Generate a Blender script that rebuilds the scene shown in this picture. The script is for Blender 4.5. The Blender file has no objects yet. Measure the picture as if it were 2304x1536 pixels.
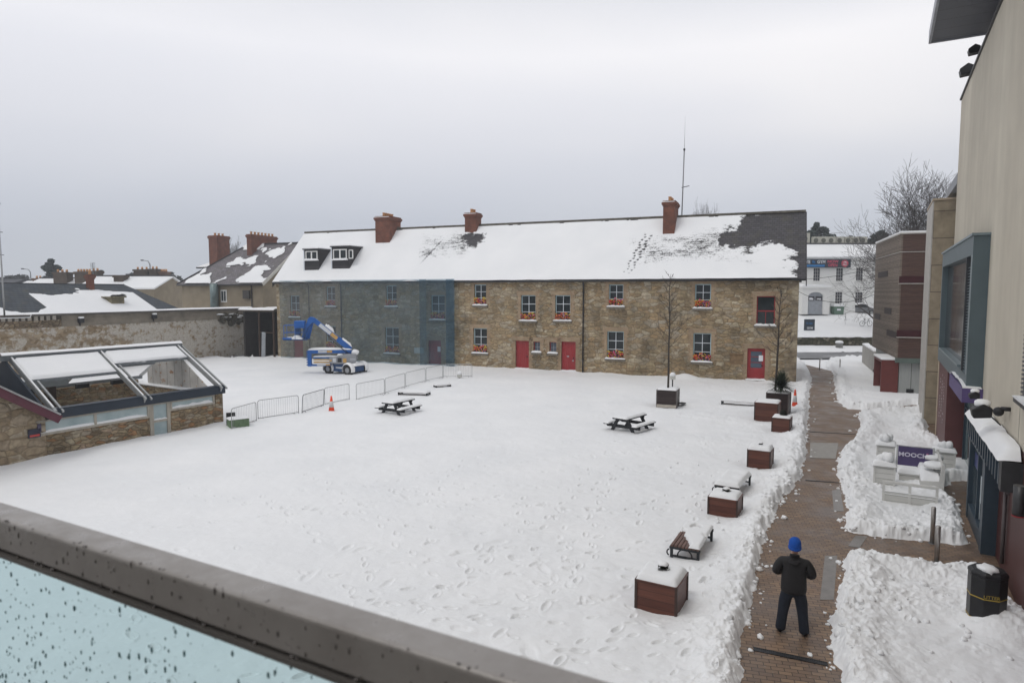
import bpy, bmesh, math, random
import numpy as np
from mathutils import Vector, Matrix, Quaternion

# ------------------------------------------------------------ camera, world, sun
SC = bpy.context.scene
COL = SC.collection
EYE = Vector((0.0, 0.0, 6.4)); FPX = 1460.0; PITCH = math.atan(111/1460.0)
cam_d = bpy.data.cameras.new('camera'); cam = bpy.data.objects.new('camera', cam_d); COL.objects.link(cam)
cam.location = EYE; cam.rotation_euler = (math.pi/2 - PITCH, 0, 0)
cam_d.sensor_width = 36.0; cam_d.lens = FPX/2304*36.0
cam_d.clip_start = 0.05; cam_d.clip_end = 5000
cam_d.dof.use_dof = True; cam_d.dof.focus_distance = 32.0; cam_d.dof.aperture_fstop = 4.6
SC.camera = cam

SUN_EL = math.radians(52); SUN_AZ = math.radians(-35)   # high, veiled sun, behind and to the left
wd = bpy.data.worlds.new('World'); SC.world = wd; wd.use_nodes = True
nt = wd.node_tree; nt.nodes.clear()
out = nt.nodes.new('ShaderNodeOutputWorld'); bg = nt.nodes.new('ShaderNodeBackground')
sky = nt.nodes.new('ShaderNodeTexSky'); sky.sky_type = 'NISHITA'; sky.sun_disc = False
sky.sun_elevation = SUN_EL; sky.sun_rotation = math.radians(215)
bg.inputs['Strength'].default_value = 0.1
tc = nt.nodes.new('ShaderNodeTexCoord')
mp = nt.nodes.new('ShaderNodeMapping'); mp.inputs['Scale'].default_value = (1.0, 1.0, 2.6)
mp.inputs['Location'].default_value = (-5.65, 8.87, 6.48)
nz = nt.nodes.new('ShaderNodeTexNoise'); nz.inputs['Scale'].default_value = 1.25; nz.inputs['Detail'].default_value = 3.5
nz.inputs['Roughness'].default_value = 0.42
nz.inputs['Distortion'].default_value = 0.25
rp = nt.nodes.new('ShaderNodeValToRGB')
rp.color_ramp.elements[0].position = 0.36; rp.color_ramp.elements[0].color = (0.90, 0.915, 0.945, 1)
rp.color_ramp.elements[1].position = 0.62; rp.color_ramp.elements[1].color = (1.03, 1.025, 1.015, 1)
# cloud deck: grey near the horizon, a bright band above it, duller again overhead
sep = nt.nodes.new('ShaderNodeSeparateXYZ'); el = nt.nodes.new('ShaderNodeValToRGB'); cr = el.color_ramp
for pos, c in ((0.0, (5.45,5.75,6.3)), (0.10, (6.2,6.4,6.95)), (0.22, (8.15,8.1,8.35)), (0.33, (9.2,9.1,9.3)), (0.43, (7.5,7.6,8.0)), (1.0, (7.6,7.6,7.75))):
    e = cr.elements.new(pos) if pos not in (0.0, 1.0) else cr.elements[0 if pos == 0.0 else -1]; e.color = (*c, 1)
hz = nt.nodes.new('ShaderNodeMix'); hz.data_type = 'RGBA'; hz.blend_type = 'MULTIPLY'; hz.inputs['Factor'].default_value = 1.0
mx = nt.nodes.new('ShaderNodeMix'); mx.data_type = 'RGBA'; mx.inputs['Factor'].default_value = 0.95
L = nt.links.new
L(tc.outputs['Generated'], mp.inputs['Vector']); L(mp.outputs['Vector'], nz.inputs['Vector'])
L(nz.outputs['Fac'], rp.inputs['Fac']); L(tc.outputs['Generated'], sep.inputs['Vector'])
L(sep.outputs['Z'], el.inputs['Fac'])
L(el.outputs['Color'], hz.inputs[6]); L(rp.outputs['Color'], hz.inputs[7])
L(sky.outputs['Color'], mx.inputs[6]); L(hz.outputs[2], mx.inputs[7])
L(mx.outputs[2], bg.inputs['Color']); L(bg.outputs['Background'], out.inputs['Surface'])

sun_d = bpy.data.lights.new('sun', 'SUN'); sun = bpy.data.objects.new('sun', sun_d); COL.objects.link(sun)
sun_d.energy = 0.7; sun_d.angle = math.radians(22); sun_d.color = (1.0, 0.965, 0.91)
sdir = Vector((math.sin(math.radians(215))*math.cos(SUN_EL), math.cos(math.radians(215))*math.cos(SUN_EL), math.sin(SUN_EL)))
sdir = Vector((-0.45, -0.35, 1.0)).normalized()
sun.rotation_euler = sdir.to_track_quat('Z', 'Y').to_euler(); sun.location = (0, 0, 60)
sky.sun_elevation = math.asin(sdir.z); sky.sun_rotation = math.atan2(sdir.x, sdir.y)
SC.view_settings.view_transform = 'Standard'; SC.view_settings.look = 'None'
SC.view_settings.exposure = 0.13; SC.view_settings.gamma = 1.0
SC.render.engine = 'CYCLES'; SC.cycles.max_bounces = 7; SC.cycles.transparent_max_bounces = 12

# ------------------------------------------------------------ picture -> place (measuring only)
CP, SP = math.cos(PITCH), math.sin(PITCH)
def ray(px, py):
    dx = (px-1152)/FPX; dy = (py-768)/FPX
    return Vector((dx, CP-dy*SP, -SP-dy*CP))
def on_z(px, py, z=0.0):
    d = ray(px, py); t = (z-EYE.z)/d.z
    return EYE + d*t
def at_dist(px, py, Y):
    d = ray(px, py); return EYE + d*(Y/d.y)

def empty(name, loc=(0,0,0), rz=0.0):
    o = bpy.data.objects.new(name, None); COL.objects.link(o); o.empty_display_size = 0.3
    o.location = loc; o.rotation_euler = (0, 0, rz); return o
def tag(o, label=None, cat=None, group=None, kind=None):
    if label: o['label'] = label
    if cat: o['category'] = cat
    if group: o['group'] = group
    if kind: o['kind'] = kind
    return o

class Frame:
    """local frame: x along u, y to its left, z up"""
    def __init__(s, o, u):
        s.o = Vector((o[0], o[1], 0)); s.u = Vector((u[0], u[1], 0)).normalized()
        s.v = Vector((-s.u.y, s.u.x, 0)); s.rz = math.atan2(s.u.y, s.u.x)
    def w(s, x, y, z): return s.o + s.u*x + s.v*y + Vector((0,0,z))
    def l(s, P): q = Vector(P)-s.o; return Vector((q.dot(s.u), q.dot(s.v), P[2]))
    def y(s, px, py, yl=0.0):
        """pixel -> (x,z) on plane y=yl"""
        d = ray(px, py); q = EYE - s.o; t = (yl - q.dot(s.v))/d.dot(s.v)
        P = s.l(EYE + d*t); return P.x, P.z
    def x(s, px, py, xl=0.0):
        d = ray(px, py); q = EYE - s.o; t = (xl - q.dot(s.u))/d.dot(s.u)
        P = s.l(EYE + d*t); return P.y, P.z
    def plane(s, px, py, p0, n):
        """pixel -> local point on plane through local p0 with local normal n"""
        nw = s.u*n[0]+s.v*n[1]+Vector((0,0,n[2])); P0 = s.w(*p0)
        d = ray(px, py); t = (P0-EYE).dot(nw)/d.dot(nw); return s.l(EYE+d*t)
    def empty(s, name, x=0, y=0, z=0, rz=0.0): return empty(name, s.w(x, y, z), s.rz+rz)

# ------------------------------------------------------------ mesh builder
def _rot(ax, ang): return Matrix.Rotation(ang, 3, ax)
class MB:
    def __init__(s): s.v = []; s.f = []; s.sm = []
    def face(s, pts, sm=False):
        b = len(s.v); s.v += [tuple(p) for p in pts]; s.f.append(tuple(range(b, b+len(pts)))); s.sm.append(sm)
    def box(s, x0, x1, y0, y1, z0, z1, R=None, C=None):
        b = len(s.v)
        for z in (z0, z1):
            for x, y in ((x0,y0),(x1,y0),(x1,y1),(x0,y1)):
                p = Vector((x,y,z))
                if R is not None:
                    c = Vector(C) if C is not None else Vector((0,0,0)); p = R @ (p-c) + c
                s.v.append(tuple(p))
        for f in ((0,3,2,1),(4,5,6,7),(0,1,5,4),(1,2,6,5),(2,3,7,6),(3,0,4,7)):
            s.f.append(tuple(b+i for i in f)); s.sm.append(False)
        return s
    def beam(s, p0, p1, w, h, up=(0,0,1)):
        """rectangular bar from p0 to p1; w across, h along 'up'"""
        p0, p1 = Vector(p0), Vector(p1); d = (p1-p0).normalized(); up = Vector(up)
        r = d.cross(up)
        if r.length < 1e-4: r = d.cross(Vector((1,0,0)))
        r.normalize(); u = r.cross(d).normalized(); b = len(s.v)
        for p in (p0, p1):
            for a, c in ((-1,-1),(1,-1),(1,1),(-1,1)): s.v.append(tuple(p + r*(a*w/2) + u*(c*h/2)))
        for f in ((0,3,2,1),(4,5,6,7),(0,1,5,4),(1,2,6,5),(2,3,7,6),(3,0,4,7)):
            s.f.append(tuple(b+i for i in f)); s.sm.append(False)
        return s
    def tube(s, pts, rad, n=8, caps=True, sm=True):
        pts = [Vector(p) for p in pts]
        if not hasattr(rad, '__len__'): rad = [rad]*len(pts)
        b = len(s.v); prev = None
        for i, p in enumerate(pts):
            if i == 0: d = pts[1]-pts[0]
            elif i == len(pts)-1: d = pts[-1]-pts[-2]
            else: d = (pts[i+1]-pts[i]).normalized() + (pts[i]-pts[i-1]).normalized()
            d.normalize()
            if prev is None:
                a = Vector((0,0,1)) if abs(d.z) < .9 else Vector((1,0,0)); r = d.cross(a).normalized()
            else:
                r = prev - d*prev.dot(d)
                r = r.normalized() if r.length > 1e-5 else d.orthogonal().normalized()
            prev = r; q = d.cross(r)
            for k in range(n):
                an = 2*math.pi*k/n; s.v.append(tuple(p + (r*math.cos(an)+q*math.sin(an))*rad[i]))
        for i in range(len(pts)-1):
            for k in range(n):
                a = b+i*n+k; c = b+i*n+(k+1) % n
                s.f.append((a, c, c+n, a+n)); s.sm.append(sm)
        if caps:
            s.f.append(tuple(b+k for k in range(n))[::-1]); s.sm.append(False)
            s.f.append(tuple(b+(len(pts)-1)*n+k for k in range(n))); s.sm.append(False)
        return s
    def lathe(s, prof, c=(0,0,0), n=16, sm=True, sq=None):
        """profile [(r,z)...] round the vertical through c"""
        b = len(s.v); c = Vector(c)
        for r, z in prof:
            for k in range(n):
                a = 2*math.pi*(k+.5)/n; s.v.append((c.x+r*math.cos(a), c.y+r*math.sin(a), c.z+z))
        for i in range(len(prof)-1):
            for k in range(n):
                a = b+i*n+k; d = b+i*n+(k+1) % n
                s.f.append((a, d, d+n, a+n)); s.sm.append(sm)
        s.f.append(tuple(b+k for k in range(n))[::-1]); s.sm.append(False)
        s.f.append(tuple(b+(len(prof)-1)*n+k for k in range(n))); s.sm.append(False)
        return s
    def prism(s, poly, axis, a0, a1):
        """polygon (2-D) extruded along axis 'x','y','z'"""
        def P(u, v, a): return {'x': (a,u,v), 'y': (u,a,v), 'z': (u,v,a)}[axis]
        n = len(poly); b = len(s.v)
        s.v += [P(u,v,a0) for u,v in poly] + [P(u,v,a1) for u,v in poly]
        s.f.append(tuple(range(b, b+n))[::-1]); s.f.append(tuple(range(b+n, b+2*n))); s.sm += [False]*2
        for i in range(n):
            j = (i+1) % n; s.f.append((b+i, b+j, b+n+j, b+n+i)); s.sm.append(False)
        return s
    def ico(s, c, r, sub=1, sc=(1,1,1), jit=0.0, rng=None, sm=True):
        bm = bmesh.new(); bmesh.ops.create_icosphere(bm, subdivisions=sub, radius=1.0); b = len(s.v)
        for v in bm.verts:
            k = r*(1 + (jit*(rng.random()-.5)*2 if rng else 0))
            s.v.append((c[0]+v.co.x*k*sc[0], c[1]+v.co.y*k*sc[1], c[2]+v.co.z*k*sc[2]))
        for f in bm.faces: s.f.append(tuple(b+v.index for v in f.verts)); s.sm.append(sm)
        bm.free(); return s
    def build(s, name, mat, parent=None, bevel=0.0, fix=True, seg=1):
        me = bpy.data.meshes.new(name); me.from_pydata(s.v, [], s.f)
        me.polygons.foreach_set('use_smooth', s.sm)
        if fix and len(s.f) < 60000:
            bm = bmesh.new(); bm.from_mesh(me); bmesh.ops.recalc_face_normals(bm, faces=bm.faces); bm.to_mesh(me); bm.free()
        me.update(); o = bpy.data.objects.new(name, me); COL.objects.link(o)
        if mat: me.materials.append(mat)
        if parent: o.parent = parent
        if bevel > 0:
            m = o.modifiers.new('bevel', 'BEVEL'); m.width = bevel; m.segments = seg; m.limit_method = 'ANGLE'
        return o

def copy_tree(o, parent=None):
    c = o.copy(); COL.objects.link(c)
    if parent: c.parent = parent
    for ch in list(o.children): copy_tree(ch, c)
    return c

def text_obj(s, size, mat, name='lettering', parent=None, extrude=0.004, loc=(0,0,0), rot=(math.pi/2,0,0), sx=1.0, bold=0.0):
    cu = bpy.data.curves.new(name, 'FONT'); cu.body = s; cu.size = size; cu.extrude = extrude
    cu.align_x = 'CENTER'; cu.align_y = 'CENTER'; cu.resolution_u = 3; cu.offset = bold
    tmp = bpy.data.objects.new('tmp', cu); COL.objects.link(tmp)
    dg = bpy.context.evaluated_depsgraph_get(); me = bpy.data.meshes.new_from_object(tmp.evaluated_get(dg))
    bpy.data.objects.remove(tmp); me.materials.clear(); me.materials.append(mat)
    o = bpy.data.objects.new(name, me); COL.objects.link(o); o.location = loc; o.rotation_euler = rot; o.scale = (sx, 1, 1)
    if parent: o.parent = parent
    return o

# ------------------------------------------------------------ numpy noise
def _hash(ix, iy, seed):
    n = (ix.astype(np.int64)*374761393 + iy.astype(np.int64)*668265263 + seed*974634777) & 0xffffffff
    n = ((n ^ (n >> 13))*1274126177) & 0xffffffff
    return ((n ^ (n >> 16)) & 0xffffff)/float(0xffffff)
def vnoise(x, y, seed=0):
    ix = np.floor(x); iy = np.floor(y); fx = x-ix; fy = y-iy
    ix = ix.astype(np.int64); iy = iy.astype(np.int64)
    u = fx*fx*(3-2*fx); v = fy*fy*(3-2*fy)
    a = _hash(ix,iy,seed); b = _hash(ix+1,iy,seed); c = _hash(ix,iy+1,seed); d = _hash(ix+1,iy+1,seed)
    return (a*(1-u)+b*u)*(1-v) + (c*(1-u)+d*u)*v
def fbm(x, y, oct=4, seed=0, gain=0.5):
    s = 0; a = 1.0; t = 0
    for i in range(oct):
        s = s + a*vnoise(x*(2**i), y*(2**i), seed+i*17); t += a; a *= gain
    return s/t      # 0..1
def sstep(a, b, x):
    t = np.clip((x-a)/(b-a), 0, 1); return t*t*(3-2*t)
def sdpoly(X, Y, poly):
    """signed distance, negative inside"""
    d = np.full(X.shape, 1e18); inside = np.zeros(X.shape, bool); n = len(poly)
    for i in range(n):
        ax, ay = poly[i][0], poly[i][1]; bx, by = poly[(i+1) % n][0], poly[(i+1) % n][1]
        ex, ey = bx-ax, by-ay; wx, wy = X-ax, Y-ay
        t = np.clip((wx*ex+wy*ey)/(ex*ex+ey*ey+1e-12), 0, 1)
        d = np.minimum(d, (wx-ex*t)**2+(wy-ey*t)**2)
        c = ((ay > Y) != (by > Y)) & (X < (bx-ax)*(Y-ay)/((by-ay) if abs(by-ay) > 1e-12 else 1e-12)+ax)
        inside ^= c
    return np.sqrt(d)*np.where(inside, -1, 1)

def grid_mesh(name, P, mat, parent=None, keep=None, smooth=True, attr=None):
    """P: (R,C,3) array"""
    R, C, _ = P.shape; idx = np.arange(R*C).reshape(R, C)
    q = np.stack([idx[:-1,:-1], idx[:-1,1:], idx[1:,1:], idx[1:,:-1]], -1)
    if keep is not None: q = q[keep]
    q = q.reshape(-1, 4)
    used = np.zeros(R*C, bool); used[q.ravel()] = True; remap = np.cumsum(used)-1
    V = P.reshape(-1, 3)[used]; q = remap[q]
    me = bpy.data.meshes.new(name); me.vertices.add(len(V)); me.vertices.foreach_set('co', V.astype(np.float32).ravel())
    me.loops.add(q.size); me.loops.foreach_set('vertex_index', q.astype(np.int32).ravel())
    me.polygons.add(len(q)); me.polygons.foreach_set('loop_start', np.arange(0, q.size, 4, dtype=np.int32))
    me.polygons.foreach_set('loop_total', np.full(len(q), 4, np.int32))
    me.polygons.foreach_set('use_smooth', np.full(len(q), smooth)); me.update(calc_edges=True); me.validate()
    if attr is not None: me.attributes.new('cover', 'FLOAT', 'POINT').data.foreach_set('value', attr.reshape(-1)[used].astype(np.float32))
    me.materials.append(mat); o = bpy.data.objects.new(name, me); COL.objects.link(o)
    if parent: o.parent = parent
    return o

# ------------------------------------------------------------ materials
MATS = {}
class NT:
    def __init__(s, name):
        s.m = bpy.data.materials.new(name); s.m.use_nodes = True; s.t = s.m.node_tree
        s.b = s.t.nodes['Principled BSDF']; s.out = s.t.nodes['Material Output']
    def n(s, typ, **kw):
        nd = s.t.nodes.new(typ)
        for k, v in kw.items():
            if k.startswith('i_'):
                key = k[2:]; key = int(key) if key.isdigit() else key.replace('_', ' ')
                nd.inputs[key].default_value = v
            else: setattr(nd, k, v)
        return nd
    def l(s, a, b): s.t.links.new(a, b)
    def coord(s, scale=(1,1,1), rot=(0,0,0), loc=(0,0,0)):
        tc = s.n('ShaderNodeTexCoord'); mp = s.n('ShaderNodeMapping')
        mp.inputs['Scale'].default_value = scale; mp.inputs['Rotation'].default_value = rot; mp.inputs['Location'].default_value = loc
        s.l(tc.outputs['Object'], mp.inputs['Vector']); return mp.outputs['Vector']
    def noise(s, vec, scale, detail=4, rough=0.55, dist=0.0):
        nd = s.n('ShaderNodeTexNoise'); nd.inputs['Scale'].default_value = scale; nd.inputs['Detail'].default_value = detail
        nd.inputs['Roughness'].default_value = rough; nd.inputs['Distortion'].default_value = dist
        s.l(vec, nd.inputs['Vector']); return nd.outputs['Fac']
    def ramp(s, fac, stops, interp='LINEAR'):
        nd = s.n('ShaderNodeValToRGB'); cr = nd.color_ramp; cr.interpolation = interp
        while len(cr.elements) < len(stops): cr.elements.new(0.5)
        for e, (p, c) in zip(cr.elements, stops):
            e.position = p; e.color = (c[0], c[1], c[2], 1) if hasattr(c, '__len__') else (c, c, c, 1)
        s.l(fac, nd.inputs['Fac']); return nd.outputs['Color']
    def mix(s, f, a, b, blend='MIX'):
        nd = s.n('ShaderNodeMix', data_type='RGBA', blend_type=blend)
        if isinstance(f, (int, float)): nd.inputs['Factor'].default_value = f
        else: s.l(f, nd.inputs['Factor'])
        for k, v in ((6, a), (7, b)):
            if hasattr(v, 'is_linked') or hasattr(v, 'links'): s.l(v, nd.inputs[k])
            else: nd.inputs[k].default_value = (v[0], v[1], v[2], 1)
        return nd.outputs[2]
    def bump(s, h, strength=0.3, dist=0.02):
        nd = s.n('ShaderNodeBump'); nd.inputs['Strength'].default_value = strength; nd.inputs['Distance'].default_value = dist
        s.l(h, nd.inputs['Height']); s.l(nd.outputs['Normal'], s.b.inputs['Normal'])
    def math(s, op, a, b=0.0):
        nd = s.n('ShaderNodeMath', operation=op)
        for k, v in ((0, a), (1, b)):
            if isinstance(v, (int, float)): nd.inputs[k].default_value = v
            else: s.l(v, nd.inputs[k])
        return nd.outputs[0]
    def set(s, col=None, rough=None, metal=None, spec=None, trans=None, alpha=None, ior=None):
        for k, v in (('Base Color', col), ('Roughness', rough), ('Metallic', metal), ('Specular IOR Level', spec),
                     ('Transmission Weight', trans), ('Alpha', alpha), ('IOR', ior)):
            if v is None: continue
            if hasattr(v, 'links'): s.l(v, s.b.inputs[k])
            elif k == 'Base Color': s.b.inputs[k].default_value = (v[0], v[1], v[2], 1)
            else: s.b.inputs[k].default_value = v
        return s

def simple(name, col, rough=0.6, metal=0.0, var=0.15, scale=3.0, bump=0.1, bscale=None, spec=0.4, zs=1.0):
    """plain material with blotchy wear and a fine bump"""
    k = ('s', name)
    if k in MATS: return MATS[k]
    m = NT(name); v = m.coord((1, 1, zs)); f = m.noise(v, scale, 5, 0.6)
    lo = [c*(1-var) for c in col]; hi = [min(1, c*(1+var)) for c in col]
    m.set(col=m.ramp(f, [(0.3, lo), (0.7, hi)]), rough=rough, metal=metal, spec=spec)
    if bump: m.bump(m.noise(v, bscale or scale*8, 3), bump, 0.01)
    MATS[k] = m.m; return m.m

def mat_snow():
    m = NT('snow'); v = m.coord(); f = m.noise(v, 0.35, 4, 0.5)
    m.set(col=m.ramp(f, [(0.35, (0.79, 0.80, 0.81)), (0.7, (0.845, 0.85, 0.855))]), rough=0.65, spec=0.25)
    h = m.math('ADD', m.noise(v, 14, 5, 0.6), m.math('MULTIPLY', m.noise(v, 60, 3, 0.6), 0.35))
    m.bump(h, 0.35, 0.03); return m.m
SNOW = mat_snow()
def mat_snow_cover():
    m = NT('thinning_snow'); v = m.coord(); vs = m.coord((1, 1, 1.9)); at = m.n('ShaderNodeAttribute', attribute_name='cover')
    m.set(col=m.ramp(m.noise(v, .35, 4), [(0.35, (0.79, 0.80, 0.81)), (0.7, (0.845, 0.85, 0.855))]), rough=0.65, spec=0.25)
    f = m.math('ADD', m.math('MULTIPLY', m.noise(vs, 7.5, 5, 0.75), 1.0), m.math('SUBTRACT', at.outputs['Fac'], 0.98))
    a = m.ramp(f, [(0.41, 0.0), (0.50, 0.55), (0.62, 1.0)]); tr = m.n('ShaderNodeBsdfTransparent'); mxs = m.n('ShaderNodeMixShader')
    m.l(a, mxs.inputs[0]); m.l(tr.outputs[0], mxs.inputs[1]); m.l(m.b.outputs[0], mxs.inputs[2]); m.l(mxs.outputs[0], m.out.inputs['Surface'])
    m.bump(m.noise(v, 14, 5, .6), 0.35, 0.03); return m.m
COVER = mat_snow_cover()
def mat_snow_dirty():
    m = NT('slushy_snow'); v = m.coord(); f = m.noise(v, 1.6, 5, 0.65)
    m.set(col=m.ramp(f, [(0.38, (0.42, 0.40, 0.36)), (0.56, (0.80, 0.81, 0.82))]), rough=0.7, spec=0.25)
    m.bump(m.noise(v, 9, 5, 0.65), 0.6, 0.06); return m.m
SLUSH = mat_snow_dirty()

def mat_stone(name, tones, mortar, sx=2.6, sz=4.2, moss=0.5, bright=1.0, joint=0.055, stain=(0.05,0.045,0.03)):
    m = NT(name); v0 = m.coord((1, 1, 1))
    ns = m.n('ShaderNodeTexNoise'); ns.inputs['Scale'].default_value = 2.2; ns.inputs['Detail'].default_value = 2; m.l(v0, ns.inputs['Vector'])
    vm = m.n('ShaderNodeVectorMath', operation='MULTIPLY_ADD'); m.l(ns.outputs['Color'], vm.inputs[0])
    vm.inputs[1].default_value = (0.22, 0.22, 0.16); m.l(v0, vm.inputs[2])
    mp = m.n('ShaderNodeMapping'); mp.inputs['Scale'].default_value = (sx, sx, sz); m.l(vm.outputs[0], mp.inputs['Vector'])
    v = mp.outputs['Vector']
    vo = m.n('ShaderNodeTexVoronoi'); vo.inputs['Scale'].default_value = 1.0; m.l(v, vo.inputs['Vector']); vo.inputs['Randomness'].default_value = 0.85
    ve = m.n('ShaderNodeTexVoronoi', feature='DISTANCE_TO_EDGE'); ve.inputs['Scale'].default_value = 1.0; ve.inputs['Randomness'].default_value = 0.85; m.l(v, ve.inputs['Vector'])
    sp = m.n('ShaderNodeSeparateColor'); m.l(vo.outputs['Color'], sp.inputs[0])
    n = len(tones); col = m.ramp(sp.outputs[0], [((i+.5)/n, tuple(c*bright for c in t)) for i, t in enumerate(tones)])
    fine = m.ramp(m.noise(v0, 6, 5, 0.65), [(0.3, 0.66), (0.72, 1.3)])
    pale = m.math('GREATER_THAN', sp.outputs[2], 0.86); col = m.mix(m.math('MULTIPLY', pale, 0.5), col, (0.46, 0.41, 0.33))
    col = m.mix(1.0, col, fine, 'MULTIPLY')
    e = m.ramp(ve.outputs['Distance'], [(0.0, 0.0), (joint, 0.0), (joint+.06, 1.0)])
    mort = m.mix(1.0, tuple(c*bright for c in mortar), m.ramp(m.noise(v0, 2.2, 4), [(0.35, 0.6), (0.65, 1.3)]), 'MULTIPLY')
    col = m.mix(e, mort, col)
    vst = m.coord((1, 1, .28)); stf = m.math('ADD', m.math('MULTIPLY', m.noise(v0, 0.33, 5, 0.62), .6), m.math('MULTIPLY', m.noise(vst, 1.3, 4, 0.6), .4))
    big = m.ramp(stf, [(0.44, 0.0), (0.62, moss)])
    col = m.mix(big, col, m.mix(0.62, col, stain))
    m.set(col=col, rough=0.88, spec=0.2)
    h = m.math('ADD', m.ramp(ve.outputs['Distance'], [(0.0, 0.0), (0.16, 1.0)]), m.math('MULTIPLY', m.noise(v0, 12, 5, 0.7), 0.7))
    h = m.math('ADD', h, m.math('MULTIPLY', sp.outputs[1], 0.5))
    m.bump(h, 0.85, 0.05); return m.m
def mat_brick(name, c1, c2, mortar, bw=0.225, bh=0.075, msz=0.012, rough=0.85, swap=False, bump=0.4, rotz=0.0, vertical=True):
    m = NT(name); tc = m.n('ShaderNodeTexCoord')
    sx = m.n('ShaderNodeSeparateXYZ'); m.l(tc.outputs['Object'], sx.inputs[0]); cb = m.n('ShaderNodeCombineXYZ')
    if vertical:
        m.l(m.math('ADD', sx.outputs['X'], sx.outputs['Y']), cb.inputs['X']); m.l(sx.outputs['Z'], cb.inputs['Y'])
    else:
        mp = m.n('ShaderNodeMapping'); mp.inputs['Rotation'].default_value = (0, 0, rotz); m.l(tc.outputs['Object'], mp.inputs['Vector'])
        m.l(mp.outputs['Vector'], cb.inputs['X']); cb = mp
    br = m.n('ShaderNodeTexBrick'); br.inputs['Scale'].default_value = 1.0
    br.inputs['Brick Width'].default_value = bw; br.inputs['Row Height'].default_value = bh; br.inputs['Mortar Size'].default_value = msz
    br.inputs['Mortar Smooth'].default_value = 0.2
    br.inputs['Color1'].default_value = (*c1, 1); br.inputs['Color2'].default_value = (*c2, 1); br.inputs['Mortar'].default_value = (*mortar, 1)
    m.l(cb.outputs[0], br.inputs['Vector'])
    g = m.ramp(m.noise(tc.outputs['Object'], 1.3, 5, 0.65), [(0.3, 0.7), (0.7, 1.25)])
    m.set(col=m.mix(1.0, br.outputs['Color'], g, 'MULTIPLY'), rough=rough, spec=0.25)
    m.bump(m.math('SUBTRACT', m.noise(tc.outputs['Object'], 20, 3), br.outputs['Fac']), bump, 0.012); return m.m
def mat_slate(name, col=(0.062,0.058,0.064), row=0.22, along='x'):
    """slate courses; object coords: x along, slope length folded from y,z"""
    m = NT(name); tc = m.n('ShaderNodeTexCoord'); sx = m.n('ShaderNodeSeparateXYZ'); m.l(tc.outputs['Object'], sx.inputs[0])
    cb = m.n('ShaderNodeCombineXYZ'); m.l(sx.outputs['X' if along == 'x' else 'Y'], cb.inputs['X']); m.l(sx.outputs['Z'], cb.inputs['Y'])
    br = m.n('ShaderNodeTexBrick'); br.inputs['Scale'].default_value = 1.0; br.inputs['Brick Width'].default_value = 0.32
    br.inputs['Row Height'].default_value = row*0.75; br.inputs['Mortar Size'].default_value = 0.014; br.inputs['Bias'].default_value = 0.0
    br.inputs['Color1'].default_value = (*[c*0.75 for c in col], 1); br.inputs['Color2'].default_value = (*[c*1.25 for c in col], 1)
    br.inputs['Mortar'].default_value = (*[c*0.3 for c in col], 1)
    m.l(cb.outputs[0], br.inputs['Vector'])
    lich = m.ramp(m.noise(tc.outputs['Object'], 1.1, 6, 0.7), [(0.5, 0.0), (0.75, 0.55)])
    m.set(col=m.mix(lich, br.outputs['Color'], (0.10, 0.095, 0.06)), rough=0.62, spec=0.3)
    m.bump(br.outputs['Fac'], -0.5, 0.02); return m.m
def mat_planks(name, c1, c2, pitch=0.13, axis='Z', rough=0.65, bump=0.5, groove=0.12, grain=0.5, spec=0.3):
    m = NT(name); tc = m.n('ShaderNodeTexCoord'); sx = m.n('ShaderNodeSeparateXYZ'); m.l(tc.outputs['Object'], sx.inputs[0])
    if axis == 'H': a = m.math('ADD', sx.outputs['X'], sx.outputs['Y'])
    else: a = sx.outputs[axis]
    s = m.math('DIVIDE', a, pitch); fr = m.math('FRACT', s); fl = m.math('FLOOR', s)
    wn = m.n('ShaderNodeTexWhiteNoise', noise_dimensions='1D'); m.l(fl, wn.inputs['W'])
    st = (1, 1, 14) if axis == 'Z' else (14, 14, 1)
    gr = m.noise(m.coord(st), 1.6, 5, 0.7)
    col = m.mix(wn.outputs['Value'], c1, c2)
    col = m.mix(grain, col, m.mix(1.0, col, m.ramp(gr, [(0.3, 0.45), (0.7, 1.4)]), 'MULTIPLY'))
    edge = m.math('LESS_THAN', fr, groove)
    col = m.mix(edge, col, tuple(c*0.25 for c in c1))
    m.set(col=col, rough=rough, spec=spec); m.bump(m.math('SUBTRACT', m.math('MULTIPLY', gr, 0.3), edge), bump, 0.012); return m.m
def mat_glass_dark(name='window_glass', col=(0.012,0.016,0.018), rough=0.06):
    m = NT(name); v = m.coord(); m.set(col=m.ramp(m.noise(v, 1.2, 3), [(0.3, col), (0.8, tuple(c*2.6 for c in col))]), rough=rough, spec=0.28)
    m.bump(m.noise(v, 1.5, 2), 0.06, 0.03); return m.m
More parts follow.
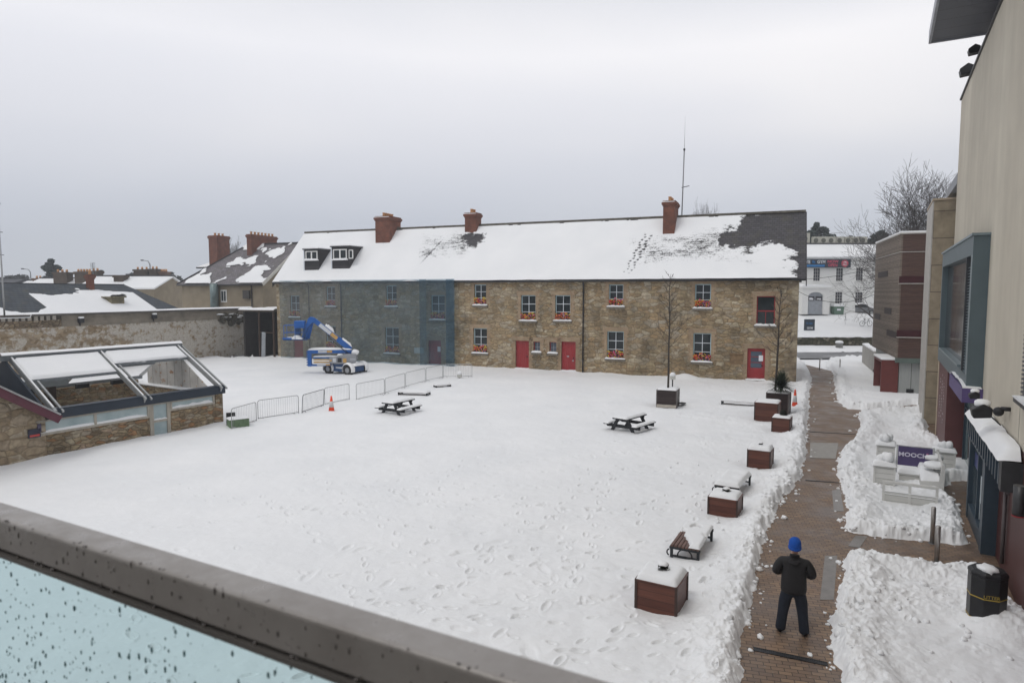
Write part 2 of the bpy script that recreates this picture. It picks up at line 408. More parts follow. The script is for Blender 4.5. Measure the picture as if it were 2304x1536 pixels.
# ============================================================ ground, path, road, snow
def G(px, py, z=0.0): p = on_z(px, py, z); return (p.x, p.y)
g = MB(); g.face([(-1500,-300,-0.12),(1500,-300,-0.12),(1500,3000,-0.12),(-1500,3000,-0.12)])
tag(g.build('ground', SNOW), kind='structure')
left_edge = [(1655,1760),(1672,1640),(1682,1536),(1675,1474),(1692,1425),(1704,1345),(1722,1251),(1735,1190),(1762,1139),(1809,1074),(1818,1027),(1821,986),(1823,918),(1825,879),(1829,853),(1822,832),(1808,815),(1790,806)]
right_up = [(1990,806),(1900,806),(1862,812),(1860,822),(1871,840),(1876,879),(1882,905),(1902,920),(1962,924),(2058,911),(2064,920),(1947,929),(1925,932),(1933,958),(1918,987),(1889,1015),(1874,1057),(1884,1080),(1899,1148),(1881,1185)]
branch_up = [(1902,1198),(1990,1212),(2095,1222),(2150,1228),(2188,1226),(2175,1180),(2152,1130),(2126,1104),(2150,1085),(2260,1085),(2330,1410),(2236,1292),(2181,1284),(2101,1280),(2010,1264),(1927,1252),(1884,1256)]
right_dn = [(1886,1284),(1875,1349),(1851,1431),(1860,1486),(1872,1536),(1880,1640),(1890,1760)]
PATH = [G(*p) for p in left_edge+right_up+branch_up+right_dn]
APRON = [G(*p) for p in [(2088,948),(2098,984),(2135,1000),(2130,950)]]
ROADP = [(-40,62.6),(70,62.6),(70,69.6),(-40,69.6)]
m = NT('brick_pavers'); tc = m.n('ShaderNodeTexCoord')
mp = m.n('ShaderNodeMapping'); mp.inputs['Rotation'].default_value = (0,0,math.radians(14)); m.l(tc.outputs['Object'], mp.inputs['Vector'])
br = m.n('ShaderNodeTexBrick'); br.inputs['Scale'].default_value = 1.0; br.inputs['Brick Width'].default_value = 0.215; br.inputs['Row Height'].default_value = 0.108
br.inputs['Mortar Size'].default_value = 0.008; br.inputs['Mortar Smooth'].default_value = 0.3; br.offset = 0.5
br.inputs['Color1'].default_value = (0.235,0.16,0.105,1); br.inputs['Color2'].default_value = (0.155,0.105,0.075,1); br.inputs['Mortar'].default_value = (0.045,0.036,0.03,1)
m.l(mp.outputs[0], br.inputs['Vector']); gv = m.noise(tc.outputs['Object'], 0.9, 5, 0.6)
col = m.mix(1.0, br.outputs['Color'], m.ramp(gv, [(0.3,0.72),(0.7,1.3)]), 'MULTIPLY')
orange = m.ramp(m.noise(tc.outputs['Object'], 0.55, 3, 0.5), [(0.55,0.0),(0.7,0.35)])
col = m.mix(orange, col, (0.22,0.12,0.06))
gp_ = m.ramp(m.noise(tc.outputs['Object'], 7, 5, 0.7), [(0.62,0.0),(0.7,0.5)]); col = m.mix(gp_, col, (0.30,0.27,0.23))
m.set(col=col, rough=m.ramp(gv, [(0.38,0.3),(0.6,0.62)]), spec=0.35); m.bump(m.math('SUBTRACT', m.math('MULTIPLY', m.noise(tc.outputs['Object'], 30, 3), 0.3), br.outputs['Fac']), 0.5, 0.008)
PAVERS = m.m
b = MB(); b.face([(x,y,0.0) for x,y in [(1.5,3.0),(26,3.0),(26,62.5),(19.0,62.5),(19.0,46),(8,26),(4.0,12)]])
tag(b.build('path', PAVERS), kind='structure')
m = NT('wet_asphalt'); v = m.coord((0.15,1,1)); f = m.noise(v, 2.2, 5, 0.65)
m.set(col=m.ramp(f, [(0.3,(0.09,0.09,0.095)),(0.56,(0.17,0.17,0.175)),(0.66,(0.5,0.5,0.52))]), rough=0.5); ROADM = m.m
b = MB(); b.face([(-60,62.5,0.004),(90,62.5,0.004),(90,70,0.004),(-60,70,0.004)]); tag(b.build('road', ROADM), kind='structure')

SB_A = on_z(626,805,0.15); SB_B = on_z(1790,862,0.15); SB = Frame(SB_A, SB_B-SB_A)      # stone barracks frame
MO = Frame(on_z(2226,1220), (.494,.87))                                                  # modern building
GH = Frame(on_z(500,960), (.51,.86))                                                     # glasshouse outbuilding

SCOOPS = []
for (px, py, w) in [(1476,912,1.1),(1722,930,1.1),(1696,944,1.1),(1735,968,.8),(1680,1043,.82),(1591,1150,.84),(1427,1362,.86)]:
    P_ = on_z(px, py, .12)+MO.u.cross(Vector((0,0,1)))*w*.5+MO.u*w*.4; SCOOPS.append((P_.x, P_.y, w*1.05, .10))
for (px, py) in [(1550,1215),(1417,950),(897,914),(1646,1090)]: P_ = on_z(px, py, .15); SCOOPS.append((P_.x, P_.y, 1.1, .06))
def snow_height(X, Y):
    d = np.minimum(sdpoly(X, Y, PATH), sdpoly(X, Y, APRON))
    rough = fbm(X*2.1, Y*2.1, 3, 5)-.5
    fine = fbm(X*7.5, Y*7.5, 3, 9)-.5
    de = d - 0.08 + rough*0.26 + fine*0.13
    h = 0.15 + 0.07*(fbm(X*.22, Y*.22, 3, 1)-.5)*2 + 0.028*(fbm(X*1.1, Y*1.1, 3, 2)-.5)*2
    h += 0.012*(fbm(X*4.5, Y*4.5, 2, 3)-.5)*2
    # shovelled bank
    near = np.exp(-((de-.42)/.42)**2)
    right = sstep(-0.4, 0.6, (X-5.6)-(Y-11)*0.12)
    h += near*(0.12+0.03*right)*(0.5+0.9*fbm(X*1.6, Y*1.6, 2, 12))
    lump = np.abs(fbm(X*5.2, Y*5.2, 4, 21)-.5)*2
    reach = np.exp(-np.maximum(de-.15, 0)/(0.45+0.15*right))
    h += reach*(0.26*(fbm(X*3.1, Y*3.1, 3, 31)-.5) + 0.17*(0.35-lump))
    # right hand side: churned everywhere
    patch = sstep(.42, .62, fbm(X*.55, Y*.55, 3, 43))
    h += right*sstep(60, 40, Y)*(0.09*(fbm(X*1.3, Y*1.3, 3, 41)-.5) + patch*(0.045*(0.35-lump)+.04*(fbm(X*3.0, Y*3.0, 3, 44)-.5)))
    tramp = sstep(-5, 1, X)*sstep(24, 13, Y); h += tramp*(0.055*(fbm(X*1.5+4, Y*2.3, 3, 45)-.5)+.03*(fbm(X*3.2, Y*4.2, 3, 46)-.5))
    bx, by = G(2262, 1440); h += .28*np.exp(-((X-bx)**2/.30+(Y-by)**2/.25)) + .22*np.exp(-((X-G(2225,1400)[0])**2/.02+(Y-G(2225,1405)[1])**2/.03))
    # slushy edges of the road
    dr = sdpoly(X, Y, ROADP); rr = np.exp(-np.maximum(dr, 0)/2.5)*(Y > 55)
    h += rr*(0.75*(fbm(X*.8, Y*1.3, 4, 51)-.5)+0.1)
    h = h*sstep(-.05, .24, de) - 0.05*(1-sstep(-.05, .24, de))
    h = np.where((dr < 0.3*rough*2) & (Y > 55), -0.05, h)
    for (sx_, sy_, sr_, sd_) in SCOOPS: h = h - sd_*np.exp(-(((X-sx_)**2+(Y-sy_)**2)/sr_**2)**2)*(h > 0)
    # drift against the stone facade and the outbuilding
    lx = (X-SB.o.x)*SB.u.x+(Y-SB.o.y)*SB.u.y; ly = (X-SB.o.x)*SB.v.x+(Y-SB.o.y)*SB.v.y
    on = sstep(-1, 1, lx)*sstep(46.5, 44.5, lx)*(d > .5)
    h += on*0.16*np.exp(-np.abs(ly)/0.7)*(fbm(lx*.5, ly*.5+3, 3, 61))*1.4
    h += on*0.35*np.exp(-((lx-37.8)**2/0.7+(ly+0.4)**2/0.25))
    gx = (X-GH.o.x)*GH.u.x+(Y-GH.o.y)*GH.u.y; gy = (X-GH.o.x)*GH.v.x+(Y-GH.o.y)*GH.v.y
    h += 0.14*np.exp(-np.abs(gy)/0.5)*(gx < .3)*(fbm(gx*.8, gy*.5, 3, 71)+.1)
    h += 0.6*sstep(0, -8, ly-14)*0  # keep flat behind
    return h, d

def build_snow():
    pys = np.concatenate([np.geomspace(6000, 1600, 22), np.arange(1590, 1100, -1.5), np.arange(1100, 736, -1.35)])
    pxs = np.concatenate([np.arange(-1500, -60, 24.), np.arange(-60, 2370, 1.9), np.arange(2370, 3700, 24.)])
    dyi = (pys-768)/FPX; dY = CP-dyi*SP; dZ = -SP-dyi*CP; t = -EYE.z/dZ
    Yr = dY*t; X = ((pxs[None,:]-1152)/FPX)*t[:,None]; Y = np.repeat(Yr[:,None], len(pxs), 1)
    h, d = snow_height(X, Y)
    rng = random.Random(4)
    # footprints
    pr = []
    def trail(x, y, ang, n, step=.68, wob=.12, depth=.06):
        side = 1
        for i in range(n):
            ang += rng.uniform(-wob, wob); x += math.cos(ang)*step; y += math.sin(ang)*step; side = -side
            pr.append((x-math.sin(ang)*.10*side, y+math.cos(ang)*.10*side, ang+rng.uniform(-.2,.2), depth*rng.uniform(.35,1.0), rng.uniform(.65,1.05)))
    for i in range(26):    # across the foreground
        x = rng.uniform(-7, 5); y = rng.uniform(6.5, 16.5); trail(x, y, rng.choice([0.15, 2.9, .5, 2.6])+rng.uniform(-.4,.4), rng.randint(6, 18))
    for i in range(14): trail(rng.uniform(-9, 5), rng.uniform(14, 24), rng.uniform(0, 6.28), rng.randint(6, 14), depth=.045)
    for i in range(14): trail(rng.uniform(0.5, 5.0), rng.uniform(7.5, 20), rng.choice([1.3, -1.8, .2, 2.9])+rng.uniform(-.3,.3), rng.randint(5, 10), depth=.075)
    for (a, bb, n, dp) in [((1385,1062),(1790,1090),12,.03),((1340,1050),(1560,1066),9,.04),((1000,1000),(1700,1000),26,.025),((700,1130),(1500,1190),26,.045),
                       ((900,1240),(1640,1120),26,.06),((750,1380),(1480,1210),18,.06),((1180,1536),(1700,1260),14,.07),((1050,1060),(1500,1010),20,.035),((520,1180),(1050,1110),18,.035),((1000,1400),(1420,1420),10,.06),((1200,1480),(1650,1440),9,.07)]:
        p, q = Vector(G(*a)), Vector(G(*bb)); L_ = (q-p).length; ang = math.atan2((q-p).y, (q-p).x); nn = max(4, int(L_/.7))
        trail(p.x, p.y, ang, nn, step=L_/nn, wob=.04, depth=dp+.012)
    for i in range(45): pr.append((rng.uniform(-6, 5.5), rng.uniform(6.5, 17), rng.uniform(0, 6.3), rng.uniform(.015,.04), rng.uniform(.8,2.2)))
    for i in range(20): pr.append((rng.uniform(-9, 5), rng.uniform(13, 23), rng.uniform(0, 6.3), rng.uniform(.02,.045), rng.uniform(.7,1.4)))
    Yd = Yr[::-1]
    for (x, y, a, dep, sc) in pr:
        if y < 3: continue
        r = len(Yr)-1-int(np.searchsorted(Yr[::-1], y)) if Yr[0] > Yr[-1] else int(np.searchsorted(Yr, y))
        if r < 2 or r > len(Yr)-3: continue
        lo = int(np.searchsorted(Yr, y-.5)); hi = int(np.searchsorted(Yr, y+.5)); 
        tt = t[r]; px = 1152+FPX*x/tt; hw = FPX*.55/tt*1.15
        c0 = int(np.searchsorted(pxs, px-hw)); c1 = int(np.searchsorted(pxs, px+hw))
        if c1-c0 < 3 or hi-lo < 2: continue
        XX = X[lo:hi, c0:c1]-x; YY = Y[lo:hi, c0:c1]-y; ca, sa = math.cos(a), math.sin(a)
        u = (XX*ca+YY*sa)/(.15*sc); w_ = (-XX*sa+YY*ca)/(.062*sc)
        q = np.sqrt(u*u+w_*w_) + 0.25*(vnoise(XX*9+x*7, YY*9+y*5, 3)-.5)
        h[lo:hi, c0:c1] += (-dep*(1-sstep(.55, 1.15, q)) + dep*.28*np.exp(-((q-1.35)/.3)**2))*(d[lo:hi, c0:c1] > .35)
    P = np.stack([X, Y, h], -1)
    keep = ~((h[:-1,:-1] < -.045) & (h[1:,:-1] < -.045) & (h[:-1,1:] < -.045) & (h[1:,1:] < -.045))
    # none under the outbuilding's floor or the modern building
    mx = (X-MO.o.x)*MO.v.x+(Y-MO.o.y)*MO.v.y; keep &= (mx[:-1,:-1] > -1.0) | (Y[:-1,:-1] > 34)
    o = grid_mesh('snow_cover', P, SNOW, keep=keep); tag(o, kind='structure')
    return o
build_snow()

def snow_z(x, y):
    h, _ = snow_height(np.array([[float(x)]]), np.array([[float(y)]])); return float(h[0,0])

def clods():
    rng = random.Random(8); bm = bmesh.new(); bmesh.ops.create_icosphere(bm, subdivisions=2, radius=1)
    bv = np.array([v.co[:] for v in bm.verts]); bf = np.array([[v.index for v in f.verts] for f in bm.faces]); bm.free()
    V = []; F = []; nb = 0; pts = []
    n = len(PATH)
    for i in range(n):
        a, c = PATH[i], PATH[(i+1) % n]; L_ = math.hypot(c[0]-a[0], c[1]-a[1]); ym = (a[1]+c[1])/2
        if ym > 50: continue
        dens = 14 if ym < 22 else 8
        for k in range(int(L_*dens)):
            f = rng.random(); pts.append((a[0]+(c[0]-a[0])*f+rng.gauss(0,.22), a[1]+(c[1]-a[1])*f+rng.gauss(0,.22), rng.choice([.015,.02,.025,.03,.04,.05,.075])*rng.uniform(.7,1.15)))
    for k in range(260):    # broken lumps lying on the churned snow right of the path
        x = rng.uniform(5.5, 12); y = rng.uniform(6, 24); pts.append((x, y, rng.uniform(.02,.07)))
    X = np.array([[p[0] for p in pts]]); Y = np.array([[p[1] for p in pts]]); h, d = snow_height(X, Y)
    for i, (x, y, r) in enumerate(pts):
        z = max(0.0, h[0,i]); dd = d[0,i]
        if dd < -.30 or (dd < .02 and rng.random() < .85): continue
        if (Vector((x,y,0))-MO.o).dot(MO.v) < .35: continue
        k = 1+.55*(np.array([rng.random() for _ in range(len(bv))])-.5)
        v = bv*k[:,None]*r*np.array([rng.uniform(.8,1.3), rng.uniform(.8,1.3), rng.uniform(.6,.95)])
        V.append(v+np.array([x, y, z+r*.25])); F.append(bf+nb); nb += len(bv)
    V = np.concatenate(V); F = np.concatenate(F); me = bpy.data.meshes.new('snow_clods'); me.from_pydata(V.tolist(), [], F.tolist())
    me.polygons.foreach_set('use_smooth', [True]*len(F)); me.materials.append(SNOW); o = bpy.data.objects.new('snow_clods', me); COL.objects.link(o)
    tag(o, 'broken lumps of shovelled snow along the edges of the brick path', 'snow', kind='stuff')
clods()

def strip(name, pts, mat, label, cat, z=0.004, kind=None):
    b = MB(); b.face([(x, y, z) for x, y in pts]); o = b.build(name, mat); tag(o, label, cat, kind=kind); return o
DRAIN = simple('drain_iron', (0.035,0.035,0.038), 0.45, 0.6, 0.4, 12, 0.5)
def drain(p, q, w, label):
    a, c = Vector(G(*p)), Vector(G(*q)); d = (c-a).normalized(); n = Vector((-d.y, d.x))*w/2
    b = MB(); e = empty('drain_channel', (a.x, a.y, 0)); tag(e, label, 'drain', 'drain channels across the brick path')
    L_ = (c-a).length; rz = math.atan2(d.y, d.x); e.rotation_euler = (0,0,rz)
    b.box(0, L_, -w/2, w/2, .001, .006); b.build('channel', simple('drain_bed', (0.015,0.015,0.016), .5), e)
    b = MB(); k = 0.0
    while k < L_-.02: b.box(k, k+.018, -w/2+.015, w/2-.015, .006, .011); k += .035
    b.box(0, L_, -w/2, -w/2+.015, .006, .012); b.box(0, L_, w/2-.015, w/2, .006, .012); b.build('grating', DRAIN, e)
drain((1695,1459),(1862,1494),.13,'black slotted drain channel nearest the balcony, just behind the man')
drain((1812,1080),(1888,1086),.10,'dark slotted drain channel crossing the path short of the benches and tactile slab')
drain((1822,971),(1925,977),.10,'dark slotted drain channel crossing the path level with the smallest planter by the cone')
TACT = simple('tactile_grey', (0.27,0.255,0.235), 0.7, 0, .12, 6, .3)
def tactile():
    ps = [G(*p) for p in [(1822,1030),(1880,1032),(1886,997),(1823,996)]]
    e = empty('tactile_paving', (ps[0][0], ps[0][1], 0)); tag(e, 'pale grey blistered tactile paving patch across the brick path', 'paving')
    b = MB(); o = e.location
    b.prism([(p[0]-o.x, p[1]-o.y) for p in ps], 'z', .002, .014); b.build('slab', TACT, e)
    b = MB()
    for i in range(24):
        for j in range(14):
            u, v = (i+.5)/24, (j+.5)/14
            x = (ps[0][0]*(1-u)+ps[1][0]*u)*(1-v)+(ps[3][0]*(1-u)+ps[2][0]*u)*v-o.x; y = (ps[0][1]*(1-u)+ps[1][1]*u)*(1-v)+(ps[3][1]*(1-u)+ps[2][1]*u)*v-o.y
            b.lathe([(.022,0),(.012,.006)], (x,y,.013), 6)
    b.build('studs', simple('tactile_stud', (0.5,0.49,0.46), .6), e)
tactile()
WET = simple('wet_slab', (0.15,0.135,0.12), 0.28, 0, .2, 5, .2)
def slabs(pts, label):
    ps = [G(*p) for p in pts]; b = MB(); b.prism([(x,y) for x,y in ps], 'z', .001, .007); o = b.build('stone_slab', WET); tag(o, label, 'paving slab', 'wet grey slabs set in the path')
slabs([(1845,1349),(1876,1349),(1884,1250),(1856,1250)], 'wet grey slab strip in the brick path beside the standing man')
slabs([(1876,1150),(1899,1150),(1890,1100),(1872,1103)], 'wet grey slab strip by the path edge opposite the snowy benches')
slabs([(1908,1228),(1934,1232),(1952,1206),(1925,1204)], 'wet grey slab where the side path to the shop begins')

# ============================================================ stone barracks
TAN = [(0.30,0.225,0.135),(0.37,0.295,0.185),(0.225,0.165,0.10),(0.33,0.25,0.155),(0.45,0.385,0.28),(0.26,0.195,0.115),(0.36,0.255,0.145),(0.30,0.255,0.19)]
STONE = mat_stone('tan_rubble_stone', TAN, (0.21,0.16,0.10), 1.9, 3.9, 0.85, 1.16, 0.0)
BRICK_OLD = mat_brick('old_orange_brick', (0.29,0.175,0.105), (0.34,0.26,0.17), (0.35,0.285,0.20))
SLATE = mat_slate('dark_slate'); SLATE_BLUE = mat_slate('blue_slate', (0.045,0.055,0.068)); SLATE_GREY = mat_slate('grey_slate', (0.16,0.145,0.155))
RED_BRICK = mat_brick('red_chimney_brick', (0.215,0.068,0.038), (0.135,0.046,0.03), (0.14,0.09,0.07))
FRAME_BLUE = simple('pale_blue_frame', (0.40,0.53,0.57), .5, 0, .06, 5, .05)
BAR_WHITE = simple('white_bar', (0.66,0.70,0.74), .5, 0, .05, 5, .05)
RED_PAINT = simple('red_paint', (.29,.024,.028), .5, 0, .12, 3, .08, zs=.3)
GLASS = mat_glass_dark(); SILL = simple('stone_sill', (0.16,0.14,0.115), .85, 0, .25, 5, .3)
IRON = simple('black_iron', (0.018,0.018,0.02), .5, .2, .3, 6, .1); GUTTER = simple('gutter_dark', (0.03,0.03,0.032), .5, 0, .3, 4)
POT = simple('clay_pot', (0.52,0.27,0.12), .8, 0, .25, 8, .2); LEAD = simple('lead_flashing', (0.07,0.07,0.075), .6, .2, .2, 4)
PAPER = simple('paper_white', (0.75,0.76,0.8), .7, 0, .03, 4, 0)

EAVE, RIDGE, RW = 7.60, 12.30, 4.45; BL = 45.2
sb = SB.empty('stone_building'); tag(sb, 'long tan rubble stone two-storey building with snow-covered slate roof and red doors', 'building')
def R2(x0, y0, x1, y1):
    a = SB.y(x0, y0); c = SB.y(x1, y1); return (a[0], c[0], c[1], a[1])   # xa, xb, zlo, zhi
WIN = [  # px rect of the opening, (kind), where
 ((652,665,675,714),'w'),((733,645,755,690),'w'),((868,642,893,690),'w'),((969,664,1001,720),'w'),((1067,640,1094,687),'w'),((1172,664,1205,722),'w'),
 ((1249,664,1283,722),'w'),((1370,640,1402,690),'w'),((1564,639,1599,694),'w'),
 ((733,733,757,785),'w'),((866,736,898,796),'w'),((1065,738,1096,795),'w'),((1366,745,1403,808),'w'),((1560,749,1599,815),'w'),
 ((1703,666,1743,733),'r'),((1200,768,1215,793),'s'),((1236,769,1252,795),'s')]
DOORS = [((660,757,683,812),0),((963,765,993,830),0),((1160,766,1190,831),0),((1263,768,1295,836),0),((1682,783,1720,856),1)]
holes = [R2(*w[0]) for w in WIN] + [R2(*d[0]) for d in DOORS]
def wall_holes(name, mat, parent, x0, x1, z0, z1, holes, thick, y0=0.0, reveal=0.28):
    xs = sorted({x0, x1, *[h[0] for h in holes], *[h[1] for h in holes]}); zs = sorted({z0, z1, *[h[2] for h in holes], *[h[3] for h in holes]})
    b = MB()
    for i in range(len(xs)-1):
        for j in range(len(zs)-1):
            cx, cz = (xs[i]+xs[i+1])/2, (zs[j]+zs[j+1])/2
            if any(h[0] < cx < h[1] and h[2] < cz < h[3] for h in holes): continue
            b.face([(xs[i],y0,zs[j]),(xs[i+1],y0,zs[j]),(xs[i+1],y0,zs[j+1]),(xs[i],y0,zs[j+1])])
    r = y0+reveal
    for h in holes:
        b.face([(h[0],y0,h[2]),(h[0],r,h[2]),(h[0],r,h[3]),(h[0],y0,h[3])]); b.face([(h[1],y0,h[2]),(h[1],y0,h[3]),(h[1],r,h[3]),(h[1],r,h[2])])
        b.face([(h[0],y0,h[3]),(h[0],r,h[3]),(h[1],r,h[3]),(h[1],y0,h[3])]); b.face([(h[0],y0,h[2]),(h[1],y0,h[2]),(h[1],r,h[2]),(h[0],r,h[2])])
    b.face([(x0,y0,z0),(x0,y0+thick,z0),(x0,y0+thick,z1),(x0,y0,z1)]); b.face([(x1,y0,z0),(x1,y0,z1),(x1,y0+thick,z1),(x1,y0+thick,z0)])
    return b, b.build(name, mat, parent, fix=False)
_, w_ = wall_holes('wall', STONE, sb, 0, BL, -.1, EAVE-.02, holes, 2*RW)
# gable ends and back
b = MB()
for x in (0.0-.003, BL+.003):
    b.face([(x,0,EAVE-.02),(x,RW,RIDGE-.1),(x,2*RW,EAVE-.02)])
b.face([(0,2*RW,-.1),(BL,2*RW,-.1),(BL,2*RW,EAVE),(0,2*RW,EAVE)]); b.build('gable_wall', STONE, sb, fix=False)
b = MB()   # pale cut quoins at the right corner
z = 0.0; k = 0; rq = random.Random(3)
while z < EAVE-.5:
    hh = rq.uniform(.3,.48); wq = .75 if k % 2 else .42; b.box(BL-wq, BL+.03, -.03, .42 if k % 2 else .75, z+.01, z+hh-.015); z += hh; k += 1
b.build('quoins', mat_stone('quoin_stone', [(0.36,0.30,0.21),(0.42,0.36,0.26),(0.28,0.235,0.165)], (.25,.2,.14), .6, .6, .4), sb, bevel=.02)
# slate roof planes
b = MB(); yo = -.28; zo = EAVE - .28*(RIDGE-EAVE)/RW; XR = BL+.42
b.box(0,0,0,0,0,0) if False else None
for sgn in (0, 1):
    def Q(x, t):   # t 0 eave..1 ridge
        y = yo + (RW-yo)*t; z = zo + (RIDGE-zo)*t
        return (x, y if not sgn else 2*RW-y, z)
    b.face([Q(-.15,0), Q(XR,0), Q(XR,1), Q(-.15,1)]); 
    b.face([(Q(-.15,0)[0],Q(-.15,0)[1],Q(-.15,0)[2]-.12), (XR,Q(0,0)[1],Q(0,0)[2]-.12), (XR,Q(0,1)[1],Q(0,1)[2]-.14), (-.15,Q(0,1)[1],Q(0,1)[2]-.14)])
    b.face([Q(XR,0), (XR,Q(0,0)[1],Q(0,0)[2]-.12), (XR,Q(0,1)[1],Q(0,1)[2]-.14), Q(XR,1)])
    b.face([Q(-.15,0), (-.15,Q(0,0)[1],Q(0,0)[2]-.12), (-.15,Q(0,1)[1],Q(0,1)[2]-.14), Q(-.15,1)])
    b.face([Q(-.15,0), Q(XR,0), (XR,Q(0,0)[1],Q(0,0)[2]-.12), (-.15,Q(0,0)[1],Q(0,0)[2]-.12)])
roof = b.build('roof', SLATE, sb, fix=False)
b = MB(); b.beam((-.15,RW,RIDGE+.03),(XR,RW,RIDGE+.03),.34,.16); b.build('ridge_tiles', simple('ridge_tile', (0.10,0.09,0.07), .8, 0, .4, 3, .3), roof)
b = MB(); b.prism([(-.45,zo-.5),(-.45,zo-.1),(RW,RIDGE-.02),(RW,RIDGE-.45)], 'x', XR, XR+.06); b.prism([(-.3,zo-.45),(-.3,zo-.05),(RW,RIDGE+.0),(RW,RIDGE-.42)], 'x', -.2, -.152)
b.build('bargeboard', simple('bargeboard_dark', (0.03,0.03,0.033), .6), roof)
b = MB(); b.tube([(-.15,yo-.05,zo-.06),(XR,yo-.05,zo-.06)], .075, 8); b.build('gutter', GUTTER, sb)
# snow lying on the front slope, thinning where slates show
n_ = Vector((0, -(RIDGE-zo), (RW-yo))).normalized(); SLEN = math.hypot(RIDGE-zo, RW-yo)
def roofuv(px, py):
    p = SB.plane(px, py, (0, yo, zo), n_); return (p.x, (p.y-yo)/(RW-yo)*SLEN)
def snow_on_slope(name, x0, x1, slen, fn, place, mat, parent, res=.075, tmin=-.02):
    nx = int((x1-x0)/res)+1; nv = int(slen/res)+1
    X, V = np.meshgrid(np.linspace(x0, x1, nx), np.linspace(0, slen, nv)); T = fn(X, V)
    cov = None
    if isinstance(T, tuple): T, cov = T
    P = place(X, V, T); low = T < -.012
    keep = ~(low[:-1,:-1] & low[1:,:-1] & low[:-1,1:] & low[1:,1:])
    return grid_mesh(name, P, mat, parent, keep, attr=cov)
bare = [roofuv(*p) for p in [(1694,482),(1830,470),(1830,640),(1791,617),(1786,590),(1779,566),(1750,552),(1718,556),(1690,566),(1655,560),(1625,548),(1622,530),(1650,512),(1672,492)]]
bare2 = [roofuv(*p) for p in [(1040,530),(1086,527),(1082,546),(1072,558),(1052,556),(1038,546)]]
speck = [roofuv(*p) for p in [(1400,530),(1640,500),(1690,575),(1780,600),(1790,612),(1560,600),(1440,612),(1400,590)]]
speck2 = [roofuv(*p) for p in [(945,520),(1060,515),(1086,545),(1050,590),(940,600),(925,570)]]
speck3 = [roofuv(*p) for p in [(845,540),(880,520),(915,512),(880,552),(862,560)]]
def sb_snow(X, V):
    # cover: 1 deep snow .. 0 bare slates
    d = sdpoly(X, V, bare) + (fbm(X*1.2, V*1.6, 3, 81)-.5)*1.4 + (fbm(X*4.4, V*8.5, 3, 91)-.5)*1.1
    d2 = sdpoly(X, V, bare2) + (fbm(X*1.4, V*2.2, 3, 82)-.5)*.9 + (fbm(X*4.4, V*8.5, 3, 92)-.5)*.9
    d3 = sdpoly(X, V, speck3)+.7 + (fbm(X*1.7, V*2.6, 4, 85)-.5)*.9
    row = np.abs(((V/.24) % 1)-.5)*2; f1 = fbm(X*2.6, V*7.0, 4, 94); f2 = fbm(X*.8, V*1.2, 3, 95)
    s1 = sstep(.8, -1.8, sdpoly(X, V, speck)); s2 = sstep(.5, -1.4, sdpoly(X, V, speck2))
    c = np.ones_like(X)*1.35
    c = c - s1*(.285 + .35*(f2-.5) + .34*(f1-.5) + .10*(row-.4)) - s2*(.285 + .35*(f2-.5) + .34*(f1-.5) + .10*(row-.4))
    e1 = np.minimum(np.minimum(d, d2), d3); c = np.minimum(c, .98 + e1*.75)
    for k in range(30):
        f = k/29; px = 1456-46*f+(9 if k % 2 else -4)+3*math.sin(k*7.1); py = 530+86*f; ux, uv = roofuv(px, py); c = c - .62*np.exp(-(((X-ux)/.09)**2+((V-uv)/.065)**2))
    for k in range(16):
        f = k/15; ux, uv = roofuv(993-48*f, 545+52*f); c = c - .17*np.exp(-(((X-ux)/.09)**2+((V-uv)/.12)**2))
    c = np.where(V > SLEN-.16-.10*fbm(X*1.3, X*0, 3, 86), 0, c); c = np.where(X > XR-.30-.30*fbm(V*1.5, V*0, 3, 87), 0, c)
    t = .012 + .11*sstep(.55, 1.2, c) + .03*(fbm(X*.3, V*.3, 3, 83)-.5)*sstep(.6, 1, c); t = np.where(c <= .02, -.03, t)
    return t, c
def sb_place(X, V, T):
    t = V/SLEN; y = yo+(RW-yo)*t + n_.y*T; z = zo+(RIDGE-zo)*t + n_.z*T
    z = z - .05*sstep(.25,0,V)*(fbm(X*.7, V, 3, 89)); return np.stack([X, y - .12*sstep(.3,0,V)*fbm(X*.5,V*0,2,90), z], -1)
snow_on_slope('roof_snow', -.12, XR-.02, SLEN, sb_snow, sb_place, COVER, roof)
b = MB(); b.face([(-.1,2*RW-yo,zo+.1),(XR,2*RW-yo,zo+.1),(XR,RW+.1,RIDGE+.06),(-.1,RW+.1,RIDGE+.06)]); b.build('roof_snow', SNOW, roof)

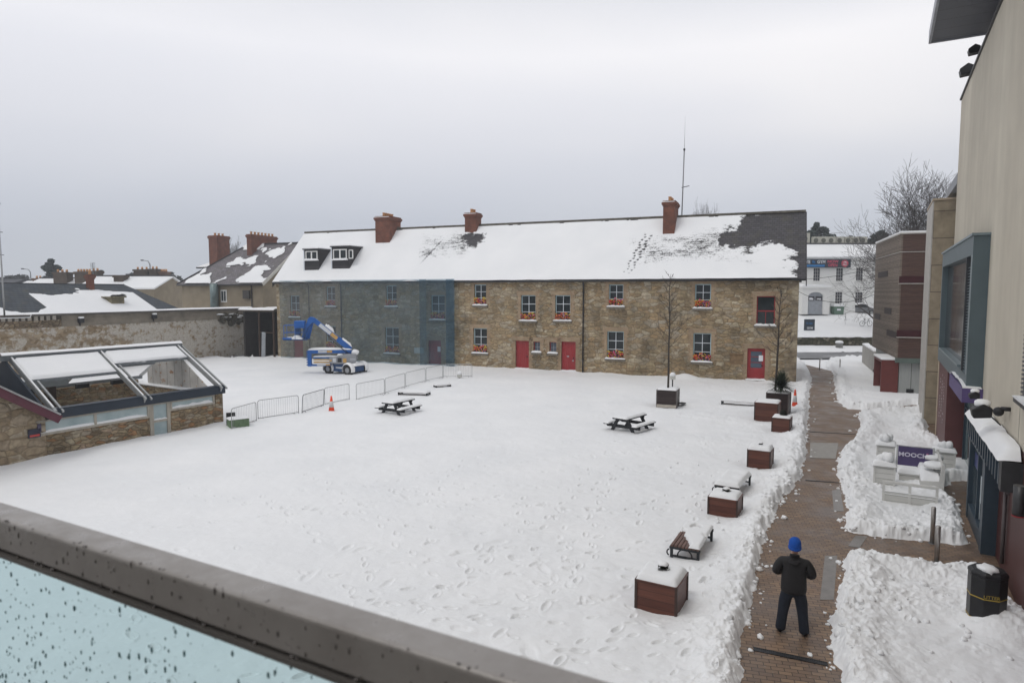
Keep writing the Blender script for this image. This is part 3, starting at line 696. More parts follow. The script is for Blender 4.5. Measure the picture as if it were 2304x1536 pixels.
def chimney(parent, frame, cx, y0, y1, w, zb, zt, pots, mat=RED_BRICK, potr=.13, cap=True, snow=True, tilt=0.0):
    """stack across the ridge: x width w, from y0 to y1"""
    b = MB(); b.box(cx-w/2, cx+w/2, y0, y1, zb, zt-.42)
    if cap:
        b.box(cx-w/2-.05, cx+w/2+.05, y0-.05, y1+.05, zt-.42, zt-.30); b.box(cx-w/2-.11, cx+w/2+.11, y0-.11, y1+.11, zt-.30, zt-.12); b.box(cx-w/2-.04, cx+w/2+.04, y0-.04, y1+.04, zt-.12, zt)
    c = b.build('chimney', mat, parent)
    b = MB(); b.box(cx-w/2-.03, cx+w/2+.03, y0-.03, y1+.03, zb, zb+.28); b.build('flashing', LEAD, c)
    for i in range(pots):
        f = (i+.5)/pots; p = MB(); p.lathe([(potr,0),(potr*.88,.1),(potr*.8,.26),(potr*1.02,.28),(potr,.34)], (cx, y0+.1+(y1-y0-.2)*f, zt), 10)
        p.build('chimney_pot', POT, c)
    if snow:
        s = MB(); s.box(cx-w/2-.05, cx-w/2+.15, y0-.06, y1, zt-.13, zt-.04); s.box(cx-w/2, cx+w/2, y0-.09, y0+.05, zt-.125, zt-.06); s.build('snow', SNOW, c, bevel=.03)
    return c
for (pl, pr_, pb, ptop, y1, pots) in [(845,876,551,487,RW+.5,5),(1046,1071,527,479,RW+.3,3),(1491,1517,532,452,RW+.35,3)]:
    a = SB.plane(pl, pb, (0,yo,zo), n_); c = SB.plane(pr_, pb, (0,yo,zo), n_)
    zt = SB.y(pl, ptop, a.y)[1]; w = (c.x-a.x)
    chimney(roof, SB, (a.x+c.x)/2, a.y, y1, w, a.z-.2, zt, pots)

# window kit
def sill_snow(b, x0, x1, y0, y1, z, t, rng):
    n = 10; top = []
    for i in range(n+1):
        f = i/n; x = x0+(x1-x0)*f; tt = t*(.75+.5*rng.random())*(1 if 0 < i < n else .5)
        top.append((x, tt))
    for i in range(n):
        (xa, ta), (xb, tb) = top[i], top[i+1]
        b.face([(xa,y0,z),(xb,y0,z),(xb,y0+.03,z+tb*.8),(xa,y0+.03,z+ta*.8)]); b.face([(xa,y0+.03,z+ta*.8),(xb,y0+.03,z+tb*.8),(xb,y1,z+tb),(xa,y1,z+ta)])
    b.face([(x0,y0,z),(x0,y0+.03,z+top[0][1]*.8),(x0,y1,z+top[0][1]),(x0,y1,z)]); b.face([(x1,y0,z),(x1,y1,z),(x1,y1,z+top[-1][1]),(x1,y0+.03,z+top[-1][1]*.8)])
def surround(b, h, door=False, rng=None):
    xa, xb, z0, z1 = h; k = 0; z = z0; s = .152
    while z < z1-.05:
        t = min(z+s, z1); w = .36 if k % 2 else .24
        b.box(xa-w, xa-.001, -.022, .1, z, t); b.box(xb+.001, xb+w, -.022, .1, z, t); z = t; k += 1
    b.box(xa-.34, xb+.34, -.026, .1, z1+.001, z1+.33)
rw = random.Random(11); PET = [simple('petal_'+n, c, .7, 0, .25, 20, 0) for n, c in [('red',(.50,.04,.03)),('pink',(.62,.16,.30)),('orange',(.68,.20,.04)),('yellow',(.70,.52,.06)),('magenta',(.34,.10,.27))]]
LEAF = simple('leaf_green', (.07,.12,.03), .7, 0, .3, 20, 0)
window_info = []
for i, (rc, kind) in enumerate(WIN):
    h = R2(*rc); xa, xb, z0, z1 = h; W = xb-xa; H = z1-z0
    win = empty('window'); win.parent = sb; r = .16
    fm = {'w': FRAME_BLUE, 'r': RED_PAINT, 's': RED_PAINT}[kind]; fw = .075 if kind != 's' else .06
    b = MB(); b.box(xa, xa+fw, r, r+.08, z0, z1); b.box(xb-fw, xb, r, r+.08, z0, z1); b.box(xa+fw, xb-fw, r, r+.08, z1-fw, z1); b.box(xa+fw, xb-fw, r, r+.08, z0, z0+fw)
    b.build('frame', fm, win)
    b = MB(); xm = (xa+xb)/2
    if kind == 'w':
        b.box(xm-.022, xm+.022, r+.012, r+.06, z0+fw, z1-fw)
        for f in (1/3, 2/3):
            zz = z0+fw+(H-2*fw)*f
            b.box(xa+fw, xm-.022, r+.014, r+.058, zz-.022, zz+.022); b.box(xm+.022, xb-fw, r+.014, r+.058, zz-.022, zz+.022)
        b.build('glazing_bars', BAR_WHITE, win)
    elif kind == 'r':
        b.box(xa+fw, xb-fw, r+.0, r+.07, z0+H*.5-.05, z0+H*.5+.03); b.box(xm-.02, xm+.02, r+.012, r+.06, z0+fw, z0+H*.5-.05); b.build('glazing_bars', RED_PAINT, win)
    else:
        b.box(xm-.015, xm+.015, r+.01, r+.05, z0+fw, z1-fw); b.box(xa+fw, xb-fw, r+.014, r+.05, z0+H*.5-.015, z0+H*.5+.015); b.build('glazing_bars', simple('grey_bar',(.3,.32,.36),.5), win)
    b = MB(); b.box(xa+fw*.5, xb-fw*.5, r+.045, r+.055, z0+fw*.5, z1-fw*.5); b.build('pane', GLASS if kind != 's' else simple('grey_pane', (.10,.12,.15), .2), win)
    b = MB(); b.box(xa-.14, xb+.14, -.16, r, z0-.15, z0-.001); b.build('sill', SILL, win)
    b = MB(); sill_snow(b, xa-.13, xb+.13, -.15, r, z0, .13, rw); b.build('sill_snow', SNOW, win)
    b = MB(); surround(b, h); b.build('brick_surround', BRICK_OLD, win)
    window_info.append((win, kind, h, rc))
place_names = ['upper window furthest left, above the blue lift', 'upper window between the two left downpipes', 'upper window left of centre behind the netting', 'upper window at the right end of the netting', 'upper window just right of the netting', 'left one of the paired upper windows above the red doors', 'right one of the paired upper windows above the red doors', 'upper window just right of the middle downpipe', 'upper window right of the tall chimney, near the thin tree', 'lower window behind the diagonal arm of the blue lift', 'lower window behind the netting', 'lower window just right of the netting', 'lower window right of the middle downpipe', 'lower window between the thin tree and the glazed red door']
BOXM = simple('trough_brown', (.05,.03,.02), .7); j = 0
for (win, kind, h, rc) in window_info:
    if kind != 'w': continue
    xa, xb, z0, z1 = h; W = xb-xa
    e = SB.empty('flower_box', (xa+xb)/2, 0.02, z0+.10)
    tag(e, 'flower trough in the ' + place_names[j], 'flower box', 'flower boxes in the stone building windows'); j += 1
    b = MB(); b.box(-W/2+.05, W/2-.05, -.10, .10, 0, .14); b.build('trough', BOXM, e)
    rr = random.Random(100+j); bl = [MB() for _ in range(5)]; lf = MB()
    for k in range(130):
        x = rr.uniform(-W/2+.02, W/2-.02); z = rr.uniform(.04, .50+.08*math.sin(x*7+j)); y = rr.uniform(-.17,.10)
        q = (1 if x < 0 else 4) if False else rr.choice([0,0,2,2,1,3,0]) if x < -.05 else rr.choice([1,4,0,2,2,3])
        if z > .42 and abs(abs(x)-W*.36) < .12: q = 3
        bl[q].ico((x,y,z), rr.uniform(.032,.062), 1, (1,1,.8), .25, rr, False)
    for k in range(30):
        x = rr.uniform(-W/2, W/2); z = rr.uniform(.0,.5); y = rr.uniform(-.16,.1); a = rr.uniform(0,6.28)
        lf.face([(x,y,z),(x+.05*math.cos(a),y-.02,z+.05*math.sin(a)),(x+.09*math.cos(a+.4),y-.01,z+.08*math.sin(a+.4)),(x+.04*math.cos(a+.9),y,z+.06*math.sin(a+.9))])
    lf.build('leaves', LEAF, e)
    for q in range(5):
        if bl[q].v: bl[q].build('blossoms', PET[q], e)
# doors
for (rc, kind) in DOORS:
    h = R2(*rc); xa, xb, z0, z1 = h; H = z1-z0; r = .12
    mat = RED_PAINT; d = empty('door'); d.parent = sb
    b = MB(); b.box(xa, xa+.07, r, r+.09, z0, z1); b.box(xb-.07, xb, r, r+.09, z0, z1); b.box(xa+.07, xb-.07, r, r+.09, z1-.08, z1); b.build('door_frame', mat, d)
    if not kind:
        b = MB(); n = 6; w = (xb-xa-.14)/n
        for k in range(n): b.box(xa+.07+k*w+.003, xa+.07+(k+1)*w-.003, r+.02, r+.07, z0, z1-.08)
        b.build('door_leaf', mat, d, bevel=.004)
    else:
        x0_, x1_ = xa+.07, xb-.07; b = MB(); b.box(x0_, x0_+.15, r+.02, r+.07, z0, z1-.08); b.box(x1_-.15, x1_, r+.02, r+.07, z0, z1-.08); b.box(x0_+.15, x1_-.15, r+.02, r+.07, z0, z0+H*.38)
        for f in (.55,.73): b.box(x0_+.15, x1_-.15, r+.02, r+.07, z0+H*f-.02, z0+H*f+.02)
        b.box(x0_+.15, x1_-.15, r+.02, r+.07, z0+H*.90, z1-.08); b.build('door_leaf', mat, d, bevel=.004)
        b = MB(); b.box(x0_+.15, x1_-.15, r+.045, r+.052, z0+H*.38, z0+H*.90); b.build('pane', simple('blue_grey_pane', (.07,.095,.13), .12), d)
    if rc[0] in (963, 1682):
        b = MB(); b.box(xb-.42, xb-.14, r+.008, r+.014, z0+H*.6, z0+H*.78); b.build('paper_notice', PAPER, d)
    b = MB(); b.tube([(xb-.2,r-.03,z0+H*.45),(xb-.2,r+.02,z0+H*.45)], .045, 10); b.tube([(xb-.25,r-.03,z0+H*.45),(xb-.12,r-.03,z0+H*.45)], .014, 6); b.build('handle', IRON, d)
    if rc[0] == 1263:
        b = MB(); b.box(xa+.42, xa+.60, r-.005, r+.02, z0+H*.48, z0+H*.52); b.tube([(xb-.25,r-.02,z0+H*.36),(xb-.25,r+.02,z0+H*.36)], .07, 10); b.build('letter_plate', simple('steel', (.4,.4,.42), .35, .8), d)
    b = MB(); b.box(xa-.12, xb+.12, -.22, r+.02, z0-.22, z0-.002); b.build('step', SILL, d)
    b = MB(); sill_snow(b, xa-.1, xb+.1, -.20, r, z0, .11, rw); b.build('step_snow', SNOW, d)
    b = MB(); surround(b, h); b.build('brick_surround', BRICK_OLD, d)
# downpipes
for px, pt, pb_ in [(697,631,800),(769,630,825),(1313,622,850)]:
    x, _ = SB.y(px, 700); b = MB(); b.tube([(x,-.30,EAVE-.3),(x,-.1,EAVE-.6),(x,-.1,-.05)], .055 if px != 697 else .04, 8)
    for zz in (1.2, 3.0, 4.8, 6.4): b.tube([(x,-.1,zz-.04),(x,-.1,zz+.04)], .075, 8)
    b.build('downpipe', IRON, sb)
x, z = SB.y(943,788); b = MB(); b.box(x-.48, x+.48, -.05, .0, z-.26, z+.24); b.build('plaque', simple('pale_plaque', (.42,.45,.44), .7, 0, .15, 5), sb, bevel=.12)
x, z = SB.y(1657,808); b = MB(); b.box(x-.5, x+.5, -.10, 0, z+.35, z+.42); b.box(x-.45, x+.45, -.05, 0, z-.35, z+.34); b.build('blocked_opening', simple('brown_board', (.20,.13,.07), .85, 0, .3, 4), sb)
# dormers on the left
SLATE_HUNG = mat_planks('hung_slates', (.030,.028,.030), (.05,.046,.048), .20, 'Z', .6, .6, .12)
def dormer(pl, pr_, ptop, pbot, wl, wr, wt, wb, extra=False):
    a = SB.plane(pl, pbot, (0,yo,zo), n_); yf = a.y; x0 = a.x; x1, zt = SB.y(pr_, ptop, yf); x0, _ = SB.y(pl, pbot, yf); _, zt = SB.y(pl, ptop, yf)
    zb = a.z; d = empty('dormer'); d.parent = roof
    yb = yo + (zt-zo)/(RIDGE-zo)*(RW-yo)
    wx0, wz1 = SB.y(wl, wt, yf); wx1, wz0 = SB.y(wr, wb, yf)
    b = MB()
    b.prism([(yf, zb-.3),(yf, zt),(yb, zt)], 'x', x0, x1); b.build('dormer_cheeks', SLATE_HUNG, d)
    b = MB(); b.box(x0-.12, x1+.12, yf-.18, yb+.2, zt, zt+.09); b.build('dormer_roof', LEAD, d)
    b = MB(); b.box(x0-.10, x0, yf-.04, yf+.02, zb, zt); b.build('corner_board', BAR_WHITE, d)
    rng = random.Random(int(pl)); b = MB(); sill_snow(b, x0-.12, x1+.12, yf-.17, yb+.3, zt+.09, .14, rng); b.build('dormer_snow', SNOW, d)
    wd_ = MB(); f = .1; wd_.box(wx0, wx0+f, yf-.06, yf-.001, wz0, wz1); wd_.box(wx1-f, wx1, yf-.06, yf-.001, wz0, wz1); wd_.box(wx0+f, wx1-f, yf-.06, yf-.001, wz1-f, wz1); wd_.box(wx0+f, wx1-f, yf-.06, yf-.001, wz0, wz0+f)
    xm = (wx0+wx1)/2; wd_.box(xm-.07, xm+.07, yf-.055, yf-.002, wz0+f, wz1-f); wd_.build('dormer_window', simple('white_upvc', (.72,.72,.70), .5), d)
    b = MB(); b.box(wx0+.05, wx1-.05, yf-.03, yf-.02, wz0+.05, wz1-.05); b.build('pane', GLASS, d)
    b = MB(); sill_snow(b, wx0-.1, wx1+.1, yf-.28, yf, wz0-.1, .2, rng); b.build('sill_snow', SNOW, d)
    if extra:
        ex, ez = SB.y(785, 562, yf); fx, fz = SB.y(795, 582, yf)
        b = MB(); b.box(ex, fx, yf-.04, yf-.004, fz, ez); b.build('side_light', simple('white_upvc', (.72,.72,.70), .5), d)
        b = MB(); b.box(ex+.09, fx-.09, yf-.05, yf-.041, fz+.09, ez-.09); b.build('side_pane', GLASS, d)
dormer(686,716,562,612,688,715,565,584); dormer(748,786,556,609,750,781,561,583, True)

# translucent protective netting hung over the left third of the facade
def mat_net(name, col, alpha):
    m = NT(name); v = m.coord((.35,.35,1.0)); f = m.noise(v, 1.1, 4, .6)
    tr = m.n('ShaderNodeBsdfTransparent'); tr.inputs['Color'].default_value = (.80, .90, .96, 1); df = m.n('ShaderNodeBsdfDiffuse'); mxs = m.n('ShaderNodeMixShader')
    m.l(m.ramp(f, [(.3, tuple(c*.8 for c in col)), (.7, tuple(min(1,c*1.2) for c in col))]), df.inputs['Color'])
    m.l(m.ramp(f, [(.3, alpha-.07), (.7, alpha+.07)]), mxs.inputs[0]); m.l(tr.outputs[0], mxs.inputs[1]); m.l(df.outputs[0], mxs.inputs[2]); m.l(mxs.outputs[0], m.out.inputs['Surface'])
    return m.m
ne = SB.empty('debris_netting'); tag(ne, 'sheer blue-grey debris netting hung over the left part of the stone facade', 'netting')
for (pa, pb2, col, al, yy, seed) in [(630,769,(.20,.21,.215),.36,-.42,1),(768,960,(.14,.175,.195),.38,-.45,2),(945,1022,(.08,.12,.15),.46,-.48,3),(1004,1023,(.05,.10,.15),.35,-.53,4)]:
    xa, _ = SB.y(pa, 740, yy); xb, _ = SB.y(pb2, 740, yy); X, Z = np.meshgrid(np.linspace(xa, xb, 60), np.linspace(.12, EAVE-.12, 60))
    Yv = yy + .05*np.sin(X*2.1+seed) + .07*(fbm(X*1.3, Z*.25, 3, seed)-.5) 
    grid_mesh('netting_sheet', np.stack([X, Yv, Z], -1), mat_net('netting_%d' % seed, col, al), ne)
# ============================================================ left side: glasshouse outbuilding, boundary wall, houses beyond
RUBBLE = mat_stone('coursed_rubble', [(0.26,0.20,0.13),(0.35,0.28,0.18),(0.18,0.135,0.09),(0.30,0.22,0.13),(0.37,0.32,0.23),(0.33,0.19,0.10)], (0.17,0.13,0.085), 3.0, 7.5, 0.6, 1.1, .0)
ALU = simple('weathered_aluminium', (0.36,0.37,0.37), .45, .5, .15, 6, .1); ALU_D = simple('grey_aluminium', (0.20,0.22,0.235), .5, .5, .15, 6, .1)
NAVY = simple('navy_fascia', (0.022,0.032,0.048), .5, .1, .15, 2, .05); GREYWOOD = simple('greyish_timber', (0.36,0.33,0.28), .7, 0, .15, 6, .2, zs=.3)
PURPLE_B = simple('maroon_paint', (0.105,0.03,0.045), .5, 0, .15, 4, .1)
m = NT('misted_glass'); v = m.coord(); m.set(col=m.ramp(m.noise(v, 1.5, 4), [(.3,(.26,.34,.36)),(.7,(.42,.50,.51))]), rough=.22, spec=.5); MIST = m.m
W0, ZE, YR, ZR = 5.6, 1.93, 3.25, 3.70
XL = -7.2
gh = GH.empty('glasshouse_building'); tag(gh, 'low stone outbuilding with an open metal glasshouse roof frame and misted glazed door', 'building')
def ghp(px, py): return GH.y(px, py, 0)
dx0 = ghp(337,960)[0]; dx1 = ghp(383,960)[0]; wx1 = ghp(482,900)[0]; wzl = 1.03; wzr = 1.17; wx0 = ghp(80,950)[0]
def wall_box(b, x0, x1, z0, z1, y0=0, y1=.45): b.box(x0, x1, y0, y1, z0, z1)
b = MB(); wall_box(b, XL-.2, dx0, -.1, wzl); wall_box(b, dx1, wx1+.05, -.1, wzr); b.box(wx1+.05, .05, -.04, .5, -.1, 1.62); b.build('front_wall', RUBBLE, gh)
b = MB(); b.box(-.45, 0, .5, 2*YR, -.1, 1.65); b.build('end_wall', RUBBLE, gh); b = MB(); b.box(XL, -.45, 2*YR-.4, 2*YR, -.1, 1.9); b.box(XL, XL+.3, .46, 2*YR-.4, -.1, 1.9); b.build('back_wall', RUBBLE, gh)
b = MB(); b.box(-.52, .02, .6, 2*YR, 1.652, 1.76); b.build('wall_snow', SNOW, gh, bevel=.05, seg=2)
# cream frames and misted panes
b = MB(); zt = 1.60
b.box(wx0, dx0-.001, -.05, .06, wzl, wzl+.09); b.box(wx0, dx0-.001, -.05, .06, zt-.06, zt)
for x in (wx0+.04, (wx0+dx0)/2-.1, dx0-.09): b.box(x, x+.09, -.05, .06, wzl+.09, zt-.06)
b.box(dx1+.001, wx1, -.05, .06, wzr, wzr+.09); b.box(dx1+.001, wx1, -.05, .06, zt-.06, zt)
for x in (dx1+.02, wx1-.09): b.box(x, x+.08, -.05, .06, wzr+.09, zt-.06)
b.build('window_frame', GREYWOOD, gh)
b = MB(); b.box(wx0+.1, dx0-.05, -.0, .02, wzl+.05, zt-.03); b.build('window_pane', MIST, gh); b = MB(); b.box(dx1+.05, wx1-.05, 0, .02, wzr+.05, zt-.03); b.build('window_pane', MIST, gh)
d = empty('door'); d.parent = gh
b = MB(); b.box(dx0, dx0+.16, -.06, .05, -.1, zt+.02); b.box(dx1-.14, dx1, -.06, .05, -.1, zt+.02); b.box(dx0+.16, dx1-.14, -.05, .04, .78, .88); b.box(dx0+.16, dx1-.14, -.05, .04, zt-.06, zt); b.build('door_frame', GREYWOOD, d)
b = MB(); b.box(dx0+.15, dx1-.13, 0, .02, 0, zt-.03); b.build('pane', MIST, d)
rr = random.Random(5)
for a_ in ((dx0+.16, dx1-.14, -.05, .0, .88, .05), (wx0+.1, dx0-.1, -.04, 0, wzl+.09, .10), (dx1+.1, wx1-.1, -.04, 0, wzr+.09, .11)): b = MB(); sill_snow(b, *a_, rr); b.build('frame_snow', SNOW, gh)
b = MB(); b.box(XL-.15, .12, -.16, -.02, 1.62, 1.95); b.box(XL-.1, .1, -.12, .3, 1.95, 1.99); b.build('fascia', NAVY, gh)
slope = lambda y: ZE + (ZR-ZE)*y/YR
# rafters, ridge and purlins
def rafter(x, double=False):
    b = MB(); b.beam((x,-.25,slope(-.25)+.1),(x,YR,slope(YR)+.1), .10, .10, (0,-.5,1)); b.beam((x,-.2,slope(-.2)-.02),(x,YR,slope(YR)-.02), .05, .16, (0,-.5,1))
    if double: b.beam((x+.26,-.25,slope(-.25)+.06),(x+.26,YR,slope(YR)+.06), .07, .08, (0,-.5,1))
    r = b.build('rafter', ALU, gh)
    b = MB(); b.beam((x,-.1,slope(-.1)+.175),(x,YR,slope(YR)+.175), .06, .04, (0,-.5,1)); b.build('snow', SNOW, r, bevel=.012)
    b = MB(); b.beam((x,2*YR,ZE+.1),(x,YR,ZR+.1), .10, .12, (0,.5,1)); b.build('rafter', ALU, gh)
mx_ = GH.plane(270, 842, (0,0,ZE), Vector((0,-(ZR-ZE),YR)).normalized()).x
rafter(XL+.05, True); rafter(mx_, True); rafter(-.12, True)
b = MB(); b.box(XL-.3, .1, YR-.16, YR+.16, ZR-.05, ZR+.16); b.build('ridge_beam', ALU_D, gh)
b = MB(); X, V = np.meshgrid(np.linspace(XL-.3, .1, 90), np.linspace(-.22, .22, 9)); Tt = .12*np.sqrt(np.maximum(0, 1-(V/.23)**2))*(.7+.6*fbm(X*1.1, V*2, 3, 3))
grid_mesh('ridge_snow', np.stack([X, YR+V, ZR+.14+Tt], -1), SNOW, gh)
nn = Vector((0,-(ZR-ZE),YR)).normalized()
yp = 2.15
for (xa, xb, ya) in [(XL+.1, mx_-.1, 1.72),(mx_+.1, -.2, 2.25)]:
    b = MB(); b.beam((xa,ya,slope(ya)+.04),(xb,ya,slope(ya)+.04), .16, .12); b.build('purlin', ALU_D, gh)
    b = MB(); b.beam((xa,ya,slope(ya)+.12),(xa,YR,slope(YR)+.12),.01,.01)
    g_ = MB(); g_.face([(xa,ya,slope(ya)+.10),(xb,ya,slope(ya)+.10),(xb,YR,slope(YR)+.10),(xa,YR,slope(YR)+.10)]); g_.face([(xa,ya,slope(ya)+.08),(xb,ya,slope(ya)+.08),(xb,YR,slope(YR)+.08),(xa,YR,slope(YR)+.08)]); g_.build('roof_panel', MIST, gh, fix=False)
    X, V = np.meshgrid(np.linspace(xa, xb, 80), np.linspace(0, 1, 26)); yy = ya+(YR-.22-ya)*V
    e_ = sstep(0,.09,V)*sstep(0,.03,(X-xa)/(xb-xa))*sstep(1,.97,(X-xa)/(xb-xa))
    T = .10+e_*.08*(.8+.5*fbm(X*.9, V*3, 3, 4)); yy = yy - .10*fbm(X*1.5, V*0, 3, 7)*(V < .1)
    grid_mesh('roof_snow', np.stack([X, yy+nn.y*T*.3, slope(yy)+T], -1), SNOW, gh)
b = MB(); b.beam((XL,2*YR-.1,ZE+.05),(-.1,2*YR-.1,ZE+.05),.12,.16); b.beam((XL,4.9,slope(2*YR-4.9)+.02),(-.1,4.9,slope(2*YR-4.9)+.02),.1,.12); b.build('purlin', ALU_D, gh)
# gable end boarding at the right, stained boards
BOARD = NT('stained_boards'); m = BOARD; v = m.coord(); sx = m.n('ShaderNodeSeparateXYZ'); m.l(v, sx.inputs[0])
st = m.ramp(m.noise(m.coord((1,1.2,1.6)), 1.9, 5, .7), [(.60,0),(.64,.85)])
gr = m.math('LESS_THAN', m.math('FRACT', m.math('DIVIDE', sx.outputs['Y'], .62)), .045)
m.set(col=m.mix(gr, m.mix(st, m.ramp(m.noise(v, 2, 4), [(.3,(.36,.345,.32)),(.7,(.50,.48,.45))]), (.28,.12,.03)), (.12,.11,.10)), rough=.8); BOARD = m.m
b = MB(); b.prism([(.35,1.78),(YR,ZR-.08),(YR+2.2,slope(YR-2.2)-.08),(YR+2.2,1.78)], 'x', -.34, -.28); b.build('gable_boarding', BOARD, gh)
b = MB(); b.prism([(0,1.66),(0,ZE),(YR,ZR+.0),(2*YR,ZE),(2*YR,1.66)], 'x', XL-.18, XL-.1); b.build('gable_cladding', NAVY, gh)
b = MB(); b.box(XL+.3, mx_-.4, 2*YR-1.3, 2*YR-.7, 2.15, 2.5); b.build('duct', simple('galvanised_duct', (.38,.42,.44), .4, .6, .12, 3, .1), gh)
for x in (XL+1.2, XL+3.3, mx_+1.4):
    b = MB(); b.box(x, x+.55, 2*YR-1.5, 2*YR-1.35, 1.95, 2.15); b.build('floodlight', IRON, gh)
b = MB(); b.box(XL+.35, -.5, .5, 2*YR-.4, .05, .12); b.build('floor', simple('dark_floor', (.05,.042,.032), .9, 0, .4, 2), gh)
b = MB(); b.box(mx_-.9, mx_-.6, 2*YR-.55, 2*YR-.3, .1, 2.2); b.build('post', simple('dark_timber', (.05,.03,.02), .8), gh)
b = MB(); b.box(wx0+.02, wx0+.14, -.10, -.06, 1.2, 1.5); b.build('meter_box', simple('purple_grey_box', (.08,.07,.12), .5), gh)
# gabled building carrying on at the left
gb = GH.empty('gabled_stone_building', XL-.2); tag(gb, 'stone gabled building with maroon bargeboard at the far left edge', 'building')
PK = 5.4; b = MB(); b.prism([(-2*PK,-.1),(-.02,-.1),(-.02,1.80),(-PK,1.80+.70*PK),(-2*PK,1.80)], 'y', -.03, 7.0)
b.build('wall', mat_stone('pale_squared_stone', [(0.30,0.235,0.155),(0.37,0.30,0.21),(0.25,0.19,0.125),(0.33,0.27,0.20)], (.25,.195,.13), 1.8, 3.6, .5, 1.08, .0), gb)
b = MB()
for s in (0, 1):
    f = (lambda x: -2*PK-x) if s else (lambda x: x)
    b.face([(f(.3),-.35,1.72),(f(-PK),-.35,1.80+.70*PK+.12),(f(-PK),7.1,1.80+.70*PK+.12),(f(.3),7.1,1.72)])
r_ = b.build('roof', SLATE, gb, fix=False); md = r_.modifiers.new('s', 'SOLIDIFY'); md.thickness = .08
b = MB(); b.beam((.32,-.40,1.60),(-PK,-.40,1.80+.70*PK+.02),.06,.30,(1,0,1)); b.build('bargeboard', PURPLE_B, gb)
b = MB(); b.beam((.32,-.40,1.80),(-PK,-.40,1.80+.70*PK+.22),.16,.06,(1,0,1)); b.build('verge', ALU, gb)
b = MB(); b.box(-.62, -.22, -.10, -.035, 1.02, 1.34); o = b.build('wall_sign', simple('dark_sign', (.03,.03,.05), .5), gb); b = MB(); b.box(-.58, -.26, -.108, -.1005, 1.06, 1.13); b.build('sign_stripe', simple('sign_red', (.5,.06,.05), .5), o)

# ---------------- tall boundary wall
BW = Frame(on_z(566,795), (-.38,-.925))
bw = BW.empty('boundary_wall'); tag(bw, 'tall old boundary wall of patchy whitewashed stone with rendered top band and snow coping', 'wall')
m = NT('whitewashed_stone'); v = m.coord((1,1,1)); vs = m.coord((3.2,3.2,5.0))
vo = m.n('ShaderNodeTexVoronoi'); m.l(vs, vo.inputs['Vector']); vo.inputs['Scale'].default_value = 1.0
spc = m.n('ShaderNodeSeparateColor'); m.l(vo.outputs['Color'], spc.inputs[0])
st = m.ramp(spc.outputs[0], [(.1,(.20,.145,.085)),(.4,(.30,.23,.15)),(.7,(.24,.19,.135)),(.95,(.36,.29,.2))])
sepx = m.n('ShaderNodeSeparateXYZ'); m.l(v, sepx.inputs[0]); pres = m.ramp(m.math('DIVIDE', sepx.outputs['X'], 30.0), [(.42,.5),(.50,-.0)])
wh = m.math('ADD', m.noise(v, 1.1, 6, .75), m.math('MULTIPLY', pres, .16))
wht = m.math('ADD', wh, m.math('MULTIPLY', spc.outputs[1], .10))
col = m.mix(m.ramp(wht, [(.52,0),(.62,.9)]), st, m.ramp(m.noise(v, 6, 4, .7), [(.3,(.36,.33,.28)),(.7,(.60,.57,.52))]))
m.set(col=col, rough=.9, spec=.15); m.bump(m.math('ADD', vo.outputs['Distance'], m.math('MULTIPLY', m.noise(v, 8, 5, .7), .8)), .8, .05); WASH = m.m
RENDER = simple('stained_render', (.19,.165,.13), .9, 0, .35, .9, .3, 9)
b = MB(); b.box(0, 30, -.55, 0, -.1, 3.75); b.build('stone_face', WASH, bw)
b = MB(); b.box(0, 19.3, -.55, .05, 3.75, 4.62); b.box(0, 19.3, -.6, .12, 4.25, 4.36); b.build('render_band', RENDER, bw)
b = MB(); b.box(19.3, 30, -.55, .02, 3.75, 4.3); b.build('old_band', mat_stone('old_brown_stone', [(.23,.17,.10),(.30,.23,.15),(.18,.13,.085)], (.12,.09,.06), 2.5, 5, .6), bw)
b = MB()
for k in range(22): b.box(19.7+k*.44, 19.95+k*.44, -.4, .05, 4.3, 4.62)
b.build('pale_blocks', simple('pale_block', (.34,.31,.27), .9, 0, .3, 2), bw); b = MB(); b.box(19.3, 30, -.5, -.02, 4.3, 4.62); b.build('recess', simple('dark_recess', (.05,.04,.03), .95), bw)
b = MB(); b.box(0, 30, -.7, .18, 4.62, 4.74); b.build('coping', simple('coping_stone', (.10,.09,.08), .9, 0, .3, 3), bw)
X, V = np.meshgrid(np.linspace(-.1, 30, 300), np.linspace(-.75, .24, 12)); T = .16*np.sqrt(np.maximum(0, 1-((V+.255)/.51)**2))*(.75+.5*fbm(X*.4, V, 3, 5))
T = np.where((X > 21.6) & (X < 25) , T-.25, T); grid_mesh('coping_snow', np.stack([X, V, 4.74+T], -1), SNOW, bw)
for px, py, n in ((184,722,'left'),(349,713,'right')):
    x, z = BW.y(px, py, .3); b = MB(); b.box(x-.22, x+.22, .10, .34, z-.15, z+.2); o = b.build('floodlight', IRON, bw, bevel=.03); b = MB(); b.box(x-.2, x+.2, .12, .36, z+.2, z+.34); b.build('snow', SNOW, o, bevel=.05); b = MB(); b.box(x-.03, x+.03, .05, .12, z-.4, z); b.build('bracket', IRON, o)
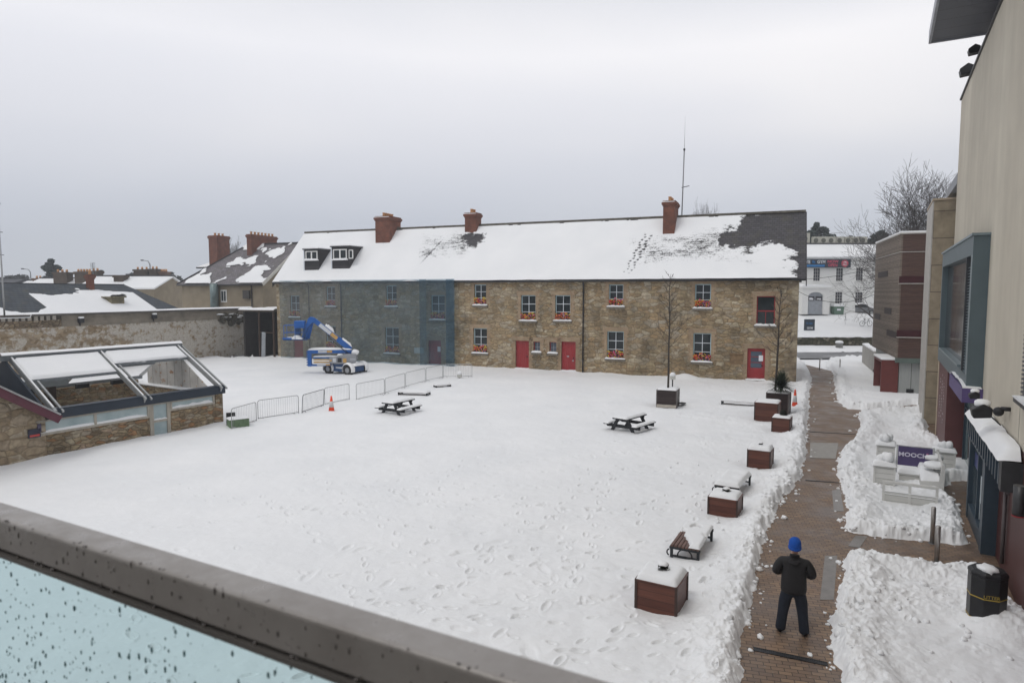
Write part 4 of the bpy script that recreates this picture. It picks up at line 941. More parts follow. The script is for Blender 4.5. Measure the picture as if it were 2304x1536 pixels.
# ---------------- lean-to in the corner
lt = SB.empty('lean_to'); tag(lt, 'dark open lean-to with a snowy canopy squeezed between boundary wall and stone building', 'shed')
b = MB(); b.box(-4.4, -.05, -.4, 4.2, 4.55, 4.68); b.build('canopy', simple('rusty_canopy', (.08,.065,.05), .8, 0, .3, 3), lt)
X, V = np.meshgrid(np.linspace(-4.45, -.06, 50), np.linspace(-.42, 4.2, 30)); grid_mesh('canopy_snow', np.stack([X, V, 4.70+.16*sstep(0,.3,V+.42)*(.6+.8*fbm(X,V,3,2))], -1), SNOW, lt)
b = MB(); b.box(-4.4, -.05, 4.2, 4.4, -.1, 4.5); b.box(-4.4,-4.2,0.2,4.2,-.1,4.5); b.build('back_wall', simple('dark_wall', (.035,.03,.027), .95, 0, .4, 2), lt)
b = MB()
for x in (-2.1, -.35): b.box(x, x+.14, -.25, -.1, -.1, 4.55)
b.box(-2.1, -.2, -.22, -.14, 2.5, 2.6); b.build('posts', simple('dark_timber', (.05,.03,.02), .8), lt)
b = MB(); b.box(-1.75, -1.3, -.35, -.28, 0, 2.6, Matrix.Rotation(.06, 3, 'Y'), (-1.5,0,0)); o = b.build('leaning_plank', simple('grey_plank', (.28,.30,.32), .7), None); o.location = lt.location; o.rotation_euler = lt.rotation_euler; tag(o, 'grey plank leaning in the dark gap beside the stone building', 'plank')
x1,z1 = BW.y(515,706,.2)
b = MB(); rr = random.Random(9)
for k in range(9): b.ico((.4+k*.45, .15, 4.05+.2*math.sin(k*1.7)), .24, 2, (1.7,.7,.32), .35, rr)
b.build('ivy_snow', SNOW, bw)
b = MB()
for k in range(7): b.ico((.5+k*.55, .08, 3.75+.25*math.sin(k*2.7)), .42, 2, (1.1,.6,.9), .45, rr, False)
b.build('ivy', simple('dark_ivy', (.05,.042,.025), .9, 0, .5, 8, .4), bw)

# ---------------- generic roof + snow for the houses beyond
def slope_snow(name, parent, x0, x1, y0, z0, y1, z1, thresh, seed, res=.16, T=.10, taper=None, sx=.5, sv=.8, base=0.0):
    sl = math.hypot(y1-y0, z1-z0); n = Vector((0, -(z1-z0), (y1-y0))).normalized()
    if n.z < 0: n = -n
    nx = int((x1-x0)/res)+2; nv = int(sl/res)+2; X, V = np.meshgrid(np.linspace(x0, x1, nx), np.linspace(0, sl, nv))
    f = fbm(X*sx, V*sv, 5, seed) + (taper(X, V/sl) if taper is not None else 0); t = np.clip((f-thresh)*2.2, -.05, T)
    P = np.stack([X, y0+(y1-y0)*V/sl+n.y*t, z0+(z1-z0)*V/sl+n.z*t], -1); low = t < -.012
    return grid_mesh(name, P, COVER, parent, ~(low[:-1,:-1] & low[1:,:-1] & low[:-1,1:] & low[1:,1:]), attr=.30+t*11)
TANR = simple('tan_render', (.26,.215,.15), .9, 0, .18, .8, .2); WHITE_UP = simple('white_upvc', (.72,.72,.70), .5); DULL_BRICK = mat_brick('dull_brick', (.17,.085,.055), (.12,.075,.055), (.12,.09,.07))
# House A: slate roofed house with two red stacks
HA = Frame(at_dist(592, 690, 72), SB.u)
ha = HA.empty('slate_roofed_house'); tag(ha, 'tan rendered house with patchy snow on grey slates and two large red chimneys', 'house')
hz0, hz1, hw, hl = 7.55, 12.2, 6.2, 12.2
b = MB(); b.box(-hl, 0, 0, 2*hw, -.1, hz0); b.prism([(0,hz0-.01),(hw,hz1-.1),(2*hw,hz0-.01)], 'x', -.5, -.01); b.build('wall', TANR, ha)
HIP = 4.2
b = MB(); b.face([(-hl-.4,-.35,hz0-.25),(.4,-.35,hz0-.25),(.4,hw,hz1),(-hl+HIP,hw,hz1)]); b.face([(-hl-.4,2*hw+.35,hz0-.25),(-hl+HIP,hw,hz1),(.4,hw,hz1),(.4,2*hw+.35,hz0-.25)]); b.face([(-hl-.4,-.35,hz0-.25),(-hl+HIP,hw,hz1),(-hl-.4,2*hw+.35,hz0-.25)])
r_ = b.build('roof', SLATE_GREY, ha, fix=False); md = r_.modifiers.new('s', 'SOLIDIFY'); md.thickness = .1
b = MB(); b.beam((.43,-.4,hz0-.32),(.43,hw,hz1-.08),.06,.34,(0,-1,1)); b.beam((.43,2*hw+.4,hz0-.32),(.43,hw,hz1-.08),.06,.34,(0,1,1)); b.build('bargeboard', simple('cream_board', (.55,.53,.48), .6), ha)
b = MB(); b.beam((-hl+HIP,hw,hz1+.05),(.4,hw,hz1+.05),.3,.14); b.beam((-hl-.4,-.35,hz0-.2),(-hl+HIP,hw,hz1+.05),.2,.12); b.build('ridge_tiles', GUTTER, ha)
def tapA(X, t): return np.where(t < .42, .10*(1-t/.42)+.02, -.04) - .5*((X+hl+.4) < t*(HIP+.4)) + .08*(X > -1.8)*(t > .3) + .10*np.exp(-((X+3.1-t*2)**2)/.35)*(t > .3)
slope_snow('roof_snow', ha, -hl-.4, .4, -.35, hz0-.22, hw, hz1+.03, .52, 7, .11, .14, tapA, .42, .5)
b = MB(); b.tube([(-hl-.3,-.45,hz0-.35),(.4,-.45,hz0-.35)], .08, 6); b.build('gutter', GUTTER, ha)
n2 = Vector((0,-(hz1-hz0+.25),hw+.35)).normalized()
for (pl, pr_, pb, pt, pots, dep) in [(470,488,563,530,3,2.0),(556,566,575,527,7,4.3)]:
    a = HA.plane(pl, pb, (0,-.35,hz0-.25), n2); c = HA.plane(pr_, pb, (0,-.35,hz0-.25), n2); zt = HA.y(pl, pt, a.y)[1]
    w = max(.7, c.x-a.x); cc = chimney(r_, HA, a.x+w/2, a.y, a.y+dep, w, a.z-(3.5 if pots == 3 else .5), zt, pots, RED_BRICK, .15, True, False)
b = MB()
x0, z1_ = HA.y(497,652,0); x1, z0_ = HA.y(511,680,0); b.box(x0, x1, -.05, -.001, z0_, z1_); b.build('window', WHITE_UP, ha); b = MB(); b.box(x0+.12, (x0+x1)/2-.05, -.07, -.051, z0_+.15, z1_-.15); b.box((x0+x1)/2+.05, x1-.12, -.07, -.051, z0_+.15, z1_-.15); b.build('pane', GLASS, ha)
x0, z1_ = HA.y(476,638,-.4); x1, z0_ = HA.y(491,680,-.4); b = MB(); b.tube([((x0+x1)/2,-.5,z0_-.6),((x0+x1)/2,-.5,z1_)], (x1-x0)/2, 12); b.build('flue', simple('green_steel', (.16,.21,.21), .4, .4), ha)
x0, z1_ = HA.y(549,645,0); x1, z0_ = HA.y(564,672,0); b = MB(); b.box(x0, x1, -.25, -.001, z0_, z1_-.4); b.build('extractor', simple('dark_box', (.06,.055,.05), .7), ha); b = MB(); b.tube([(x1+.25,-.1,hz0-.3),(x1+.25,-.1,3)], .06, 6); b.build('downpipe', IRON, ha)
# lower hipped wing behind the left end
hb = HA.empty('hipped_roof_house', -hl-.4, 6.5); tag(hb, 'hipped snow-covered roof poking up behind the left end of the slate-roofed house', 'house')
b = MB(); b.box(-3.2, 3, 0, 7, 0, 9.6); b.build('wall', TANR, hb); b = MB()
for f in (((-3.8,-.6,9.6),(3.6,-.6,9.6),(1.5,3.5,11.9),(.2,3.5,11.9)),((-3.8,-.6,9.6),(.2,3.5,11.9),(-3.8,7.6,9.6)),((3.6,-.6,9.6),(3.6,7.6,9.6),(1.5,3.5,11.9)),((-3.8,7.6,9.6),(.2,3.5,11.9),(1.5,3.5,11.9),(3.6,7.6,9.6))): b.face(f)
o = b.build('roof', SNOW, hb); b = MB(); b.box(-3.8, 3.6, -.65, 7.6, 9.42, 9.6); b.build('eaves', GUTTER, hb)
# Slate roof B behind the boundary wall
rb = BW.empty('long_slate_roofed_shed'); tag(rb, 'long low building with blue slate roof half under drifted snow behind the boundary wall', 'building')
yB, zB, yE, zEv = -6.5, 7.05, -1.2, 4.35; xb0, xb1 = 9.2, 42
b = MB(); b.box(xb0+.4, xb1, -12, -1.4, 0, zEv); b.prism([(-1.4,zEv),(yB,zB-.05),(-12,zEv)], 'x', xb0+.4, xb1); b.build('wall', TANR, rb)
b = MB(); b.face([(xb0-2.6,yE,zEv),(xb1,yE,zEv),(xb1,yB,zB),(xb0,yB,zB)]); b.face([(xb0,yB,zB),(xb1,yB,zB),(xb1,-12.2,zEv),(xb0-2.6,-12.2,zEv)]); b.face([(xb0-2.6,yE,zEv),(xb0,yB,zB),(xb0-2.6,-12.2,zEv)])
o = b.build('roof', SLATE_BLUE, rb, fix=False); md = o.modifiers.new('s', 'SOLIDIFY'); md.thickness = .1
def tapB(X, t): 
    edge = .50 + .20*np.sin((X-xb0)*.30+1.9) + .10*np.sin((X-xb0)*.9)
    return np.where(X < xb0+9.5, np.where(X < xb0+.2, -1, 1.2*(.72-t)), .9*(edge-t))
slope_snow('roof_snow', rb, xb0-2.2, xb1, yE, zEv+.06, yB, zB+.03, .5, 17, .14, .13, tapB, .3, .6)
b = MB(); b.beam((xb0,yB,zB+.04),(xb1,yB,zB+.04),.3,.12); b.build('ridge_tiles', GUTTER, rb)
nB = Vector((0, (zB-zEv), (yE-yB))).normalized()
P_ = BW.plane(208, 655, (0,yE,zEv), nB); zt = BW.y(208, 625, P_.y)[1]; chimney(o, BW, P_.x, P_.y-.5, P_.y+.0, .42, P_.z-.3, zt+.3, 1, RED_BRICK, .14)
P_ = BW.plane(266, 688, (0,yE,zEv), nB); zt = BW.y(266, 667, P_.y)[1]; b = MB(); b.box(P_.x-.6, P_.x+.6, P_.y-1, P_.y, P_.z-.5, zt-.1); b.box(P_.x-.75, P_.x+.75, P_.y-1.1, P_.y+.12, zt-.1, zt); c = b.build('vent_stack', simple('mossy_block', (.20,.175,.11), .9, 0, .4, 2, .3), o)
b = MB(); sill_snow(b, P_.x-.75, P_.x+.75, P_.y-1.1, P_.y+.1, zt, .2, rr); b.build('snow', SNOW, c)
b = MB(); b.box(xb0-2.9, xb0-2.7, -12, -1.1, 3.5, 4.3); b.build('dark_verge', NAVY, rb)
# houses in the distance, snow roofs seen over the slate roof
def far_house(pxl, pxr, py_r, py_e, Y, label, ridge_h=None, mat=None, roofm=None, name='snow_roofed_house', snow=True):
    a = at_dist(pxl, py_r, Y); c = at_dist(pxr, py_r, Y); e = at_dist(pxl, py_e, Y-5)
    h = empty(name, (a.x, Y, 0)); tag(h, label, 'house', 'houses far beyond the boundary wall'); L_ = c.x-a.x
    b = MB(); b.box(0, L_, -4.6, 4.6, 0, e.z); b.prism([(-4.6,e.z),(0,a.z-.05),(4.6,e.z)], 'x', .01, L_-.01); b.build('wall', mat or TANR, h)
    b = MB(); b.face([(-.3,-5,e.z-.1),(L_+.3,-5,e.z-.1),(L_+.3,0,a.z),(-.3,0,a.z)]); b.face([(-.3,0,a.z),(L_+.3,0,a.z),(L_+.3,5,e.z-.1),(-.3,5,e.z-.1)]); o = b.build('roof', roofm or SNOW, h, fix=False); md = o.modifiers.new('s', 'SOLIDIFY'); md.thickness = .2
    b = MB(); b.beam((-.3,0,a.z+.06),(L_+.3,0,a.z+.06),.3,.16); b.build('ridge_tiles', GUTTER, h)
    return h, a, o
DCH = simple('sooty_brick', (.075,.055,.04), .9, 0, .3, 2, .2)
def far_chim(h, a, pxl, pxr, pt, pb, Y, pots, mat=DCH, dy=-2.5):
    p = at_dist(pxl, pt, Y+dy); q = at_dist(pxr, pt, Y+dy); zb = at_dist(pxl, pb, Y+dy).z; w = q.x-p.x
    b = MB(); x0 = p.x-a.x; b.box(x0, x0+w, dy, dy+1.4, zb-1, p.z-.25); b.box(x0-.12, x0+w+.12, dy-.1, dy+1.5, p.z-.5, p.z-.2); c = b.build('chimney', mat, h)
    for i in range(pots):
        pb_ = MB(); pb_.lathe([(.16,0),(.13,.4)], (x0+w*(i+.5)/pots, dy+.6, p.z-.2), 8); pb_.build('chimney_pot', POT, c)
h, a, r1 = far_house(222, 385, 621, 646, 92, 'far house with wide smooth snow roof left of the tan rendered house')
far_chim(h, a, 255, 275, 616, 628, 92, 0)
h, a, r2 = far_house(95, 222, 626, 648, 96, 'far snow roof with broad sooty chimneys below the dark conifer'); far_chim(h, a, 119, 149, 609, 640, 96, 3); far_chim(h, a, 167, 199, 608, 640, 96, 5); far_chim(h, a, 200, 218, 606, 632, 96, 2)
h, a, r3 = far_house(68, 96, 631, 650, 104, 'small far house with a red brick chimney near the left edge', mat=DULL_BRICK); far_chim(h, a, 73, 88, 623, 645, 104, 2, DULL_BRICK)
h, a, r4 = far_house(288, 372, 618, 640, 104, 'far dark roofs with round sooty chimney stacks beside the tan house', roofm=SLATE); far_chim(h, a, 300, 330, 603, 622, 104, 3); far_chim(h, a, 335, 352, 602, 620, 104, 2); far_chim(h, a, 357, 372, 608, 622, 104, 3, DULL_BRICK)
h, a, r5 = far_house(-60, 55, 627, 641, 112, 'flat dark building with a band of windows at the far left edge', mat=simple('dark_cladding', (.05,.052,.06), .7), roofm=simple('dark_cladding', (.05,.052,.06), .7), name='dark_building')
# ============================================================ right side: modern building, timber building, white house
BEIGE = NT('beige_panel'); m = BEIGE; v = m.coord((1,1,.03)); f = m.noise(v, .8, 5, .55); v2 = m.coord()
m.set(col=m.mix(1.0, m.ramp(f, [(.3,(.465,.42,.345)),(.7,(.565,.52,.43))]), m.ramp(m.noise(v2, .8, 3), [(.3,.93),(.7,1.05)]), 'MULTIPLY'), rough=.75, spec=.2); m.bump(m.noise(v2, 30, 3), .05, .01); BEIGE = m.m
SOFFIT = mat_planks('soffit_metal', (.085,.09,.105), (.10,.105,.12), .9, 'X', .5, .2, .02, .2)
STEELBLUE = simple('blue_grey_metal', (.10,.135,.15), .45, .3, .08, 2, .03)
MAROON = mat_planks('maroon_ribbed_cladding', (.085,.03,.028), (.105,.036,.032), .10, 'X', .5, .6, .25, .25)
MARPLAIN = simple('maroon_panel', (.10,.035,.035), .55, 0, .15, 1.5, .05)
CLER = simple('plum_panel', (.13,.085,.09), .6, 0, .15, .8, .05)
mb = MO.empty('modern_building'); tag(mb, 'tall beige panelled building with blue-grey projecting window, shopfront and dark roof overhang', 'building')
b = MB(); b.box(-34, 13.8, -9, 0, 3.15, 14.5); b.build('upper_wall', BEIGE, mb)
b = MB()
for x in (-3.0,): b.box(x-.012, x+.012, -.001, .004, 3.16, 14.4)
b.build('panel_joint', simple('joint_grey', (.22,.20,.17), .8), mb)
b = MB(); b.box(-34, 13.85, -.25, .06, 14.501, 14.58); b.build('coping', GUTTER, mb)
b = MB(); b.box(-34, 8.3, -6, -.35, 14.58, 15.4); b.build('clerestory', CLER, mb)
b = MB(); b.box(-34, 8.4, -6, 1.42, 15.4, 15.52); o = b.build('roof_overhang', SOFFIT, mb); b = MB(); b.box(-34, 8.46, 1.42, 1.5, 15.36, 15.8); b.box(8.4, 8.46, -6, 1.42, 15.36, 15.8); b.build('fascia', simple('pale_fascia', (.30,.31,.34), .5), o)
b = MB(); b.box(13.9, 19.4, -4, 0, 11.05, 11.5); b.box(13.9, 18.6, -5, -1.2, 0.5, 11.04); b.build('rear_roof', simple('rear_grey', (.25,.26,.28), .6), mb)
def floodlight(x, y, z, s, parent, snow=False):
    b = MB(); b.prism([(y+.55*s,z-.22*s),(y+.62*s,z+.1*s),(y+.25*s,z+.36*s),(y-.05*s,z+.2*s),(y-.02*s,z-.15*s)], 'x', x-.35*s, x+.35*s); o = b.build('floodlight', IRON, parent, bevel=.02)
    b = MB(); b.beam((x,y,z-.1*s),(x,y-.35*s,z-.45*s),.06*s,.05*s); b.build('bracket', IRON, o)
    if snow: b = MB(); b.ico((x,y+.25*s,z+.34*s), .3*s, 2, (1.1,.95,.55), .1, random.Random(2)); b.build('snow', SNOW, o)
floodlight(8.7, -.05, 14.95, .55, mb); floodlight(11.0, -.1, 14.9, .72, mb)
# oriel
oz0, oz1, ox0, ox1, oy = 3.47, 8.02, 2.75, 13.6, .40
orl = empty('projecting_window'); orl.parent = mb
b = MB(); b.box(ox0, ox0+.12, 0, oy, oz0, oz1); b.box(ox0+.121, ox1, .001, oy, oz1-.55, oz1-.002); b.box(ox0+.121, ox1, .001, oy, oz0, oz0+.5); b.box(ox1-.3, ox1, .001, oy-.002, oz0+.5, oz1-.55); b.build('surround', STEELBLUE, orl)
b = MB(); b.box(ox0-.05, ox1+.05, -.0, oy+.05, oz1, oz1+.07); b.box(ox0+.12, ox0+.42, oy-.08, oy-.002, oz0+.5, oz1-.55); b.build('cap_flashing', simple('zinc_edge', (.20,.25,.27), .4, .4), orl)
b = MB(); b.box(ox0+1.6, ox1-.3, oy-.22, oy-.2, oz0+.5, oz1-.55); b.build('pane', mat_glass_dark('dark_brown_glass', (.02,.017,.016), .08), orl)
b = MB()
for k in range(36): z = oz0+.52+k*.09; b.beam((ox0+.42,oy-.10,z+.02),(ox0+1.55,oy-.10,z+.02),.12,.018,(0,.7,1))
b.build('louvre', STEELBLUE, orl); b = MB(); b.box(ox0+1.54, ox0+1.62, oy-.2, oy, oz0+.5, oz1-.55); b.box(ox0+.42, ox0+1.6, oy-.3, oy-.28, oz0+.5, oz1-.55); b.build('mullion', simple('dark_mullion', (.05,.055,.06), .5), orl)
b = MB(); b.box(5.5, 13.2, oy-.2, oy+.0, oz0+.5, oz0+.56); b.build('sill', simple('zinc_edge', (.20,.25,.27), .4, .4), orl)
# ground storey
b = MB(); b.box(-34, -.85, -.35, -.001, -.1, 3.15); b.build('ribbed_cladding', MAROON, mb)
b = MB(); b.box(-.85, 14, -6, -.36, -.1, 3.149); b.box(-.85, 13.8, -.36, .02, 2.93, 3.149); b.build('recess_wall', MARPLAIN, mb)
sh = empty('shopfront'); sh.parent = mb
b = MB(); b.box(-1.0,-.62,-.1,.3,-.1,2.4); b.box(2.0,2.22,-.1,.3,-.1,2.9); b.box(-.62,2.0,.0,.28,-.1,.42); b.box(-.62,2.0,.1,.28,2.2,2.42); b.box(.55,.62,.14,.26,.42,2.2); b.build('shop_frame', simple('dark_blue_frame', (.035,.055,.075), .4, .1, .1, 3), sh)
b = MB(); b.box(-.62,2.0,.16,.18,.42,2.2); b.build('pane', mat_glass_dark('shop_glass', (.04,.05,.055), .03), sh)
b = MB(); b.box(.2,.5,.19,.192,.9,1.6); b.box(.35,.45,.193,.195,.45,1.2); b.build('window_sticker', simple('frosted_white', (.55,.60,.62), .3), sh)
b = MB(); b.box(.8,1.9,.185,.187,1.55,1.95); b.build('window_poster', simple('blue_poster', (.04,.05,.16), .3), sh)
cp = empty('entrance_canopy'); cp.parent = mb
b = MB(); b.box(-3.7, 2.3, -.001, .34, 2.80, 2.92); b.box(-3.75, -3.45, 0, .36, 2.3, 2.92); b.build('canopy_deck', GUTTER, cp)
b = MB(); x = -3.4
while x < 2.2: b.box(x, x+.12, .28, .36, 2.36, 2.80); b.box(x+.12, x+.36, .28, .30, 2.36, 2.80); x += .40
b.build('fins', simple('dark_blue_frame', (.035,.055,.075), .4, .1, .1, 3), cp)
X, V = np.meshgrid(np.linspace(-3.7, 2.3, 100), np.linspace(0, 1, 14)); T = (.20+.12*fbm(X*.8, V, 3, 3))*(1-(V*1.0)**3)*np.where(np.abs(X+.6) < .12, .6, 1)*np.minimum(1, (X+3.72)*4)
grid_mesh('canopy_snow', np.stack([X, .0+.42*V+.05*fbm(X*2, V, 2, 4), 2.925+T], -1), SNOW, cp)
floodlight(-1.3, .30, 3.55, .62, mb, True); floodlight(1.2, .25, 3.6, .38, mb, True)
b = MB(); b.tube([(-1.9,0,3.75),(-1.9,.18,3.75)],.05,8); b.ico((-1.9,.22,3.68),.11,2); b.build('camera_dome', IRON, mb)
b = MB(); b.box(2.6, 6.6, .0, .5, 3.2, 3.62); o = b.build('fascia_sign', simple('purple_sign', (.085,.06,.17), .5), mb); b = MB(); sill_snow(b, 2.6, 6.6, .02, .5, 3.62, .1, rr); b.build('snow', SNOW, o)
b = MB(); b.box(2.5, 8.9, -.3, -.28, .1, 2.9); b.build('glazed_screen', mat_glass_dark('shop_glass2', (.10,.13,.13), .05), mb)
b = MB()
for x in (2.45, 4.2, 6.0, 8.9): b.box(x, x+.1, -.32, -.2, -.05, 2.93)
b.box(2.5, 9, -.31, -.21, 2.1, 2.18); b.build('screen_frame', simple('dark_blue_frame', (.035,.055,.075), .4), mb)
b = MB(); b.box(9.2, 13.2, -.3, .35, -.1, 3.7); o = b.build('sign_pillar', MARPLAIN, mb); b = MB(); b.box(13.2, 13.55, -.3, .37, -.1, 3.72); b.build('pillar_edge', simple('tan_edge', (.42,.34,.25), .7), mb)
b = MB(); rl = random.Random(6)
for k in range(16):
    z = 3.0-k*.12
    for q in range(3):
        x = 12.3-q*.85; w = rl.uniform(.08,.3)
        if rl.random() < .75: b.box(x-w, x, .351, .355, z, z+.05)
b.build('small_lettering', simple('faded_white', (.42,.38,.38), .6), o)
for (x, y, z, big) in [(-5.25, .02, 2.55, 1)]:
    b = MB(); b.tube([(x,.28,z-.28),(x,.28,z+.28)], .10, 16); b.box(x-.05,x+.05,0,.2,z-.06,z+.06); o = b.build('wall_lamp', simple('lamp_grey', (.06,.06,.062), .4, .5), mb); b = MB(); b.tube([(x,.28,z-.30),(x,.28,z-.281)], .105, 16); b.build('lamp_rim', RED_PAINT, o)
b = MB(); b.tube([(-2.3,.06,.3),(-2.3,.06,2.0)], .04, 8); b.box(-2.38,-2.22,0,.08,1.9,2.02); b.build('door_pull', simple('grey_pipe', (.12,.10,.10), .5, .4), mb)
# louvred window with snowy sill at the frame's right edge
lx0, lx1, lz0, lz1 = -6.0, -3.35, 4.28, 7.0
b = MB()
for k in range(30): z = lz0+k*.09; b.beam((lx0,.03,z),(lx1,.03,z),.10,.02,(0,.7,1))
o = b.build('louvre', simple('black_louvre', (.03,.03,.03), .5), mb); b = MB(); b.box(lx0,lx1,-.03,.004,lz0,lz1); b.build('louvre_back', simple('black_back', (.01,.01,.01), .8), o)
b = MB(); b.box(lx0-.1,lx1+.15,.0,.16,lz0-.16,lz0-.08); o = b.build('louvre_sill', GUTTER, mb); b = MB(); sill_snow(b, lx0-.1, lx1+.14, .16, .01, lz0-.08, .10, rr); b.build('snow', SNOW, o)
# viewpoint balcony: wet floor, plus an unseen rear wall added to shade the rail
RF0 = Frame((0,0,0), (.4701,.8826)); bal = RF0.empty('balcony', 0, 0, 0); tag(bal, 'balcony floor at the viewpoint and unseen rear wall added to shade the wet handrail', 'balcony')
b = MB(); b.box(-3.2, .55, -3, 7, 4.55, 4.75); b.build('floor', simple('wet_grey_paving', (.16,.155,.15), .5, 0, .2, 2), bal); b = MB(); b.box(-3.4, -3.2, -3, 7, 4.0, 8.3); b.build('rear_shade_wall', simple('balcony_shade_wall', (.30,.28,.25), .7, 0, .15, 1), bal)
# stone-clad tower slab
STCLAD = mat_brick('stone_cladding', (.29,.24,.17), (.33,.275,.20), (.13,.10,.08), 3.4, 1.28, .022, .85, bump=.3)
P = MO.l(on_z(2078, 952)); tw = MO.empty('stone_clad_tower', P.x, P.y); tag(tw, 'narrow tan stone-clad tower standing between the timber building and the beige wall', 'tower')
b = MB(); b.box(0, 4.5, -3.6, 0, -.1, 10.75); b.build('cladding', STCLAD, tw); b = MB(); b.box(-.06, 4.56, -3.66, .06, 10.75, 10.84); b.build('coping', simple('tan_edge', (.42,.34,.25), .7), tw); b = MB(); b.box(.0, 4.5, 0.001, .05, 0, 10.7); b.build('lit_side_face', simple('pale_trim_and_lit_side', (.42,.40,.37), .7), tw)  # pale sheet over the whole side face paints in its brighter light
x, z = MO.y(2122,856,P.y); b = MB(); b.tube([(-.3,-2.3,3.2-.3),(-.3,-2.3,3.2+.3)],.12,12); b.box(-.2,0,-2.36,-2.24,3.15,3.25); b.build('wall_lamp', simple('lamp_grey', (.06,.06,.062), .4, .5), tw)
# timber building
WD = Frame(on_z(2012, 888), (.934,-.358)); tb = WD.empty('timber_clad_building'); tag(tb, 'timber-clad box building with dark slot windows, red bands and grey concrete base', 'building')
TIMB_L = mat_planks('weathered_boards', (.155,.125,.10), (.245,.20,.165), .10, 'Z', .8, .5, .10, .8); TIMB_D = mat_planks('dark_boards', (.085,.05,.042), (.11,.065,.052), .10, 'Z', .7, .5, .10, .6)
zt, zb = 10.02, 2.32
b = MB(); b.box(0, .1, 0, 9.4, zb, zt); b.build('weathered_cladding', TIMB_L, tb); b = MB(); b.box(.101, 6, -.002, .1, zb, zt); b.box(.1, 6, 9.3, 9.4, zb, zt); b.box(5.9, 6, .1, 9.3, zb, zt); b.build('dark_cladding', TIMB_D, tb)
b = MB(); b.box(-.05, 6.05, -.05, 9.45, zt, zt+.10); o = b.build('flat_roof', SNOW, tb)
b = MB(); b.box(-.045, -.001, -.05, 9.4, zt-.08, zt); b.box(-.05, 6, -.06, -.003, zt-.08, zt)
ztr = WD.y(2045, 566, 0)[1]; b.box(-.04, 6, -.05, -.003, ztr-.04, ztr); b.box(-.04, -.001, -.04, 9.4, ztr-.04, ztr)
z1, z2 = WD.y(2045, 637, 0)[1], WD.y(2045, 758, 0)[1]
for z in (z1, z2): b.box(-.04, 6, -.06, -.003, z-.05, z)
b.build('metal_trim', simple('pale_trim_and_lit_side', (.42,.40,.37), .7), tb)
for z in (z1, z2): b = MB(); b.box(-.02, 6, -.03, -.0025, z+.001, z+.42); b.build('red_band', simple('deep_red', (.045,.008,.012), .5), tb)
sl = [(1976,612,1998,622),(1990,693,2006,705),(1968,706,1981,716),(1995,744,2018,756)]
for (a, t_, c, bt) in sl:
    ya, za = WD.x(a, bt, 0); yb2, zc = WD.x(c, t_, 0); y0_, y1_ = min(ya, yb2), max(ya, yb2)
    w = MB(); zm = (za+zc)/2; w.box(-.02, -.001, max(0.05,y0_), y1_, zm-.2, zm+.2); w.build('slot_window', simple('slot_dark', (.03,.018,.016), .7), tb)
b = MB(); b.box(.25, 5.8, .25, 9.2, -.1, zb); b.build('base_wall', mat_planks('grey_panels', (.28,.29,.28), (.30,.31,.30), 1.15, 'H', .6, .2, .03, .2), tb)
b = MB(); b.box(-.02, 6, -.02, .25, zb-.3, zb-.001); b.build('soffit_edge', simple('green_grey', (.10,.13,.115), .6), tb)
vx, vz = WD.y(2047, 882, .25); b = MB(); b.box(vx-.2, vx+.2, .22, .249, vz-.2, vz+.2); b.build('vent', IRON, tb)
b = MB(); b.tube([(1.55,.0,1.55),(1.55,.0,2.1)], .1, 12); b.box(1.5,1.6,.05,.25,1.78,1.86); b.build('wall_lamp', simple('lamp_grey', (.06,.06,.062), .4, .5), tb)
b = MB(); b.box(-.75, -.15, .2, .32, -.1, 2.15); b.box(-.75, -.63, .32, 3.0, 2.0, 2.15); b.box(-.75,-.15,2.9,3.0,-.1,2.0); b.box(-.15, .24, .2, 3.0, 1.95, 2.15); b.box(-.15,.2,.2,.32,-.1,1.95); o = b.build('porch', simple('red_brown_panel', (.13,.032,.028), .5, 0, .12, 2), tb)
b = MB(); b.box(-.30,-.24,.5,2.8,.1,1.95); b.build('porch_door', MIST, o); b = MB(); b.box(-.8, .2, .15, 3.05, 2.151, 2.30); b.build('snow', SNOW, o, bevel=.05, seg=2)
p1_, p2_ = on_z(1986,862), on_z(1939,818); LW = Frame(p1_, (p2_-p1_)); lw = LW.empty('concrete_wall'); tag(lw, 'low pale grey concrete garden wall with snow on top, running back beside the timber building', 'wall')
b = MB(); b.box(0, (p2_-p1_).length, -.35, 0, -.1, 1.75); b.build('wall_face', simple('pale_concrete', (.33,.315,.29), .85, 0, .12, 1.2, .2), lw)
b = MB(); sill_snow(b, 5.5, (p2_-p1_).length, .02, -.36, 1.75, .16, rr); b.build('wall_snow', SNOW, lw)
b = MB()
for k in range(6): b.box(.6+k*.9, .85+k*.9, .001, .03, .22, .42)
b.build('recessed_lights', IRON, lw)
